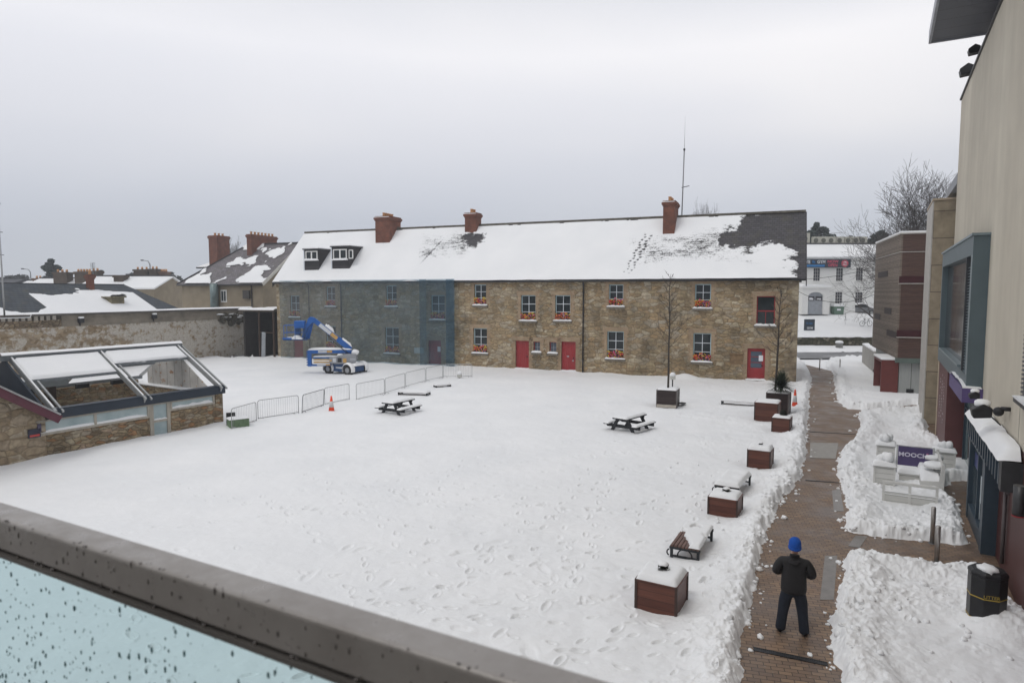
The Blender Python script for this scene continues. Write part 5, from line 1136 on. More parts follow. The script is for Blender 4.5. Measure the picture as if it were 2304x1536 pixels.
# ---------------- across the road
X, Y = np.meshgrid(np.linspace(20, 95, 90), np.linspace(76.2, 150, 80)); Zg = np.interp(Y, [76.2, 90, 150], [1.22, 3.5, 5.0])+.10*(fbm(X*.3, Y*.3, 3, 5)-.5)
tag(grid_mesh('snowy_bank', np.stack([X, Y, Zg], -1), SNOW), kind='structure')
hw_ = empty('hedge_bank_wall', (22, 76, 0)); tag(hw_, 'long low mossy roadside wall holding up the snowy garden of the white house', 'wall')
b = MB(); b.box(0, 60, 0, .4, -.1, 1.2); b.build('wall_face', mat_stone('mossy_wall', [(.085,.08,.05),(.12,.105,.07),(.06,.06,.035)], (.04,.04,.025), 2, 3.5, .7), hw_)
X, V = np.meshgrid(np.linspace(0, 60, 260), np.linspace(0, 1, 8)); grid_mesh('wall_snow', np.stack([X, -.12+.6*V, 1.18+.16*np.sqrt(np.maximum(0,1-(V*2-1)**2))*(.7+.6*fbm(X*.7,V,3,3))-.15*(V<.05)*fbm(X*1.5,V*0,3,8)], -1), SNOW, hw_)
WHITEW = simple('white_render', (.74,.74,.72), .85, 0, .04, 1.0, .1)
WX = lambda px, py, Y=90.0: (at_dist(px, py, Y).x, at_dist(px, py, Y).z)
wh = empty('white_house', (0, 90, 0)); tag(wh, 'white two-storey house across the road with a fitness club banner and arched porch door', 'house')
xl, xr = WX(1690,600)[0], WX(2010,600)[0]; ze = WX(1850,578)[1]; zr_ = at_dist(1850, 549, 94).z
wins = [(1831,603,1844.5,632),(1882,603,1896,632),(1927,602,1941,631),(1880,657,1894.5,683),(1925,657,1940,684),(1794,656,1802,685)]
WR = []
for a in wins: x0, z1 = WX(a[0],a[1]); x1, z0 = WX(a[2],a[3]); WR.append((x0,x1,z0,z1))
wall_holes('wall', WHITEW, wh, xl, xr, 3.2, ze, WR, 8, 0, .2)
b = MB(); b.box(xl-.1, xr+.1, -.25, -.001, ze-.35, ze-.05); b.build('cornice', WHITEW, wh)
b = MB(); b.face([(xl,-.4,ze),(xr,-.4,ze),(xr,4,zr_),(xl,4,zr_)]); b.face([(xl,4,zr_),(xr,4,zr_),(xr,8.4,ze),(xl,8.4,ze)]); o = b.build('roof', SNOW, wh, fix=False); md = o.modifiers.new('s','SOLIDIFY'); md.thickness = .2
b = MB(); b.box(xl, xr, 3.85, 4.3, zr_-.05, zr_+.14); b.build('ridge_parapet', GUTTER, o)
for (x0,x1,z0,z1) in WR:
    w = empty('window'); w.parent = wh; b = MB(); b.box(x0, x1, .12, .14, z0, z1); b.build('pane', simple('grey_dark_pane', (.05,.05,.055), .2), w)
    b = MB(); n = 4
    for k in range(n+1): z = z0+(z1-z0)*k/n; b.box(x0, x1, .06, .10, z-.025, z+.025)
    for k in range(4): x = x0+(x1-x0)*k/3; b.box(x-.02, x+.02, .055, .099, z0, z1)
    b.build('glazing_bars', simple('grey_white_bar', (.50,.50,.50), .6), w); b = MB(); b.box(x0-.1, x1+.1, -.12, .0, z0-.14, z0-.01); b.build('sill', WHITEW, w)
pc = empty('porch'); pc.parent = wh
x0, zp = WX(1806,648,88); x1, _ = WX(1868,648,88); da, dz1 = WX(1819,657,88); db, dz0 = WX(1852,702,88); zb_ = dz0-.3
b = MB(); xm, rad = (da+db)/2, (db-da)/2; zs = dz1-rad*.55
pts = [(x0,zb_),(da,zb_),(da,zs)] + [(xm-rad*math.cos(math.pi*k/10), zs+rad*.55*math.sin(math.pi*k/10)) for k in range(1,10)] + [(db,zs),(db,zb_),(x1,zb_),(x1,zp),(x0,zp)]
b.prism(pts, 'y', -2.0, -.001); b.build('porch_wall', WHITEW, pc)
b = MB(); b.box(x0-.15, x1+.15, -2.15, 0, zp, zp+.15); b.build('porch_roof', WHITEW, pc); b = MB(); sill_snow(b, x0-.15, x1+.15, -2.15, 0, zp+.15, .35, rr); b.build('porch_snow', SNOW, pc)
b = MB(); b.box(da, db, -1.7, -1.62, zb_, dz1); b.build('porch_door', simple('grey_door', (.30,.32,.35), .5), pc)
b = MB(); b.box(da+.1, xm-.08, -1.74, -1.701, dz0+1.55, zs); b.box(xm+.08, db-.1, -1.74, -1.701, dz0+1.55, zs); b.build('door_glass', simple('grey_dark_pane', (.05,.05,.055), .2), pc)
b = MB(); b.box(da+.25, xm-.25, -1.76, -1.741, dz0+1.65, dz0+1.95); b.box(xm+.25, db-.25, -1.76, -1.741, dz0+1.65, dz0+1.85); b.build('door_notice', PAPER, pc)
# banner
bx0, bz1 = WX(1800,583,89.6); bx1, bz0 = WX(1914,602,89.6); SIGN_D = simple('banner_black', (.02,.03,.045), .5); SIGN_W = simple('banner_white', (.7,.72,.75), .5); SIGN_B = simple('banner_blue', (.02,.17,.42), .5); SIGN_R = simple('banner_red', (.55,.08,.13), .5)
bn = empty('banner', (0, 89.6, 0)); bn.parent = wh; bn.location = (0,-.4,0)
b = MB(); b.box(bx0, bx1, .0, .3, bz0, bz1); b.build('banner_board', SIGN_D, bn); h_ = bz1-bz0; X_ = lambda px: WX(px, 590, 89.6)[0]
text_obj('FLYE', h_*.52, SIGN_W, parent=bn, loc=((X_(1803)+X_(1824))/2,-.02,bz0+h_*.66), sx=.95, bold=.012)
text_obj('fit', h_*.50, SIGN_B, parent=bn, loc=(X_(1831),-.02,bz0+h_*.66), sx=.9, bold=.012)
text_obj('GYM', h_*.52, SIGN_W, parent=bn, loc=((X_(1838)+X_(1858))/2,-.02,bz0+h_*.66), sx=.9, bold=.012)
b = MB(); b.box(X_(1806), X_(1856), -.01, -.001, bz0+h_*.10, bz0+h_*.34); b.build('blue_strip', SIGN_B, bn)
text_obj('JOIN ONLINE TODAY', h_*.22, SIGN_D, parent=bn, loc=(X_(1831),-.03,bz0+h_*.22), sx=.95) if False else None
text_obj('NOW', h_*.45, SIGN_R, parent=bn, loc=(X_(1874),-.02,bz0+h_*.70), sx=1.1, bold=.015); text_obj('OPEN', h_*.45, SIGN_R, parent=bn, loc=(X_(1874),-.02,bz0+h_*.27), sx=.95, bold=.015)
b = MB(); xc = X_(1901); b.tube([(xc,-.02,bz0+h_*.5),(xc,-.001,bz0+h_*.5)], h_*.42, 20); b.build('red_disc', SIGN_R, bn)
text_obj('24', h_*.42, SIGN_W, parent=bn, loc=(xc,-.04,bz0+h_*.52), sx=1.0, bold=.01) if False else None
b = MB(); 
for k in range(3): b.box(xc-.28+.04*k, xc+.28-.03*k, -.03, -.021, bz0+h_*(.30+.17*k), bz0+h_*(.37+.17*k))
b.build('disc_writing', SIGN_W, bn)
# roof units
for k, px in enumerate([1812,1836,1853,1870,1889,1908,1926,1941]):
    a, z = at_dist(px, 548, 94.3).x, zr_+.1; hgt = 1.5 if k == 0 else .95; w = .55
    b = MB(); b.box(a-w, a+w, 4.1, 4.6, z, z+hgt); o = b.build('air_conditioner', simple('cream_metal', (.42,.41,.35), .6, 0, .1, 3), wh)
    b = MB(); b.tube([(a-.12,4.06,z+hgt*.45),(a-.12,4.099,z+hgt*.45)], .33, 14); b.build('fan', simple('fan_dark', (.10,.10,.08), .6), o)
# things on the garden slope
def slope_z(Y): return float(np.interp(Y, [76.2, 90, 150], [1.22, 3.5, 5.0]))
def on_slope(px, py):
    d = ray(px, py); n = Vector((0, -(3.5-1.22)/13.8, 1)); P0 = Vector((0,76.2,1.22)); return EYE+d*((P0-EYE).dot(n)/d.dot(n))
P = on_slope(1821, 743); s_ = FPX/P.y; e = empty('sign_board', P, 0); tag(e, 'dark upright club sign board standing in the snow before the white house', 'sign')
b = MB(); w, h = 24/s_/2, 25/s_; b.box(-w, w, 0, .08, .0, h); b.build('board', SIGN_D, e, bevel=.01)
text_obj('FLYEfit', h*.22, SIGN_B, parent=e, loc=(0,-.01,h*.62), sx=.9); text_obj('GYM', h*.26, SIGN_W, parent=e, loc=(.05,-.01,h*.2), bold=.01)
GREENB = simple('green_plastic', (.10,.17,.12), .5, 0, .1, 4)
P = on_slope(1887, 708); s_ = FPX/P.y; e = empty('wheelie_bin', P, 0); tag(e, 'green commercial wheelie bin with thick snow on its lid beside the white house', 'bin')
b = MB(); w, h = 12/s_, 17/s_; b.prism([(-w*.9,0.05),(w*.9,0.05),(w,h),(-w,h)], 'y', 0, .9); b.build('body', GREENB, e, bevel=.03); b = MB(); b.box(-w*1.05, w*1.05, -.05, .95, h, h+.10); o = b.build('lid', GREENB, e); b = MB(); sill_snow(b, -w, w, -.05, .95, h+.10, .38, rr); b.build('snow', SNOW, o); b = MB(); b.box(-w*.35, w*.35, -.012, -.001, h*.55, h*.8); b.build('label_panel', PAPER, e)
P = on_slope(1926, 708); s_ = FPX/P.y; e = empty('parked_car', P+Vector((1.0,1.0,0)), math.radians(-18)); tag(e, 'snow-covered car with dark windscreen half hidden by the timber building', 'car')
CARG = simple('car_grey', (.20,.21,.22), .35, .3, .05, 3)
b = MB(); b.prism([(-1.9,.25),(2.3,.25),(2.35,.75),(1.4,.95),(.7,1.42),(-1.0,1.45),(-1.75,1.0),(-1.95,.6)], 'y', 0, 1.7); b.build('body', CARG, e, bevel=.08, seg=2) 
b = MB(); b.face([(-1.72,.15,1.0),(-1.06,.2,1.4),(-1.06,1.5,1.4),(-1.72,1.55,1.0)]); b.prism([(-.95,1.0),(1.15,1.0),(.65,1.36),(-.85,1.38)], 'y', -.012, -.001); b.build('windows', GLASS, e)
for x in (-1.2, 1.5):
    b = MB(); b.tube([(x,-.04,.32),(x,.18,.32)], .32, 16); o = b.build('wheel', simple('tyre', (.02,.02,.02), .8), e); b = MB(); b.tube([(x,-.06,.32),(x,-.041,.32)], .18, 10); b.build('rim', ALU, o)
X, V = np.meshgrid(np.linspace(-1.8, 2.3, 50), np.linspace(0, 1.7, 20)); Z = np.interp(X, [-1.8,-1.75,-1,.7,1.4,2.3], [.9,1.0,1.45,1.42,.95,.75])+.22*np.sqrt(np.maximum(0,1-(V/.85-1)**4)); grid_mesh('snow', np.stack([X,V,Z],-1), SNOW, e)
P = on_slope(1948, 734); e = empty('bicycle', P, math.radians(8)); tag(e, 'dark bicycle standing in the snow at the edge of the timber building', 'bicycle')
for x in (-.52, .52):
    b = MB(); b.tube([(x+.34*math.cos(a*.3142), 0, .36+.34*math.sin(a*.3142)) for a in range(21)], .022, 6, False); b.build('wheel', IRON, e)
    
b = MB()
for p, q in (((-.52,.36),(-.08,.36)),((-.52,.36),(-.22,.82)),((-.22,.9),(-.08,.36)),((-.08,.36),(.36,.8)),((-.22,.8),(.36,.84)),((.36,.9),(.52,.36))): b.tube([(p[0],0,p[1]),(q[0],0,q[1])], .018, 6)
b.build('bicycle_frame', IRON, e); b = MB(); b.box(-.34,-.1,-.06,.06,.9,.95); b.build('saddle', IRON, e); b = MB(); b.tube([(.36,-.28,1.0),(.36,0,.95),(.36,.28,1.0)], .015, 6); b.build('handlebar', IRON, e)
P = on_z(1888, 783, .1); e = empty('gate_post', (P.x, P.y, 0), 0); tag(e, 'short round grey stone post with a snow cap in front of the mossy roadside wall', 'post'); s_ = FPX/P.y
b = MB(); b.lathe([(7.5/s_,0),(7.5/s_,12/s_),(8.2/s_,12.2/s_),(8.2/s_,14/s_)], (0,0,0), 14); b.build('shaft', simple('grey_stone', (.22,.22,.21), .9, 0, .2, 3), e); b = MB(); b.lathe([(8.6/s_,13.9/s_),(8.4/s_,16.5/s_),(6/s_,18.5/s_),(1/s_,19.4/s_)], (0,0,0), 14); b.build('snow', SNOW, e)
for i, (p, q) in enumerate([((1780,628),(1966,602)),((1780,645),(1966,663))]):
    A_, B_ = at_dist(*p, 66), at_dist(*q, 60); sag = .3 if i == 0 else 1.1
    pts = [A_.lerp(B_, k/12)-Vector((0,0,sag*4*(k/12)*(1-k/12))) for k in range(13)]
    b = MB(); b.tube(pts, .022, 5); o = b.build('overhead_cable', IRON); tag(o, ['taut upper black cable crossing the gap in front of the white house', 'sagging lower black cable crossing the gap in front of the white house'][i], 'cable', 'cables strung across the road gap')

# ---------------- trees
BARK = simple('dark_bark', (.055,.045,.038), .9, 0, .3, 8, .4); TWIG = simple('dark_twig', (.06,.048,.042), .9, 0, .2, 8, 0)
def bare_tree(name, base, h, label, seed=1, trunk_r=.25, first=.3, levels=5, spread=.55, nb=3, ratio=.72, group=None, lean=(0,0), up=.25, twig_r=.010, start=None, cat='tree', whip=0):
    rng = random.Random(seed); t = empty(name, base); tag(t, label, cat, group); T = MB(); B = MB()
    def grow(mbx, p, d, L_, r, lv):
        n = 4; pts = [p]; rs = [r]; q = p; dd = d.copy()
        for i in range(n):
            dd = (dd + Vector((rng.uniform(-.16,.16), rng.uniform(-.16,.16), rng.uniform(-.05,.10)+up*.12))).normalized(); q = q+dd*(L_/n); pts.append(q); rs.append(max(twig_r*.6, r*(1-.45*(i+1)/n)))
        mbx.tube(pts, rs, 6 if lv > 2 else (4 if lv > 0 else 3), False)
        if lv == 0: return
        k = nb if lv > 1 else nb+1
        for j in range(k):
            f = 1.0 if j == 0 else rng.uniform(.35,.95); i0 = min(n, max(1, int(round(f*n)))); pp = pts[i0]
            a = rng.uniform(0, 6.283); tilt = (spread*rng.uniform(.25,.55) if j == 0 else spread*rng.uniform(.8,1.35))
            o1 = dd.orthogonal().normalized(); o2 = dd.cross(o1); nd = (dd*math.cos(tilt)+(o1*math.cos(a)+o2*math.sin(a))*math.sin(tilt)); nd.z += up*.4; nd.normalize()
            grow(B, pp, nd, L_*ratio*rng.uniform(.8,1.15), rs[i0]*(.8 if j == 0 else .58), lv-1)
    p0 = Vector((0,0,0)); pt = Vector((lean[0]*first, lean[1]*first, h*first)); T.tube([p0, pt*.5+Vector((.02,0,0)), pt], [trunk_r, trunk_r*.9, trunk_r*.78], 8)
    for j in range(nb+1):
        a = 6.283*j/(nb+1)+rng.uniform(-.4,.4); tl = spread*rng.uniform(.3,1.0); d = Vector((math.cos(a)*math.sin(tl), math.sin(a)*math.sin(tl), math.cos(tl)))
        grow(B, pt, d, h*(1-first)*.36, trunk_r*.6, levels-1)
    T.build('trunk', BARK, t, fix=False); B.build('branches', TWIG, t, fix=False); return t
P = at_dist(2090, 700, 70); bare_tree('bare_tree', (P.x, P.y, 0), 19, 'large bare spreading tree rising behind the timber-clad building and tower', 5, .45, .25, 6, .72, 4, .72, up=.22, twig_r=.022)
P = at_dist(2035, 700, 78); bare_tree('bare_tree', (P.x, P.y, 1.2), 16, 'bare tree whose thin branches reach left over the white house roof', 15, .32, .2, 5, .74, 4, .70, up=.12, twig_r=.02)
P = at_dist(1978, 700, 80); bare_tree('bare_tree', (P.x, P.y, 1.2), 9, 'small bare tree with low drooping twigs before the right side of the white house', 25, .2, .15, 5, .95, 3, .76, up=-.1, twig_r=.018)
def leafy(name, base, h, r, label, seed, col, n=2600, shape='cone', trunk=.2, z0=.08, leaf=.5, group=None, lobes=9):
    rng = random.Random(seed); t = empty(name, base); tag(t, label, 'tree', group); T = MB(); T.tube([(0,0,0),(0,0,h*.5),(.1,0,h*.9)], [trunk, trunk*.7, trunk*.2], 7); T.build('trunk', BARK, t)
    C = MB(); cl = []
    for k in range(lobes*3):
        f = rng.random(); zc = h*(z0+(1-z0)*f*.93)
        rad = r*(1-f)**.8 if shape == 'cone' else (r*math.sin(math.pi*min(1,.12+f*.86)))**1.0 if shape == 'round' else r*.9
        a = rng.uniform(0,6.283); q = rad*math.sqrt(rng.random())*.8; cl.append((q*math.cos(a), q*math.sin(a), zc, max(.35, rad*rng.uniform(.3,.55))))
    for k in range(n):
        cx, cy, cz, cr = rng.choice(cl); v = Vector((rng.gauss(0,1), rng.gauss(0,1), rng.gauss(0,1))).normalized()*cr*rng.uniform(.6,1.08)
        p = Vector((cx, cy, cz))+Vector((v.x, v.y, v.z*.7)); s = leaf*rng.uniform(.5,1.1); a = Vector((rng.gauss(0,1),rng.gauss(0,1),rng.gauss(0,.6))).normalized(); c = a.orthogonal().normalized(); c = (c*rng.uniform(.4,1)).lerp(a.cross(c), rng.random())
        C.face([p-a*s*.5, p+c*s*.35, p+a*s*.5, p-c*s*.3])
    C.build('crown', simple('foliage_%s' % name, col, .9, 0, .35, .9, 0), t, fix=False); return t
DK = (.035,.05,.038)
P = at_dist(1840, 560, 118); z_ = P.z; leafy('pine_tree', (P.x, P.y, 3), at_dist(1835,489,118).z-3, 3.4, 'dark evergreen tree rising right of the stone building gable', 3, DK, 7000, 'round', .35, .3, .8, None, 16)
P = at_dist(1815, 560, 112); leafy('pine_tree', (P.x, P.y, 3), at_dist(1812,508,112).z-3, 3.0, 'lower dark evergreen tree touching the stone building gable', 4, DK, 5000, 'round', .3, .3, .8, None, 14)
P = at_dist(1984, 560, 98); leafy('cedar_tree', (P.x, P.y, 3), at_dist(1984,512,98).z-3, 3.6, 'dark spreading cedar above the left corner of the timber building', 6, DK, 6500, 'round', .35, .35, .75, None, 16)
for k, (px, top, Y, r, w) in enumerate([(1912,524,135,3.5,'rounded pale distant tree behind the white house roof units'),(1935,530,140,3.0,'low distant tree just left of the cedar')]):
    P = at_dist(px, 560, Y); leafy('distant_tree', (P.x, P.y, 3), at_dist(px,top,Y).z-3, r, w, 40+k, (.07,.075,.07), 1500, 'round', .3, .3, .8)
P = at_dist(120, 640, 128); leafy('conifer_tree', (P.x, P.y, 0), at_dist(120,579,128).z+.6, 6.6, 'big dark pointed conifer on the left skyline', 8, (.03,.048,.042), 9000, 'cone', .4, .1, .9, None, 16)
P = at_dist(147, 640, 126); leafy('conifer_tree', (P.x, P.y, 0), at_dist(147,600,126).z, 2.8, 'smaller conifer leaning on the right side of the big dark conifer', 9, (.03,.048,.042), 1500, 'cone', .3, .1, .8)
P = at_dist(229, 640, 120); leafy('conifer_tree', (P.x, P.y, 0), at_dist(229,602,120).z, 2.6, 'small dark conifer right of the aerial on the far roofs', 10, (.035,.05,.042), 1300, 'cone', .3, .1, .8)
for k, (px, top, Y, r) in enumerate([(20,617,150,7),(45,612,146,5),(-30,612,150,8),(300,610,140,4),(390,606,130,3)]):
    P = at_dist(px, 640, Y); leafy('distant_tree', (P.x, P.y, 0), at_dist(px,top,Y).z, r, ['distant rounded tree low on the skyline by the far left mast','distant tree under the left street lamp','distant tree just outside the left edge','distant tree behind the sooty round chimneys','distant dark tree by the left eave of the tan house'][k], 60+k, (.075,.08,.08), 1600, 'round', .3, .3, .9, 'distant trees on the left skyline')
for k, (px, top) in enumerate([(1579,466),(1588,461),(522,537)]):
    P = at_dist(px, 500, 150); bare_tree('poplar_tree', (P.x, P.y, 0), at_dist(px, top, 150).z, ['left one of two faint poplar tips above the stone building ridge','right one of two faint poplar tips above the stone building ridge','narrow bare poplar between the red chimneys of the tan house'][k], 70+k, .3, .35, 5, .22, 3, .7, up=.8, twig_r=.03)
def street_lamp(px, py, pxe, Y, label):
    P = at_dist(px, py, Y); e = empty('street_lamp', (P.x, P.y, 0)); tag(e, label, 'street lamp', 'street lamps on the left skyline'); dx = at_dist(pxe, py, Y).x-P.x
    b = MB(); b.tube([(0,0,0),(0,0,P.z-.6),(dx*.2,0,P.z-.1),(dx*.75,0,P.z+.02)], [.11,.09,.07,.05], 8); b.build('pole', simple('galv_grey', (.25,.26,.27), .5, .4), e); b = MB(); b.box(min(dx*.7,dx), max(dx*.7,dx), -.16, .16, P.z-.06, P.z+.12); b.build('lamp_head', IRON, e, bevel=.04)
street_lamp(337, 586, 317, 105, 'grey street lamp on the skyline between the chimneys and the tan house'); street_lamp(68, 605, 48, 120, 'grey street lamp at the far left left of the big conifer')
P0 = BW.y(9, 692, -.3); e = BW.empty('antenna_mast', P0[0], -.3, 4.6); zt = BW.y(2, 458, -.3)[1]; tag(e, 'thin grey antenna mast rising from the boundary wall at the left edge', 'mast')
b = MB(); b.tube([(0,0,0),(0,0,zt-4.6)], [.06,.035], 8); b.build('pole', ALU, e); b = MB(); hh = zt-4.6
for f in (.55,.75,1.0): b.tube([(-.2,0,hh*f),(.2,0,hh*f)], .025, 6)
b.build('cross_arms', IRON, e)
P = SB.plane(1535, 480, (0, RW+.6, 0), (0,1,0)); e = SB.empty('roof_antenna', P.x, RW+.35, RIDGE-.3); zt1 = SB.y(1540, 336, RW+.35)[1]-RIDGE+.3; zt2 = SB.y(1541, 262, RW+.35)[1]-RIDGE+.3; tag(e, 'tall thin radio antenna standing behind the right-hand chimney of the stone building', 'antenna')
b = MB(); b.tube([(0,0,0),(.1,0,zt1)], .045, 8); b.build('pole', simple('aerial_grey', (.22,.22,.23), .5, .3), e); b = MB(); b.tube([(.1,0,zt1),(.12,0,zt2)], [.02,.006], 6); b.build('whip', ALU, e); b = MB(); zc = zt1*.47; b.tube([(-.05,0,zc),(.55,-.1,zc+.08)], .03, 6); b.tube([(.1,0,zt1-.1),(.1,0,zt1+.05)], .08, 8); b.build('dipole', IRON, e)
P = at_dist(209, 606, 92); e = empty('roof_aerial', P); tag(e, 'spindly television aerial above the sooty chimneys on the left skyline', 'aerial'); b = MB(); b.tube([(0,0,-1),(0,0,.9)], .04, 6)
for k in range(5): b.tube([(-.35,0,.1+.18*k),(.35,0,.2+.18*k)], .03, 4)
b.build('rods', ALU_D, e)
for (px, pb, pt, lab) in [(1844,832,806,'left one of two steel bollards where the path meets the road'),(1889.5,833,808,'right one of two steel bollards where the path meets the road'),(2097,1222,1138,'farther of two tall steel bollards by the shop side path'),(2107,1266,1180,'nearer of two tall steel bollards by the shop side path')]:
    P = on_z(px, pb); e = empty('bollard', P); tag(e, lab, 'bollard', 'steel bollards'); s_ = FPX/P.y; hh = (pb-pt)/s_*1.03; rad = .055 if pb > 1000 else .045
    b = MB(); b.lathe([(rad,0),(rad,hh-.02),(rad*.7,hh)], (0,0,0), 16); b.build('post', simple('brushed_steel', (.42,.40,.38), .38, .75, .12, 10, .05), e); b = MB(); b.lathe([(rad*1.5,0),(rad*1.5,.012)], (0,0,.002), 16); b.build('base_ring', ALU_D, e)
# ============================================================ things in the courtyard
BROWNW = mat_planks('brown_planter_boards', (.085,.026,.016), (.125,.042,.025), .16, 'Z', .45, .3, .05, .5, .4); DARKW = mat_planks('dark_planter_boards', (.035,.022,.022), (.045,.03,.028), .16, 'Z', .45, .3, .05, .4)
STEEL_E = simple('planter_edge', (.05,.028,.022), .5, .1)
def cap(b_name, x0, x1, y0, y1, z, t, parent, seed, nx=22, ny=22, dent=None, over=.02):
    X, Y = np.meshgrid(np.linspace(x0-over, x1+over, nx), np.linspace(y0-over, y1+over, ny))
    u = (X-(x0+x1)/2)/((x1-x0)/2+over); v = (Y-(y0+y1)/2)/((y1-y0)/2+over)
    e = np.clip((1-np.abs(u)**7), 0, 1)**.4*np.clip((1-np.abs(v)**7), 0, 1)**.4
    T = t*e*(.82+.36*fbm(X*2.3+seed, Y*2.3, 3, seed)); 
    if dent is not None: T = T*dent(X, Y)
    return grid_mesh(b_name, np.stack([X, Y, z+T], -1), SNOW, parent)
def planter(px, py, w, h, label, seed, mat=BROWNW, rz=MO.rz-math.pi/2, cap_t=.12, group='wooden planter boxes', pale=False):
    P = on_z(px, py, .12); e = empty('planter', (P.x, P.y, 0), rz); tag(e, label, 'planter', group)
    H = h+.20; b = MB(); b.box(0.02, w-.02, 0.02, w-.02, .0, H-.03); b.build('box', mat, e)
    b = MB()
    for x in (0, w-.05):
        for y in (0, w-.05): b.box(x, x+.05, y, y+.05, 0, H)
    b.build('corner_posts', STEEL_E if mat is BROWNW else simple('pale_edge', (.10,.085,.08), .5), e); b = MB()
    b.box(.05,w-.05,-.004,.04,H-.045,H); b.box(.05,w-.05,w-.04,w+.004,H-.045,H); b.box(-.004,.04,.05,w-.05,H-.045,H); b.box(w-.04,w+.004,.05,w-.05,H-.045,H); b.build('rim', mat, e)
    cap('snow', .03, w-.03, .03, w-.03, H-.03, cap_t+.03, e, seed)
    if pale: b = MB(); b.box(.03, w-.03, -.01, .02, .04, .2); b.build('plinth', simple('pale_plinth', (.42,.38,.33), .7), e)
    return e, w, H
def top_of(e, w, z, fx=.5, fy=.5):
    m_ = Matrix.Rotation(e.rotation_euler.z, 3, 'Z') @ Vector((w*fx, w*fy, z)); return e.location + m_
p1, w1, h1 = planter(1476, 912, 1.12, .80, 'dark brown planter box with a thin bare tree, standing alone before the stone wall', 1, DARKW, SB.rz, .08, pale=True)
p2, w2, h2 = planter(1722, 930, 1.10, 1.02, 'tall near-black planter box holding the spiky plant and second bare tree', 2, DARKW, cap_t=.07)
p3, w3, h3 = planter(1696, 944, 1.12, .80, 'large brown planter box directly in front of the spiky plant', 3, cap_t=.09)
p4, w4, h4 = planter(1735, 968, .80, .52, 'small brown planter box in front of the largest one, nearest the orange cone', 4, cap_t=.08)
p5, w5, h5 = planter(1680, 1043, .82, .46, 'brown planter box alone between the group by the cone and the snowy bench', 5, cap_t=.15)
p6, w6, h6 = planter(1591, 1150, .84, .36, 'brown planter box between the fully snowed bench and the half-cleared bench', 6, cap_t=.11)
p7, w7, h7 = planter(1427, 1362, .86, .48, 'brown planter box nearest the balcony railing, left of the standing man', 7, cap_t=.13)
DARKLEAF = simple('dark_dead_leaf', (.022,.026,.016), .8, 0, .4, 12, 0)
def shrub(P, r, h, label, seed, n=110, snow=True):
    rng = random.Random(seed); e = empty('small_shrub', P); tag(e, label, 'shrub', 'small plants in the planter boxes'); b = MB()
    for k in range(n):
        a = rng.uniform(0,6.283); t = rng.uniform(.15,1.25); q = Vector((math.cos(a)*math.sin(t), math.sin(a)*math.sin(t), math.cos(t))); L_ = r*rng.uniform(.5,1.05)
        p = Vector((q.x*L_, q.y*L_, q.z*L_*h/r)); s = q.cross(Vector((0,0,1))).normalized()*r*.14; b.face([p*.35-s, p*.7-s*1.4, p, p*.7+s*1.4, p*.35+s])
    b.build('leaves', DARKLEAF, e, fix=False)
    if snow: b = MB(); b.ico((0,0,h*.85), r*.62, 2, (1,1,.42), .16, rng); b.build('snow', SNOW, e)
shrub(top_of(p7, w7, h7+.08, .50, .56), .17, .17, 'dark leafy shrub capped with snow in the planter nearest the railing', 1)
shrub(top_of(p6, w6, h6+.07, .52, .55), .16, .13, 'dark sprigs poking through the snow of the planter between two benches', 2)
shrub(top_of(p5, w5, h5+.09, .5, .5), .13, .14, 'snow-smothered stub of a plant in the lone brown planter', 3, 60)
shrub(top_of(p4, w4, h4+.0, .55, .6), .24, .36, 'black rounded shrub in the small planter nearest the cone', 4, 200, False)
# young trees
def young_tree(P, h, zc, r, label, seed):
    rng = random.Random(seed); e = empty('young_bare_tree', P); tag(e, label, 'tree', 'young bare trees in planters'); T = MB(); B = MB()
    n = 14; pts = [Vector((.04*math.sin(k*.9+seed)*k/n+(.12*k/n if seed == 2 else 0), .03*math.cos(k), h*k/n)) for k in range(n+1)]; T.tube(pts, [.055*(1-k/n)**.7+.008 for k in range(n+1)], 7); T.build('trunk', BARK, e)
    for k in range(26):
        f = zc+(1-zc)*(k+.5)/26*.96; z = h*f; a = k*2.4+rng.uniform(-.4,.4); L_ = r*(1.15-.8*(f-zc)/(1-zc))*rng.uniform(.65,1.1); i = f*n; i0 = int(i); p = pts[i0].lerp(pts[min(n,i0+1)], i-i0)
        d = Vector((math.cos(a), math.sin(a), rng.uniform(.45,.9))).normalized(); pp = [p]; 
        for q in range(5): d = (d+Vector((rng.uniform(-.15,.15), rng.uniform(-.15,.15), rng.uniform(-.02,.14)))).normalized(); pp.append(pp[-1]+d*L_/5)
        B.tube(pp, [.016,.013,.010,.008,.006,.004], 4, False)
        for q in range(7):
            j = rng.randint(1,4); d2 = (d+Vector((rng.uniform(-.8,.8), rng.uniform(-.8,.8), rng.uniform(-.3,.6)))).normalized(); l2 = L_*rng.uniform(.2,.5); m_ = pp[j]+d2*l2*.5+Vector((0,0,.02)); B.tube([pp[j], m_, pp[j]+d2*l2+Vector((rng.uniform(-.04,.04),0,.06))], [.007,.005,.003], 3, False)
            d3 = (d2+Vector((rng.uniform(-.7,.7), rng.uniform(-.7,.7), rng.uniform(-.2,.5)))).normalized(); B.tube([m_, m_+d3*l2*.45], [.005,.003], 3, False)
    B.build('branches', TWIG, e, fix=False)
young_tree(top_of(p1, w1, h1-.1), 6.5, .36, 1.35, 'slim bare young tree in the lone dark planter before the stone wall', 1)
young_tree(top_of(p2, w2, h2-.1, .35, .5), 5.4, .34, 1.25, 'slim bare young tree beside the spiky plant, in front of the glazed red door', 2)
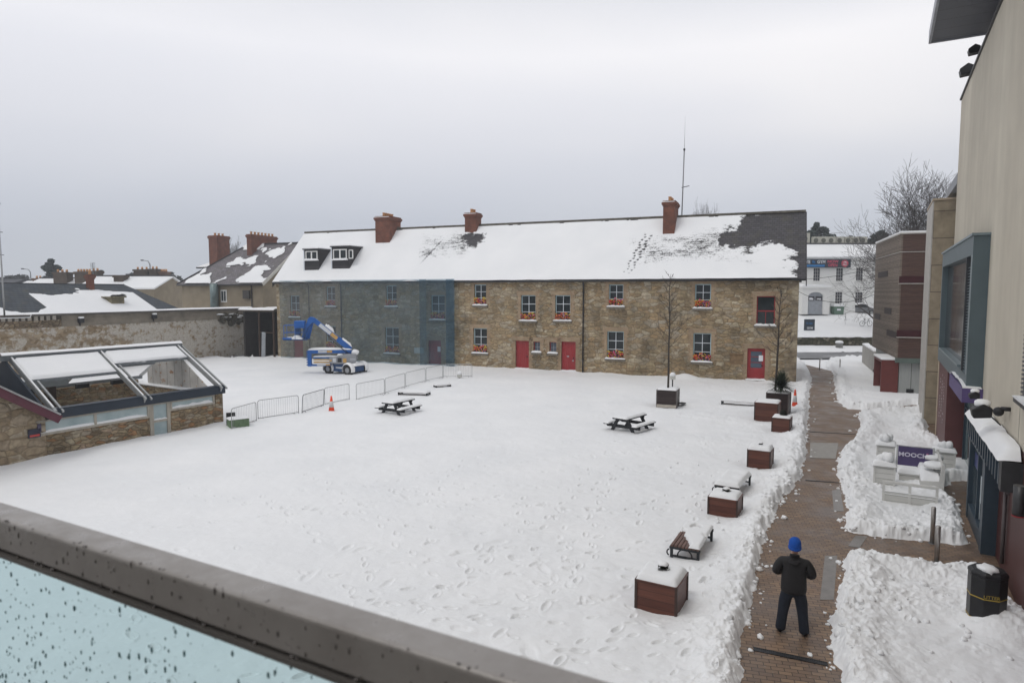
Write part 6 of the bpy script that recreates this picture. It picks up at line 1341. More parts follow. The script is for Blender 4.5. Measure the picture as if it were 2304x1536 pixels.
# spiky plant
P = top_of(p2, w2, h2, .62, .35); e = empty('spiky_plant', P); tag(e, 'dark green spiky cordyline plant in the near-black planter', 'plant'); rng = random.Random(3); b = MB()
for k in range(280):
    a = rng.uniform(0,6.283); t = rng.uniform(.1,1.65); L_ = rng.uniform(.7,1.15); d = Vector((math.cos(a)*math.sin(t), math.sin(a)*math.sin(t), math.cos(t))); s = d.cross(Vector((0,0,1)))
    s = (s.normalized() if s.length > .01 else Vector((1,0,0)))*.038; p = Vector((0,0,.30)); prev = None
    for q in range(5):
        f = (q+1)/5; pt = p+d*L_*f-Vector((0,0,.30*L_*f*f*math.sin(t))); w = s*(1-f)*1.2
        a0 = prev if prev else (p-s, p+s)
        b.face([a0[0], a0[1], pt+w, pt-w]); prev = (pt-w, pt+w)
b.build('leaves', simple('cordyline_green', (.022,.034,.016), .6, 0, .5, 5, 0), e, fix=False); b = MB(); b.tube([(0,0,-.2),(0,0,.35)], .08, 8); b.build('stem', BARK, e)
# ---------------- benches
SLAT = simple('brown_slat', (.13,.075,.06), .6, 0, .25, 6, .2, zs=1); CAST = simple('dark_cast_iron', (.028,.032,.036), .5, .3, .2, 8)
def bench(P, rz, L_, W, label, mode, seed, h=.48):
    e = empty('slatted_bench', (P.x, P.y, 0), rz); tag(e, label, 'bench', 'backless slatted benches'); n = 8; w = W/n
    b = MB()
    for k in range(n): b.box(-L_/2, L_/2, -W/2+k*w+.008, -W/2+(k+1)*w-.008, h-.045, h)
    b.build('seat', SLAT, e, bevel=.006)
    for s in (-1, 1):
        x = s*(L_/2-.04); b = MB(); b.box(x-.035, x+.035, -W/2-.015, W/2+.015, h-.10, h-.046); b.box(x-.03, x+.03, -W/2, -W/2+.06, 0, h-.10); b.box(x-.03, x+.03, W/2-.06, W/2, 0, h-.10); b.box(x-.025, x+.025, -W/2+.06, W/2-.06, .16, .20)
        b.tube([(x, .17*math.cos(a*math.pi/10), .20+.17*math.sin(a*math.pi/10)) for a in range(11)], .016, 6)
        b.tube([(x, W/2+.03+.05*math.sin(a), h-.2+.07*math.cos(a)) for a in [0,.6,1.2,1.8,2.4,3.1]], .018, 6); b.build('end_frame', CAST, e)
    if mode == 'full': cap('snow', -L_/2, L_/2, -W/2, W/2, h-.02, .15, e, seed, 40, 22)
    elif mode == 'half':
        X, Y = np.meshgrid(np.linspace(-L_/2-.01, L_/2+.01, 70), np.linspace(-W/2-.01, W/2+.01, 34)); f = fbm(X*3.6+3, Y*4.2, 4, seed)
        q = (f-.5)*1.7+.5 + .26*sstep(.12,-.22,Y)+.02 + .18*sstep(.2,.5,X)*(.6) - .28*sstep(-.15,-.5,X)*sstep(-.1,.1,Y); T = np.where(q > .56, np.clip((q-.56)*.9, 0.004, .085), -.03)*1.0
        ed = np.clip((1-np.abs(X/(L_/2+.01))**14),0,1)**.4*np.clip((1-np.abs(Y/(W/2+.01))**14),0,1)**.4; T = np.where(T > 0, T*ed, T)
        low = T < 0; grid_mesh('snow', np.stack([X,Y,h+T],-1), SNOW, e, ~(low[:-1,:-1]&low[1:,1:]&low[1:,:-1]&low[:-1,1:]))
    elif mode == 'low': cap('snow', -L_/2, L_/2, -W/2, W/2, h-.02, .12, e, seed, 40, 22)
    return e
cc = (on_z(1510,1222,.48)+on_z(1572,1235,.48)+on_z(1602,1183,.48)+on_z(1546,1170,.48))/4
bench(cc, math.radians(62), 1.65, .68, 'half-cleared slatted bench showing brown slats between snow patches, near the standing man', 'half', 12, .45)
cc = (on_z(1612,1088,.55)+on_z(1660,1094,.55)+on_z(1680,1060,.55)+on_z(1638,1058,.55))/4 + Vector((.12,.25,0))
bench(cc, math.radians(58), 1.75, .72, 'slatted bench buried under a smooth thick slab of snow behind a brown planter', 'full', 5, .45)
bench(on_z(1668,906,.25)+Vector((0,0,0)), SB.rz-.08, 2.1, .55, 'low dark bench with thin snow left of the largest brown planter', 'low', 6, .36)
bench(on_z(932,884,.25), SB.rz+.15, 1.9, .6, 'sunken brown bench in the snow behind the left picnic table', 'low', 7, .34)
bench(on_z(995,868,.2), math.radians(30), 1.1, .45, 'mostly buried small bench in the snow by the last crowd barriers', 'low', 8, .30)
# ---------------- picnic tables
TBL = simple('black_stained_timber', (.016,.018,.022), .55, 0, .3, 8, .2)
def picnic(px, py, rz, label, seed):
    P = on_z(px, py, .45); e = empty('picnic_table', (P.x, P.y, 0), rz); tag(e, label, 'picnic table', 'black A-frame picnic tables'); L_ = 1.8
    b = MB()
    for k in range(5): b.box(-L_/2, L_/2, -.37+k*.15, -.37+k*.15+.14, .70, .76)
    b.build('table_top', TBL, e, bevel=.006)
    for s in (-1, 1):
        b = MB(); b.box(-L_/2, L_/2, s*.72-.13, s*.72-.005, .42, .46); b.box(-L_/2, L_/2, s*.72+.005, s*.72+.13, .42, .46); b.build('seat', TBL, e, bevel=.006); cap('seat_snow', -L_/2, L_/2, s*.72-.13, s*.72+.13, .45, .09, e, seed+s, 30, 12, over=0)
    for x in (-.62, .62):
        for s in (-1, 1): b = MB(); b.beam((x,s*.62,0),(x,s*.22,.72),.05,.15,(0,1,0)); b.build('leg', TBL, e)
        b = MB(); b.box(x+.03, x+.09, -.86, .86, .28, .42); b.box(x+.03,x+.075,-.36,.36,.63,.72); b.build('crossbar', TBL, e)
    cap('table_snow', -L_/2, L_/2, -.37, .37, .75, .11, e, seed, 36, 18, over=0)
picnic(1417, 950, math.radians(49), 'black picnic table with snowy top standing alone right of centre', 3)
picnic(897, 914, math.radians(60), 'black picnic table with snowy top standing beside the orange cone and barriers', 6)
# ---------------- cones
ORG = simple('cone_orange', (.85,.075,.02), .5, 0, .08, 5, .05); REFL = simple('cone_sleeve', (.60,.60,.60), .4, 0, .08, 6)
def cone(px, py, h, label):
    P = on_z(px, py, .12); e = empty('traffic_cone', (P.x, P.y, .10), .3); tag(e, label, 'traffic cone', 'orange traffic cones')
    b = MB(); b.box(-.2,.2,-.2,.2,0,.05); b.build('base', simple('cone_black', (.03,.03,.03), .7) if px > 1000 else ORG, e, bevel=.015)
    r = lambda z: .165-.13*(z/h); b = MB(); b.lathe([(r(.05),.05),(r(h),h),(.02,h+.005)], n=24); b.build('body', ORG, e)
    b = MB(); b.lathe([(r(h*.32)+.004,h*.32),(r(h*.68)+.004,h*.68)], n=24); b.build('sleeve', REFL, e)
cone(746, 926, .86, 'orange and white traffic cone standing alone in front of the crowd barriers'); cone(1788, 916, 1.0, 'orange and white traffic cone beside the brick path and the spiky plant')
# ---------------- crowd barriers
GALV = simple('galvanised_tube', (.40,.41,.41), .5, .5, .15, 12, 0); GALV_D = simple('dark_tube', (.13,.14,.15), .5, .5, .15, 12, 0)
bars = [((522,968),(577,950),'leftmost crowd barrier, behind the green crate',0),((581,946),(672,932),'long crowd barrier second from the green crate',0),((679,931),(727,915),'darker tilted crowd barrier just left of the orange cone',1),((731,913),(786,901),'crowd barrier right behind the orange cone',0),
 ((802,902),(865,888),'crowd barrier first after the gap, left of the picnic table',0),((867,887),(911,873),'crowd barrier directly behind the left picnic table',2),((913,872),(957,860),'crowd barrier behind the sunken brown bench',2),((959,859),(996,851),'short-looking crowd barrier next to the netting edge',2),((998,850),(1062,849),'last crowd barrier, standing in front of the stone wall by the netting edge',2)]
for i, (a, c, lab, md_) in enumerate(bars):
    A_, C_ = on_z(a[0], a[1], .1), on_z(c[0], c[1], .1); d = C_-A_; L_ = Vector((d.x,d.y)).length; e = empty('crowd_barrier', (A_.x, A_.y, 0), math.atan2(d.y, d.x)); e.rotation_euler.x = .08 if md_ == 1 else 0; tag(e, lab, 'barrier', 'metal crowd barriers')
    mt = GALV_D if md_ == 1 else GALV; z0, z1, rc_ = .22, 1.10, .10; pts = [(0,0,0.0),(0,0,z1-rc_),(rc_*.3,0,z1-rc_*.3),(rc_,0,z1),(L_-rc_,0,z1),(L_-rc_*.3,0,z1-rc_*.3),(L_,0,z1-rc_),(L_,0,0.0)]
    b = MB(); b.tube(pts, .019, 8); b.tube([(0,0,z0),(L_,0,z0)], .017, 6); b.build('frame', mt, e); b = MB(); n = max(6, int(L_/.12))
    for k in range(1, n): b.tube([(L_*k/n,0,z0),(L_*k/n,0,z1)], .0055, 4, False)
    b.build('infill_bars', mt, e, fix=False)
    for x in (.25, L_-.25): b = MB(); b.tube([(x,-.28,.03),(x,0,z0),(x,.28,.03)], .014, 5); b.build('foot', mt, e)
# ---------------- small lamps by the wall, crate, hatch
def wall_light(px, py, h, label):
    P = on_z(px, py, .1); e = empty('garden_light', (P.x, P.y, 0)); tag(e, label, 'garden light', 'short lights at the foot of the stone wall'); b = MB(); b.tube([(0,0,0),(0,0,h-.45)], .04, 8); b.build('post', IRON, e); b = MB(); b.box(-.16,.16,-.16,.16,h-.45,h-.2); b.build('lantern', simple('pale_lantern', (.50,.50,.46), .5), e, bevel=.03)
    b = MB(); b.ico((0,0,h-.14), .2, 2, (1,1,.85)); b.build('snow', SNOW, e)
wall_light(1513, 872, 1.1, 'short garden light with a dome of snow behind the lone dark planter'); wall_light(1034, 851, .62, 'short garden light with a ball of snow seen through the last crowd barrier')
P = on_z(536, 962, .1); e = empty('green_crate', (P.x, P.y, 0), math.radians(38)); tag(e, 'small green crate with snowy lid at the end of the barriers by the outbuilding', 'crate')
b = MB(); b.box(-.42,.42,-.28,.28,0,.56); b.build('body', simple('faded_green', (.13,.20,.11), .6, 0, .15, 4), e, bevel=.02); b = MB()
for k in range(5): b.box(-.38+k*.18,-.30+k*.18,-.30,-.281,.05,.52)
b.build('ribs', simple('faded_green', (.13,.20,.11), .6), e); cap('snow', -.44,.44,-.3,.3,.55,.07,e,4)
P = on_z(520, 960, .1); e = empty('black_chair', (P.x, P.y, 0), .4); tag(e, 'black chair back half buried beside the green crate and outbuilding corner', 'chair'); b = MB(); b.box(-.2,.2,-.2,.2,.36,.41); b.build('seat', IRON, e); b = MB(); b.box(-.2,.2,.18,.21,.45,.75); b.build('backrest', IRON, e, bevel=.01)
for sx_ in (-.18,.18):
    for sy_ in (-.18,.19): b = MB(); b.tube([(sx_,sy_,0),(sx_,sy_,.75 if sy_ > 0 else .36)], .014, 6); b.build('leg', IRON, e)
P = on_z(1535, 907, .15); e = MB(); e.lathe([(.22,0),(.20,.035),(.05,.05)], n=14); o = e.build('drain_cover', IRON); o.location = (P.x, P.y, .15); tag(o, 'dark round cover showing through the snow right of the lone dark planter', 'cover')

# ---------------- blue boom lift
P = on_z(775, 840, .1); lf = empty('boom_lift', (P.x, P.y, 0.05), math.radians(9)); tag(lf, 'blue articulated boom lift with grey turret and snow on its folded arms', 'boom lift')
BLUE = simple('lift_blue', (.012,.10,.36), .4, 0, .12, 3, .05); BLUE_D = simple('lift_dark_blue', (.015,.055,.15), .45, 0, .12, 3); LGREY = simple('lift_grey', (.26,.27,.29), .45, 0, .1, 2); YEL = simple('decal_yellow', (.55,.33,.10), .6, 0, .15, 5); TYRE = simple('tyre', (.02,.02,.02), .85, 0, .3, 10, .3); DECW = simple('decal_white', (.55,.57,.60), .5, 0, .1, 5)
def xf(mb_, M_, off=(0,0,0)):
    mb_.v = [tuple(M_ @ Vector(v)+Vector(off)) for v in mb_.v]; return mb_
RC = Matrix.Rotation(math.radians(-37), 3, 'Z')
WBx, WBy = .98, .80; OC = (.10, .25, 0)
b = MB(); b.box(-1.1,1.1,-.5,.5,.32,.82); b.box(-.55,.75,-.84,-.5,.25,.85); b.box(.9,1.35,-.55,.55,.25,.70); xf(b, RC, OC).build('chassis', BLUE_D, lf, bevel=.03)
b = MB(); b.box(-.25,.5,-.855,-.841,.5,.62); xf(b, RC, OC).build('chassis_decal', DECW, lf)
for sx_ in (-1, 1):
    for sy_ in (-1, 1):
        b = MB(); x, y = sx_*WBx, sy_*WBy; b.tube([(x,y-.15,.42),(x,y-.12,.42),(x,y+.12,.42),(x,y+.15,.42)], [.36,.42,.42,.36], 22); o = xf(b, RC, OC).build('wheel', TYRE, lf)
        b = MB(); b.tube([(x,y+sy_*.151,.42),(x,y+sy_*.165,.42)], .2, 12); xf(b, RC, OC).build('rim', LGREY, o)
        b = MB(); pr = []; 
        X, V = np.meshgrid(np.linspace(-.35, math.pi+.35, 24), np.linspace(-1, 1, 9)); rad = .46+.10*np.sqrt(np.maximum(0,1-V**2))*np.clip(np.sin(X)+.4,0.1,1.2)
        Q = np.stack([x-rad*np.cos(X), y+V*.22, .42+rad*np.sin(X)], -1) @ np.array(RC).T + np.array(OC); grid_mesh('wheel_snow', Q, SNOW, o)
b = MB(); X, V = np.meshgrid(np.linspace(.85,1.4,12), np.linspace(-.6,.6,14)); Q = np.stack([X,V,.70+.22*np.sqrt(np.maximum(0,1-(V/.6)**4))*np.sqrt(np.maximum(0,1-((X-1.12)/.28)**4))],-1) @ np.array(RC).T+np.array(OC); grid_mesh('chassis_snow', Q, SNOW, lf)
b = MB(); b.prism([(-.6,.88),(.85,.86),(.98,1.2),(.95,1.62),(.1,1.62),(-.35,1.45),(-1.05,1.35),(-1.05,.98)], 'y', -.72, .72); tu = b.build('turret', LGREY, lf, bevel=.05, seg=2)
for x0_, x1_, z0_, z1_, mt in ((-.78,-.55,1.02,1.32,DECW),(-.42,-.12,1.0,1.34,IRON),(-.02,.24,.98,1.30,YEL),(.5,.95,1.24,1.28,DECW),(.5,.95,1.12,1.16,DECW),(-1.03,-.85,1.1,1.2,YEL)):
    b = MB(); b.box(x0_, x1_, -.735, -.7201, z0_, z1_); b.build('turret_panel', mt, tu)
b = MB(); b.ico((.85,-.1,1.70), .30, 2, (1,1.6,.8), .1, random.Random(3)); b.ico((-.25,-.5,1.55), .16, 2, (1.4,1,.6), .2, random.Random(4)); b.build('turret_snow', SNOW, lf)
# folded riser arms
rs_ = MB(); rs_.box(-2.45,.6,-.34,-.06,1.66,1.94); o1 = rs_.build('riser_arm', BLUE, lf, bevel=.02); b = MB(); b.box(-1.9,-1.25,-.352,-.3401,1.72,1.88); b.build('decal', DECW, o1); b = MB(); b.box(-1.24,-.85,-.352,-.3401,1.72,1.88); b.build('decal', YEL, o1)
b = MB(); b.box(-2.3,.55,-.30,-.10,1.28,1.40); o2 = b.build('riser_arm', BLUE, lf); b = MB(); b.tube([(-2.25,-.33,1.20),(-.7,-.33,1.17)], .045, 8); b.tube([(-2.25,-.33,1.02),(-.9,-.33,.98)], .045, 8); b.build('riser_struts', YEL, lf)
b = MB(); b.box(-2.4,-.95,-.34,-.06,.70,.86); o3 = b.build('riser_arm', BLUE, lf); b = MB(); b.box(-2.0,-1.35,-.352,-.3401,.73,.83); b.build('decal', DECW, o3); b = MB(); b.box(-1.34,-1.0,-.352,-.3401,.73,.83); b.build('decal', YEL, o3)
b = MB(); b.box(-2.68,-2.40,-.36,-.04,.68,1.92)
for k in range(6): b.box(-2.78,-2.69,-.30,-.10,.74+k*.2,.84+k*.2)
b.build('riser_link', BLUE, lf, bevel=.02); b = MB(); b.box(.1,.95,-.30,.3,1.55,1.86); b.build('pivot', BLUE, lf, bevel=.03)
def snow_on(x0,x1,y0,y1,z,t,seed,name='arm_snow'): cap(name, x0,x1,y0,y1,z,t,lf,seed,26,8,over=.02)
snow_on(-2.66,.6,-.34,-.06,1.93,.17,1); snow_on(-2.3,.5,-.32,-.08,1.39,.12,2); snow_on(-2.3,-1.0,-.34,-.06,.85,.12,3)
def tilted_snow(p, q, w, t, seed, name='boom_snow'):
    p, q = Vector(p), Vector(q); d = q-p; n = 18; X, V = np.meshgrid(np.linspace(0,1,n), np.linspace(-1,1,7)); T = t*np.sqrt(np.maximum(0,1-V**2))*np.clip(np.minimum(X,1-X)*9,0,1)*(.6+.9*fbm(X*5,V,3,seed))
    return grid_mesh(name, np.stack([p.x+d.x*X, p.y+d.y*X+V*w/2, p.z+d.z*X+T], -1), SNOW, lf)
b = MB(); pA, pB = Vector((.55,-.2,1.95)), Vector((-2.25,-.2,4.30)); b.beam(pA, pB, .26, .34, (1,0,1)); b.beam(pA.lerp(pB,.10), pA.lerp(pB,.34), .30, .42, (1,0,1)); bo = b.build('upper_boom', BLUE, lf, bevel=.02)
b = MB(); b.beam(pA.lerp(pB,.36)+Vector((0,-.14,0)), pA.lerp(pB,.52)+Vector((0,-.14,0)), .02, .27, (1,0,1)); b.build('decal', YEL, bo); b = MB(); b.beam(pA.lerp(pB,.53)+Vector((0,-.14,0)), pA.lerp(pB,.82)+Vector((0,-.14,0)), .02, .27, (1,0,1)); b.build('decal', DECW, bo)
ud = Vector((.64,0,.77))*.19; tilted_snow(pA+ud+Vector((-.05,0,.03)), pA.lerp(pB,.28)+ud, .3, .18, 3); tilted_snow(pA.lerp(pB,.48)+ud, pA.lerp(pB,.72)+ud, .26, .22, 5)
b = MB(); b.prism([(-2.05,4.05),(-2.15,4.42),(-2.42,4.48),(-2.62,4.3),(-2.55,3.9),(-2.35,3.9)], 'y', -.38, -.02); b.build('knuckle', BLUE, lf, bevel=.02)
b = MB(); b.beam((-2.42,-.32,4.3),(-2.92,-.32,2.85), .10, .34, (1,0,0)); b.beam((-2.30,-.05,4.1),(-2.66,-.05,2.80), .12, .22, (1,0,0)); b.build('jib', BLUE, lf, bevel=.02)
bk = MB(); bk.box(-4.35,-2.65,-.75,.55,2.72,2.80); bkt = bk.build('basket_floor', BLUE_D, lf)
b = MB()
for x in (-4.3,-3.5,-2.7):
    for y in (-.72,.52): b.tube([(x,y,2.8),(x,y,3.85)], .022, 6)
for z in (3.3,3.85): b.tube([(-4.3,-.72,z),(-2.7,-.72,z),(-2.7,.52,z),(-4.3,.52,z),(-4.3,-.72,z)], .022, 6)
b.build('guard_rail', BLUE, lf); b = MB(); b.box(-3.60,-2.82,-.5,.3,3.62,4.18); b.build('control_box', BLUE, lf, bevel=.05, seg=2); b = MB(); b.box(-3.55,-3.2,-.3,.1,2.8,3.6); b.box(-2.95,-2.72,-.4,.2,2.75,3.7); b.build('basket_mount', BLUE_D, lf)
b = MB(); b.box(-4.4,-3.75,-.80,-.3,2.80,2.92); b.build('basket_step', BLUE, lf); cap('basket_snow', -4.3,-3.0,-.7,.5,2.80,.13,lf,7,20,12); b = MB(); b.ico((-3.5,-.35,3.98), .1, 2, (1.2,.5,.8), .2, random.Random(1)); b.ico((-3.45,-.3,2.95), .2, 2, (1.4,1,.7), .2, random.Random(1)); b.build('box_snow', SNOW, lf)

b = MB(); b.tube([(.3,-.40,1.7),(-.5,-.42,2.35),(-1.2,-.38,3.1)], .03, 6); b.tube([(.5,-.42,1.75),(-.2,-.46,1.5),(-1.0,-.42,1.55),(-2.3,-.40,1.6)], .02, 6); b.tube([(-2.2,-.36,4.1),(-2.6,-.45,3.6),(-2.8,-.40,3.0)], .02, 6); b.build('hydraulic_hoses', IRON, lf)
b = MB(); b.tube([(-.1,-.2,2.0),(-1.0,-.2,2.95)], .06, 10); b.build('lift_cylinder', ALU_D, lf)
# ---------------- cafe terrace
WHP = simple('white_painted_timber', (.58,.575,.55), .6, 0, .06, 5, .1, zs=3); WHB = mat_planks('white_boards', (.52,.515,.49), (.60,.595,.57), .17, 'Z', .6, .35, .05, .15)
def mo(px, py, z=0.15): return MO.l(on_z(px, py, z))
def cafe_planter(pl, pr_, h, label, seed, dep=.42):
    A_, B_ = mo(*pl), mo(*pr_); y1, y0 = A_.y, B_.y; x = (A_.x+B_.x)/2; e = MO.empty('cafe_planter', x, y0); tag(e, label, 'planter', 'white boarded planters round the cafe terrace'); w = y1-y0
    b = MB(); b.box(0.02, dep-.02, .02, w-.02, 0, h); b.build('boards', WHB, e); b = MB()
    for xx in (0, dep-.06):
        for yy in (0, w-.06): b.box(xx, xx+.06, yy, yy+.06, 0, h+.01)
    b.box(-.02, dep+.02, -.02, w+.02, h+.01, h+.05); b.build('corner_trim', WHP, e)
    def dent(X, Y): return 1+0*X
    cap('snow', -.02, dep+.02, -.02, w+.02, h+.04, .14, e, seed, 18, 18)
    b = MB(); rg = random.Random(seed)
    for k in range(3): b.ico((dep*.5+rg.uniform(-.08,.08), w*(.3+.2*k), h+.2+rg.uniform(0,.12)), rg.uniform(.12,.17), 2, (.9,.9,1.1), .15, rg)
    b.build('snowy_shrub', SNOW, e); return e, w
cafe_planter((1964,1084),(2014,1096), .72, 'white boarded planter at the front left of the cafe terrace', 1)
cafe_planter((1971,1035),(2013,1042), .72, 'white boarded planter at the back left of the cafe terrace beside the purple banner', 2)
cafe_planter((2097,1050),(2150,1060), .72, 'white boarded planter right of the purple banner against the shop', 3)
A_, B_ = mo(2019,1066), mo(2096,1070); x = (A_.x+B_.x)/2+.12; e = MO.empty('cafe_banner', x, B_.y); tag(e, 'purple cafe windbreak banner with white lettering between two white planters', 'banner'); w = A_.y-B_.y
z0_ = .42; z1_ = 1.08; b = MB(); b.box(0, .03, 0, w, z0_, z1_); b.build('fabric', simple('banner_purple', (.075,.055,.14), .7, 0, .06, 3), e); b = MB(); b.tube([(.015,-.03,0),(.015,-.03,1.12)], .02, 8); b.tube([(.015,w+.03,0),(.015,w+.03,1.12)], .02, 8); b.tube([(.015,-.03,1.1),(.015,w+.03,1.1)],.014,6); b.build('poles', ALU, e)
text_obj('MOOCH', .20, simple('banner_writing', (.60,.58,.68), .6), parent=e, loc=(-.006, w*.56, (z0_+z1_)/2+.05), rot=(math.pi/2, 0, -math.pi/2), sx=1.12, bold=.006)
b = MB(); b.box(-.006,-.001, w*.48-w*.36, w*.48-w*.30, .85, .91); b.build('logo_dot', simple('logo_pink', (.45,.12,.25), .6), e)
b = MB(); rr2 = random.Random(4); 
# low open fence at the front
A_, B_ = mo(1984,1126,.12), mo(2110,1145,.12); x = (A_.x+B_.x)/2; e = MO.empty('low_white_fence', x, B_.y); w = A_.y-B_.y; tag(e, 'low white timber fence closing the near side of the cafe terrace', 'fence')
b = MB(); b.box(-.03,.05,0,w,.68,.76); b.box(-.02,.03,0,w,.38,.46); b.build('rails', WHP, e, bevel=.008)
for yy in (0, w/2-.035, w-.07): b = MB(); b.box(-.035,.04,yy,yy+.07,0,.68); b.build('post', WHP, e)
b = MB(); b.box(-.015,.015,.07,w-.07,.06,.36); b.build('lower_panel', WHB, e)
cap('snow', -.02,.04,.02,w-.02,.455,.05,e,4,8,30)
# settle along the shop side
A_ = mo(2136,1112,.12); B_ = mo(2172,1106,.12); e = MO.empty('white_settle', A_.x, max(.72, B_.y)); tag(e, 'long white timber settle bench facing the cafe terrace from the shop side', 'bench'); L_ = 2.3; yb = 0
b = MB(); b.box(0, L_, .12, .62, .40, .45); b.build('seat', WHP, e); b = MB(); b.box(0, L_, .56, .62, .0, .399); b.build('front_panel', WHB, e)
for z in (.58, .80): b = MB(); b.box(.04, L_-.04, .02, .06, z, z+.17); b.build('back_rail', WHP, e)
for xx in (0, L_-.06): b = MB(); b.prism([(.0,0),(.62,0),(.62,.45),(.14,.5),(.08,1.02),(0,1.02)], 'x', xx-.061 if xx == 0 else xx+.061, xx-.001 if xx == 0 else xx+.12); b.build('end_panel', WHP, e)
cap('snow', .02, L_-.02, .08, .6, .445, .16, e, 9, 30, 14)
b = MB(); P = mo(2050,1075,.12); 
A_ = mo(2020,1082,.12); B_ = mo(2092,1088,.12); e = MO.empty('white_bench', A_.x, B_.y); tag(e, 'white backless bench heaped with snow in front of the purple banner', 'bench'); w = A_.y-B_.y
b = MB(); b.box(0,.45,0,w,.36,.42); b.build('seat', WHP, e); b = MB(); b.box(.03,.08,.03,w-.03,0,.359); b.build('front_panel', WHB, e); cap('snow', 0,.45,0,w,.41,.16,e,5)
for (px, py, r, lab) in [(2099,1026,.30,'round cafe table piled with snow, farther of the pair by the settle'),(2103,1045,.30,'round cafe table piled with snow, nearer of the pair by the settle')]:
    P = on_z(px, py, .80); e = empty('cafe_table', (P.x, P.y, 0)); tag(e, lab, 'table', 'round snow-covered cafe tables'); b = MB(); b.lathe([(r,.72),(r,.745)], n=24); b.build('table_top', WHP, e); b = MB(); b.tube([(0,0,0),(0,0,.72)], .03, 8); b.lathe([(.2,0),(.2,.02)], n=16); b.build('pedestal', ALU, e)
    b = MB(); b.lathe([(r*.98,.745),(r*1.03,.79),(r*.95,.85),(r*.6,.89),(.02,.90)], n=24); b.build('snow', SNOW, e)
# ---------------- litter bin
P = on_z(2216, 1411, .05); e = empty('litter_bin', (P.x, P.y, 0), MO.rz+math.radians(8)); tag(e, 'black octagonal litter bin with gold bands and gold lettering beside the ribbed wall', 'litter bin'); BINB = simple('bin_black', (.012,.012,.014), .4, 0, .2, 6, .05); GOLD = simple('gold_band', (.42,.30,.05), .4, .2)
b = MB(); R_ = .315; b.lathe([(R_*.95,0),(R_*.95,.08),(R_,.10),(R_,1.08),(R_*.97,1.1)], n=8, sm=False); b.build('body', BINB, e, bevel=.008); b = MB(); b.lathe([(R_*1.03,1.1),(R_*1.03,1.16),(R_*.9,1.20),(.05,1.22)], n=8, sm=False); b.build('lid', BINB, e, bevel=.008)
for z_ in (.70,.28): b = MB(); b.lathe([(R_+.004,z_),(R_+.004,z_+.018)], n=8, sm=False); b.build('gold_band', GOLD, e)
ang = -math.pi; a_ap = R_*math.cos(math.pi/8)
text_obj('LITTER', .085, GOLD, parent=e, loc=(-a_ap-.004, 0, .76), rot=(math.pi/2, 0, -math.pi/2), extrude=.002)
b = MB(); b.ico((-.05,.02,1.22), .17, 2, (1.3,.9,.35), .2, random.Random(5)); b.build('snow', SNOW, e)
# ---------------- balcony railing
RF = Frame((0,0,0), (.4701,.8826)); ra = RF.l(EYE+ray(0,1126)*(.45/-(ray(0,1126).z))); RZ = EYE.z-.45
RAILM = NT('wet_aluminium'); m = RAILM; v = m.coord(); f = m.noise(v, 6, 4, .6)
m.set(col=m.ramp(f, [(.3,(.27,.25,.235)),(.7,(.35,.33,.315))]), rough=m.ramp(m.noise(v, 22, 4, .7), [(.35,.25),(.6,.5)]), metal=.25, spec=.5); m.bump(m.noise(v, 90, 3, .6), .25, .003); RAILM = m.m
rl_ = RF.empty('balcony_railing', ra.x-.058, -2.6, 0); tag(rl_, 'wet grey metal balcony handrail over a droplet-covered glass panel across the lower left', 'railing')
b = MB(); b.box(0, .058, -.0, 7.5, RZ-.066, RZ); hr = b.build('handrail', RAILM, rl_, bevel=.007, seg=3)
b = MB(); b.box(-.004, .062, 0, 7.5, RZ-.078, RZ-.070); b.build('lower_trim', simple('rail_dark_trim', (.16,.15,.14), .4, .4), hr)  # narrow darker strip along the underside of the handrail
m = NT('tinted_balcony_glass'); tr = m.n('ShaderNodeBsdfTransparent'); gl = m.n('ShaderNodeBsdfGlossy'); mxs = m.n('ShaderNodeMixShader'); lw_ = m.n('ShaderNodeLayerWeight'); lw_.inputs['Blend'].default_value = .35
tr.inputs['Color'].default_value = (.66,.835,.86,1); gl.inputs['Roughness'].default_value = .04; gl.inputs['Color'].default_value = (.9,.97,1,1)
m.l(m.math('MULTIPLY', lw_.outputs['Fresnel'], .12), mxs.inputs[0]); m.l(tr.outputs[0], mxs.inputs[1]); m.l(gl.outputs[0], mxs.inputs[2]); m.l(mxs.outputs[0], m.out.inputs['Surface']); BGL = m.m
b = MB(); b.face([(.03,.02,RZ-1.15),(.03,7.5,RZ-1.15),(.03,7.5,RZ-.075),(.03,.02,RZ-.075)]); gp2 = b.build('glass_panel', BGL, rl_, fix=False)
b = MB(); b.box(.02,.04,.02,7.5,RZ-1.16,RZ-1.151); b.build('glass_edge', simple('glass_edge_green', (.06,.16,.14), .2), gp2)
m = NT('water_droplet'); m.set(col=(.12,.23,.24), rough=.15, trans=.45, ior=1.33); DRP = m.m
rg = random.Random(77); bmi = bmesh.new(); bmesh.ops.create_icosphere(bmi, subdivisions=2, radius=1); bv = np.array([v.co[:] for v in bmi.verts]); bf = np.array([[v.index for v in f.verts] for f in bmi.faces]); bmi.free(); V_ = []; F_ = []; nb = 0
for k in range(4600):
    y = rg.uniform(1.9, 4.9); z = RZ-.08-rg.random()**.8*.62; r = rg.choice([.0007,.0009,.0012,.0015,.002,.0028]); V_.append(bv*np.array([r*.55, r, r*rg.uniform(1.2,2.4)])+np.array([.0285, y, z])); F_.append(bf+nb); nb += len(bv)
V_ = np.concatenate(V_); F_ = np.concatenate(F_); me = bpy.data.meshes.new('glass_droplets'); me.from_pydata(V_.tolist(), [], F_.tolist()); me.polygons.foreach_set('use_smooth', [True]*len(F_)); me.materials.append(DRP); o = bpy.data.objects.new('glass_droplets', me); COL.objects.link(o); o.parent = rl_; tag(o, kind='stuff')
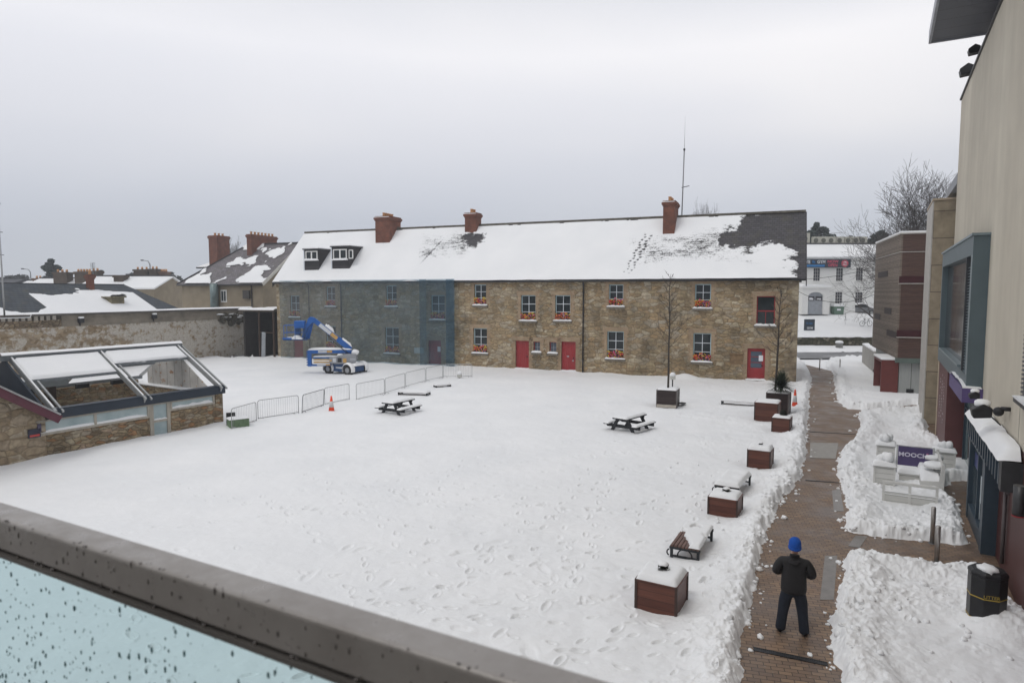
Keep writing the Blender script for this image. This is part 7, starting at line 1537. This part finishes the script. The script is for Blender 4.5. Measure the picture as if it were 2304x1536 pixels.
V_ = []; F_ = []; nb = 0
for k in range(420):
    y = rg.uniform(1.2, 5.0); mode = rg.random(); r = rg.choice([.001,.0014,.002,.0026])
    if mode < .55: c = (-.0002, y, RZ-rg.uniform(.004,.062)); s = (r*.5, r, r*rg.uniform(1.2,3.0))
    elif mode < .8: c = (rg.uniform(.0,.01), y, RZ-.0005); s = (r*1.6, r, r*.5)
    else: c = (.002, y, RZ-.068); s = (r, r*1.6, r*1.4)
    V_.append(bv*np.array(s)+np.array(c)); F_.append(bf+nb); nb += len(bv)
V_ = np.concatenate(V_); F_ = np.concatenate(F_); me = bpy.data.meshes.new('rail_droplets'); me.from_pydata(V_.tolist(), [], F_.tolist()); me.polygons.foreach_set('use_smooth', [True]*len(F_))
m = NT('dark_water'); m.set(col=(.10,.09,.085), rough=.08, spec=.6); me.materials.append(m.m); o = bpy.data.objects.new('rail_droplets', me); COL.objects.link(o); o.parent = rl_; tag(o, kind='stuff')

# ---------------- the standing man
def skin(name, chains, mat, parent=None, sub=2):
    """chains: list of (list of (pos, (rx,ry))) sharing joints by position; each chain set is its own skinned surface, all joined in one mesh"""
    out_v = []; out_f = []
    for group in chains:
        vs = []; rad = []; es = []; idx = {}
        def vid(p, r):
            k = tuple(round(c, 4) for c in p)
            if k not in idx: idx[k] = len(vs); vs.append(p); rad.append(r)
            return idx[k]
        for ch in group:
            ids = [vid(p, r) for p, r in ch]
            for i in range(len(ids)-1): es.append((ids[i], ids[i+1]))
        me = bpy.data.meshes.new('t'); me.from_pydata(vs, es, []); o = bpy.data.objects.new('t', me); COL.objects.link(o)
        sm = o.modifiers.new('skin', 'SKIN'); sm.use_smooth_shade = True; sm.branch_smoothing = .6
        ly = me.skin_vertices[0] if me.skin_vertices else None
        if ly is None:
            bm = bmesh.new(); bm.from_mesh(me); bm.verts.layers.skin.verify(); bm.to_mesh(me); bm.free(); ly = me.skin_vertices[0]
        for i, r in enumerate(rad): ly.data[i].radius = r if hasattr(r, '__len__') else (r, r); ly.data[i].use_root = (i == 0)
        o.modifiers.new('sub', 'SUBSURF').levels = sub; o.modifiers['sub'].render_levels = sub
        dg = bpy.context.evaluated_depsgraph_get(); ev = bpy.data.meshes.new_from_object(o.evaluated_get(dg))
        b0 = len(out_v); out_v += [tuple(v.co) for v in ev.vertices]; out_f += [tuple(b0+i for i in p.vertices) for p in ev.polygons]
        bpy.data.objects.remove(o)
    me = bpy.data.meshes.new(name); me.from_pydata(out_v, [], out_f); me.polygons.foreach_set('use_smooth', [True]*len(out_f)); me.materials.append(mat)
    o = bpy.data.objects.new(name, me); COL.objects.link(o); 
    if parent: o.parent = parent
    return o
P = on_z(1782, 1424); man = empty('person', (P.x, P.y, 0), -math.atan2(P.x, P.y)*.95)
man.scale = (1.1,1.08,1.0); tag(man, 'person in black jacket and bright blue knitted hat standing on the path, back turned', 'person')
SKINM = simple('skin', (.48,.28,.20), .55, 0, .08, 8, .05); JACKET = simple('black_jacket', (.012,.011,.012), .75, 0, .25, 5, .5, 25); TROUS = simple('navy_trousers', (.012,.016,.026), .85, 0, .25, 6, .4, 20); BEANIE = simple('blue_knit', (.008,.07,.34), .95, 0, .12, 30, .6, 120); BOOT = simple('black_boot', (.012,.012,.012), .5, 0, .2, 8)
hd = (0,.03,1.655); torso = [((0,0,.96),(.14,.10)),((0,0,1.12),(.14,.10)),((0,.0,1.30),(.165,.11)),((0,0,1.43),(.10,.08)),((0,.01,1.50),(.052,.056)),((0,.02,1.56),(.055,.062)),((0,.03,1.62),(.072,.09)),((0,.035,1.70),(.075,.092)),((0,.03,1.76),(.05,.065))]
groups = [[torso]]
for s in (-1,1):
    groups[0].append([((0,0,1.43),(.10,.08)),((s*.15,-.005,1.37),(.048,.048)),((s*.28,-.025,1.17),(.040,.040)),((s*.20,.20,1.12),(.036,.034)),((s*.10,.32,1.18),(.024,.03)),((s*.065,.37,1.205),(.030,.016))])
    groups[0].append([((0,0,.96),(.14,.10)),((s*.10,0,.90),(.085,.085)),((s*.148,.01,.48),(.055,.058)),((s*.185,-.02,.10),(.038,.042)),((s*.198,.05,.045),(.04,.035)),((s*.218,.15,.035),(.035,.025))])
    for k, (dx_, L1) in enumerate([(.030,.072),(.010,.082),(-.010,.078),(-.028,.062)]):
        b0 = Vector((s*.075, .36, 1.205+dx_*.9)); groups.append([[(tuple(b0),.0085),(tuple(b0+Vector((-s*.012,.032,.004))),.0085),(tuple(b0+Vector((-s*.035,.040,.004))),.0078),(tuple(b0+Vector((-s*(.035+L1*.3),.028,.002))),.0068)]])
    b0 = Vector((s*.085,.335,1.225)); groups.append([[(tuple(b0),.011),(tuple(b0+Vector((-s*.01,.01,.03))),.010),(tuple(b0+Vector((-s*.028,.018,.046))),.0085)]])
groups.append([[((0,.115,1.655),.010),((0,.142,1.635),.014),((0,.132,1.625),.011)]])        # nose
for s in (-1,1): groups.append([[((s*.074,.02,1.67),.012),((s*.084,.012,1.655),.014),((s*.076,.02,1.632),.009)]])   # ears
skin('body', groups, SKINM, man)
b = MB()
for s in (-1,1): b.ico((s*.032,.118,1.672), .012, 2)
b.build('eyes', simple('eye_white', (.6,.6,.6), .3), man); b = MB(); b.tube([(-.024,.121,1.598),(0,.128,1.597),(.024,.121,1.598)], .0055, 6); b.build('mouth', simple('lip', (.35,.13,.12), .5), man)
jg = [[[((0,-.005,.78),(.20,.15)),((0,-.005,.84),(.225,.17)),((0,-.005,.93),(.225,.17)),((0,-.01,1.10),(.215,.165)),((0,-.01,1.28),(.24,.17)),((0,-.005,1.41),(.15,.125)),((0,0,1.47),(.085,.085)),((0,.005,1.53),(.075,.08))]]]
for s in (-1,1): jg[0].append([((0,-.005,1.41),(.15,.125)),((s*.185,-.005,1.40),(.108,.10)),((s*.25,-.015,1.30),(.09,.085)),((s*.295,-.03,1.165),(.08,.077)),((s*.25,.09,1.12),(.072,.068)),((s*.19,.21,1.125),(.058,.055)),((s*.13,.285,1.16),(.048,.046))])
jk = skin('jacket', jg, JACKET, man)
skin('hood', [[[((-.085,-.105,1.455),(.035,.03)),((-.05,-.135,1.425),(.045,.04)),((0,-.145,1.41),(.05,.045)),((.05,-.135,1.425),(.045,.04)),((.085,-.105,1.455),(.035,.03))]],[[((-.07,-.04,1.53),.022),((-.04,-.082,1.545),.026),((0,-.095,1.55),.028),((.04,-.082,1.545),.026),((.07,-.04,1.53),.022)]]], JACKET, jk)
tg = [[[((0,0,1.06),(.16,.12)),((0,0,.96),(.19,.15)),((0,0,.88),(.19,.15))]]]
for s in (-1,1): tg[0].append([((0,0,.88),(.19,.15)),((s*.105,.0,.77),(.125,.125)),((s*.13,.01,.62),(.108,.11)),((s*.148,.015,.46),(.090,.094)),((s*.168,-.005,.28),(.084,.088)),((s*.185,-.02,.11),(.082,.090)),((s*.19,-.015,.04),(.080,.092))])
skin('trousers', tg, TROUS, man)
for s in (-1,1): skin('boot', [[[((s*.19,-.07,.055),(.048,.05)),((s*.195,0,.055),(.052,.052)),((s*.208,.09,.045),(.055,.042)),((s*.223,.18,.038),(.046,.032))]]], BOOT, man)
b = MB(); b.lathe([(.098,-.085),(.106,-.06),(.108,-.02),(.106,.03),(.096,.075),(.072,.11),(.035,.13),(.004,.135)], (0,0,0), 28); o = b.build('knitted_hat', BEANIE, man); o.location = (0,.028,1.712); o.rotation_euler = (math.radians(7),0,0); o.scale = (.93,1.12,1)
b = MB(); b.lathe([(.104,-.088),(.113,-.08),(.114,-.045),(.108,-.035)], (0,0,0), 28); b.build('hat_cuff', BEANIE, o)
b = MB(); b.box(-.045,.045,.385,.395,1.14,1.28); o = b.build('phone', simple('phone_black', (.01,.01,.01), .3), None, bevel=.004); o.parent = None; o.location = man.location; o.rotation_euler = man.rotation_euler; tag(o, 'small dark phone held by the standing man, hidden in front of his chest', 'phone')

# ============================================================ thin winter haze
b = MB(); b.box(-190, 190, -25, 210, -1.3, 26); hz_o = b.build('haze', None); tag(hz_o, kind='stuff')
hm = bpy.data.materials.new('haze'); hm.use_nodes = True; ht = hm.node_tree; ht.nodes.clear()
ho = ht.nodes.new('ShaderNodeOutputMaterial'); hv = ht.nodes.new('ShaderNodeVolumePrincipled'); hv.inputs['Color'].default_value = (.86,.90,.95,1); hv.inputs['Density'].default_value = .0014; hv.inputs['Anisotropy'].default_value = .2
ht.links.new(hv.outputs[0], ho.inputs['Volume']); hz_o.data.materials.append(hm)
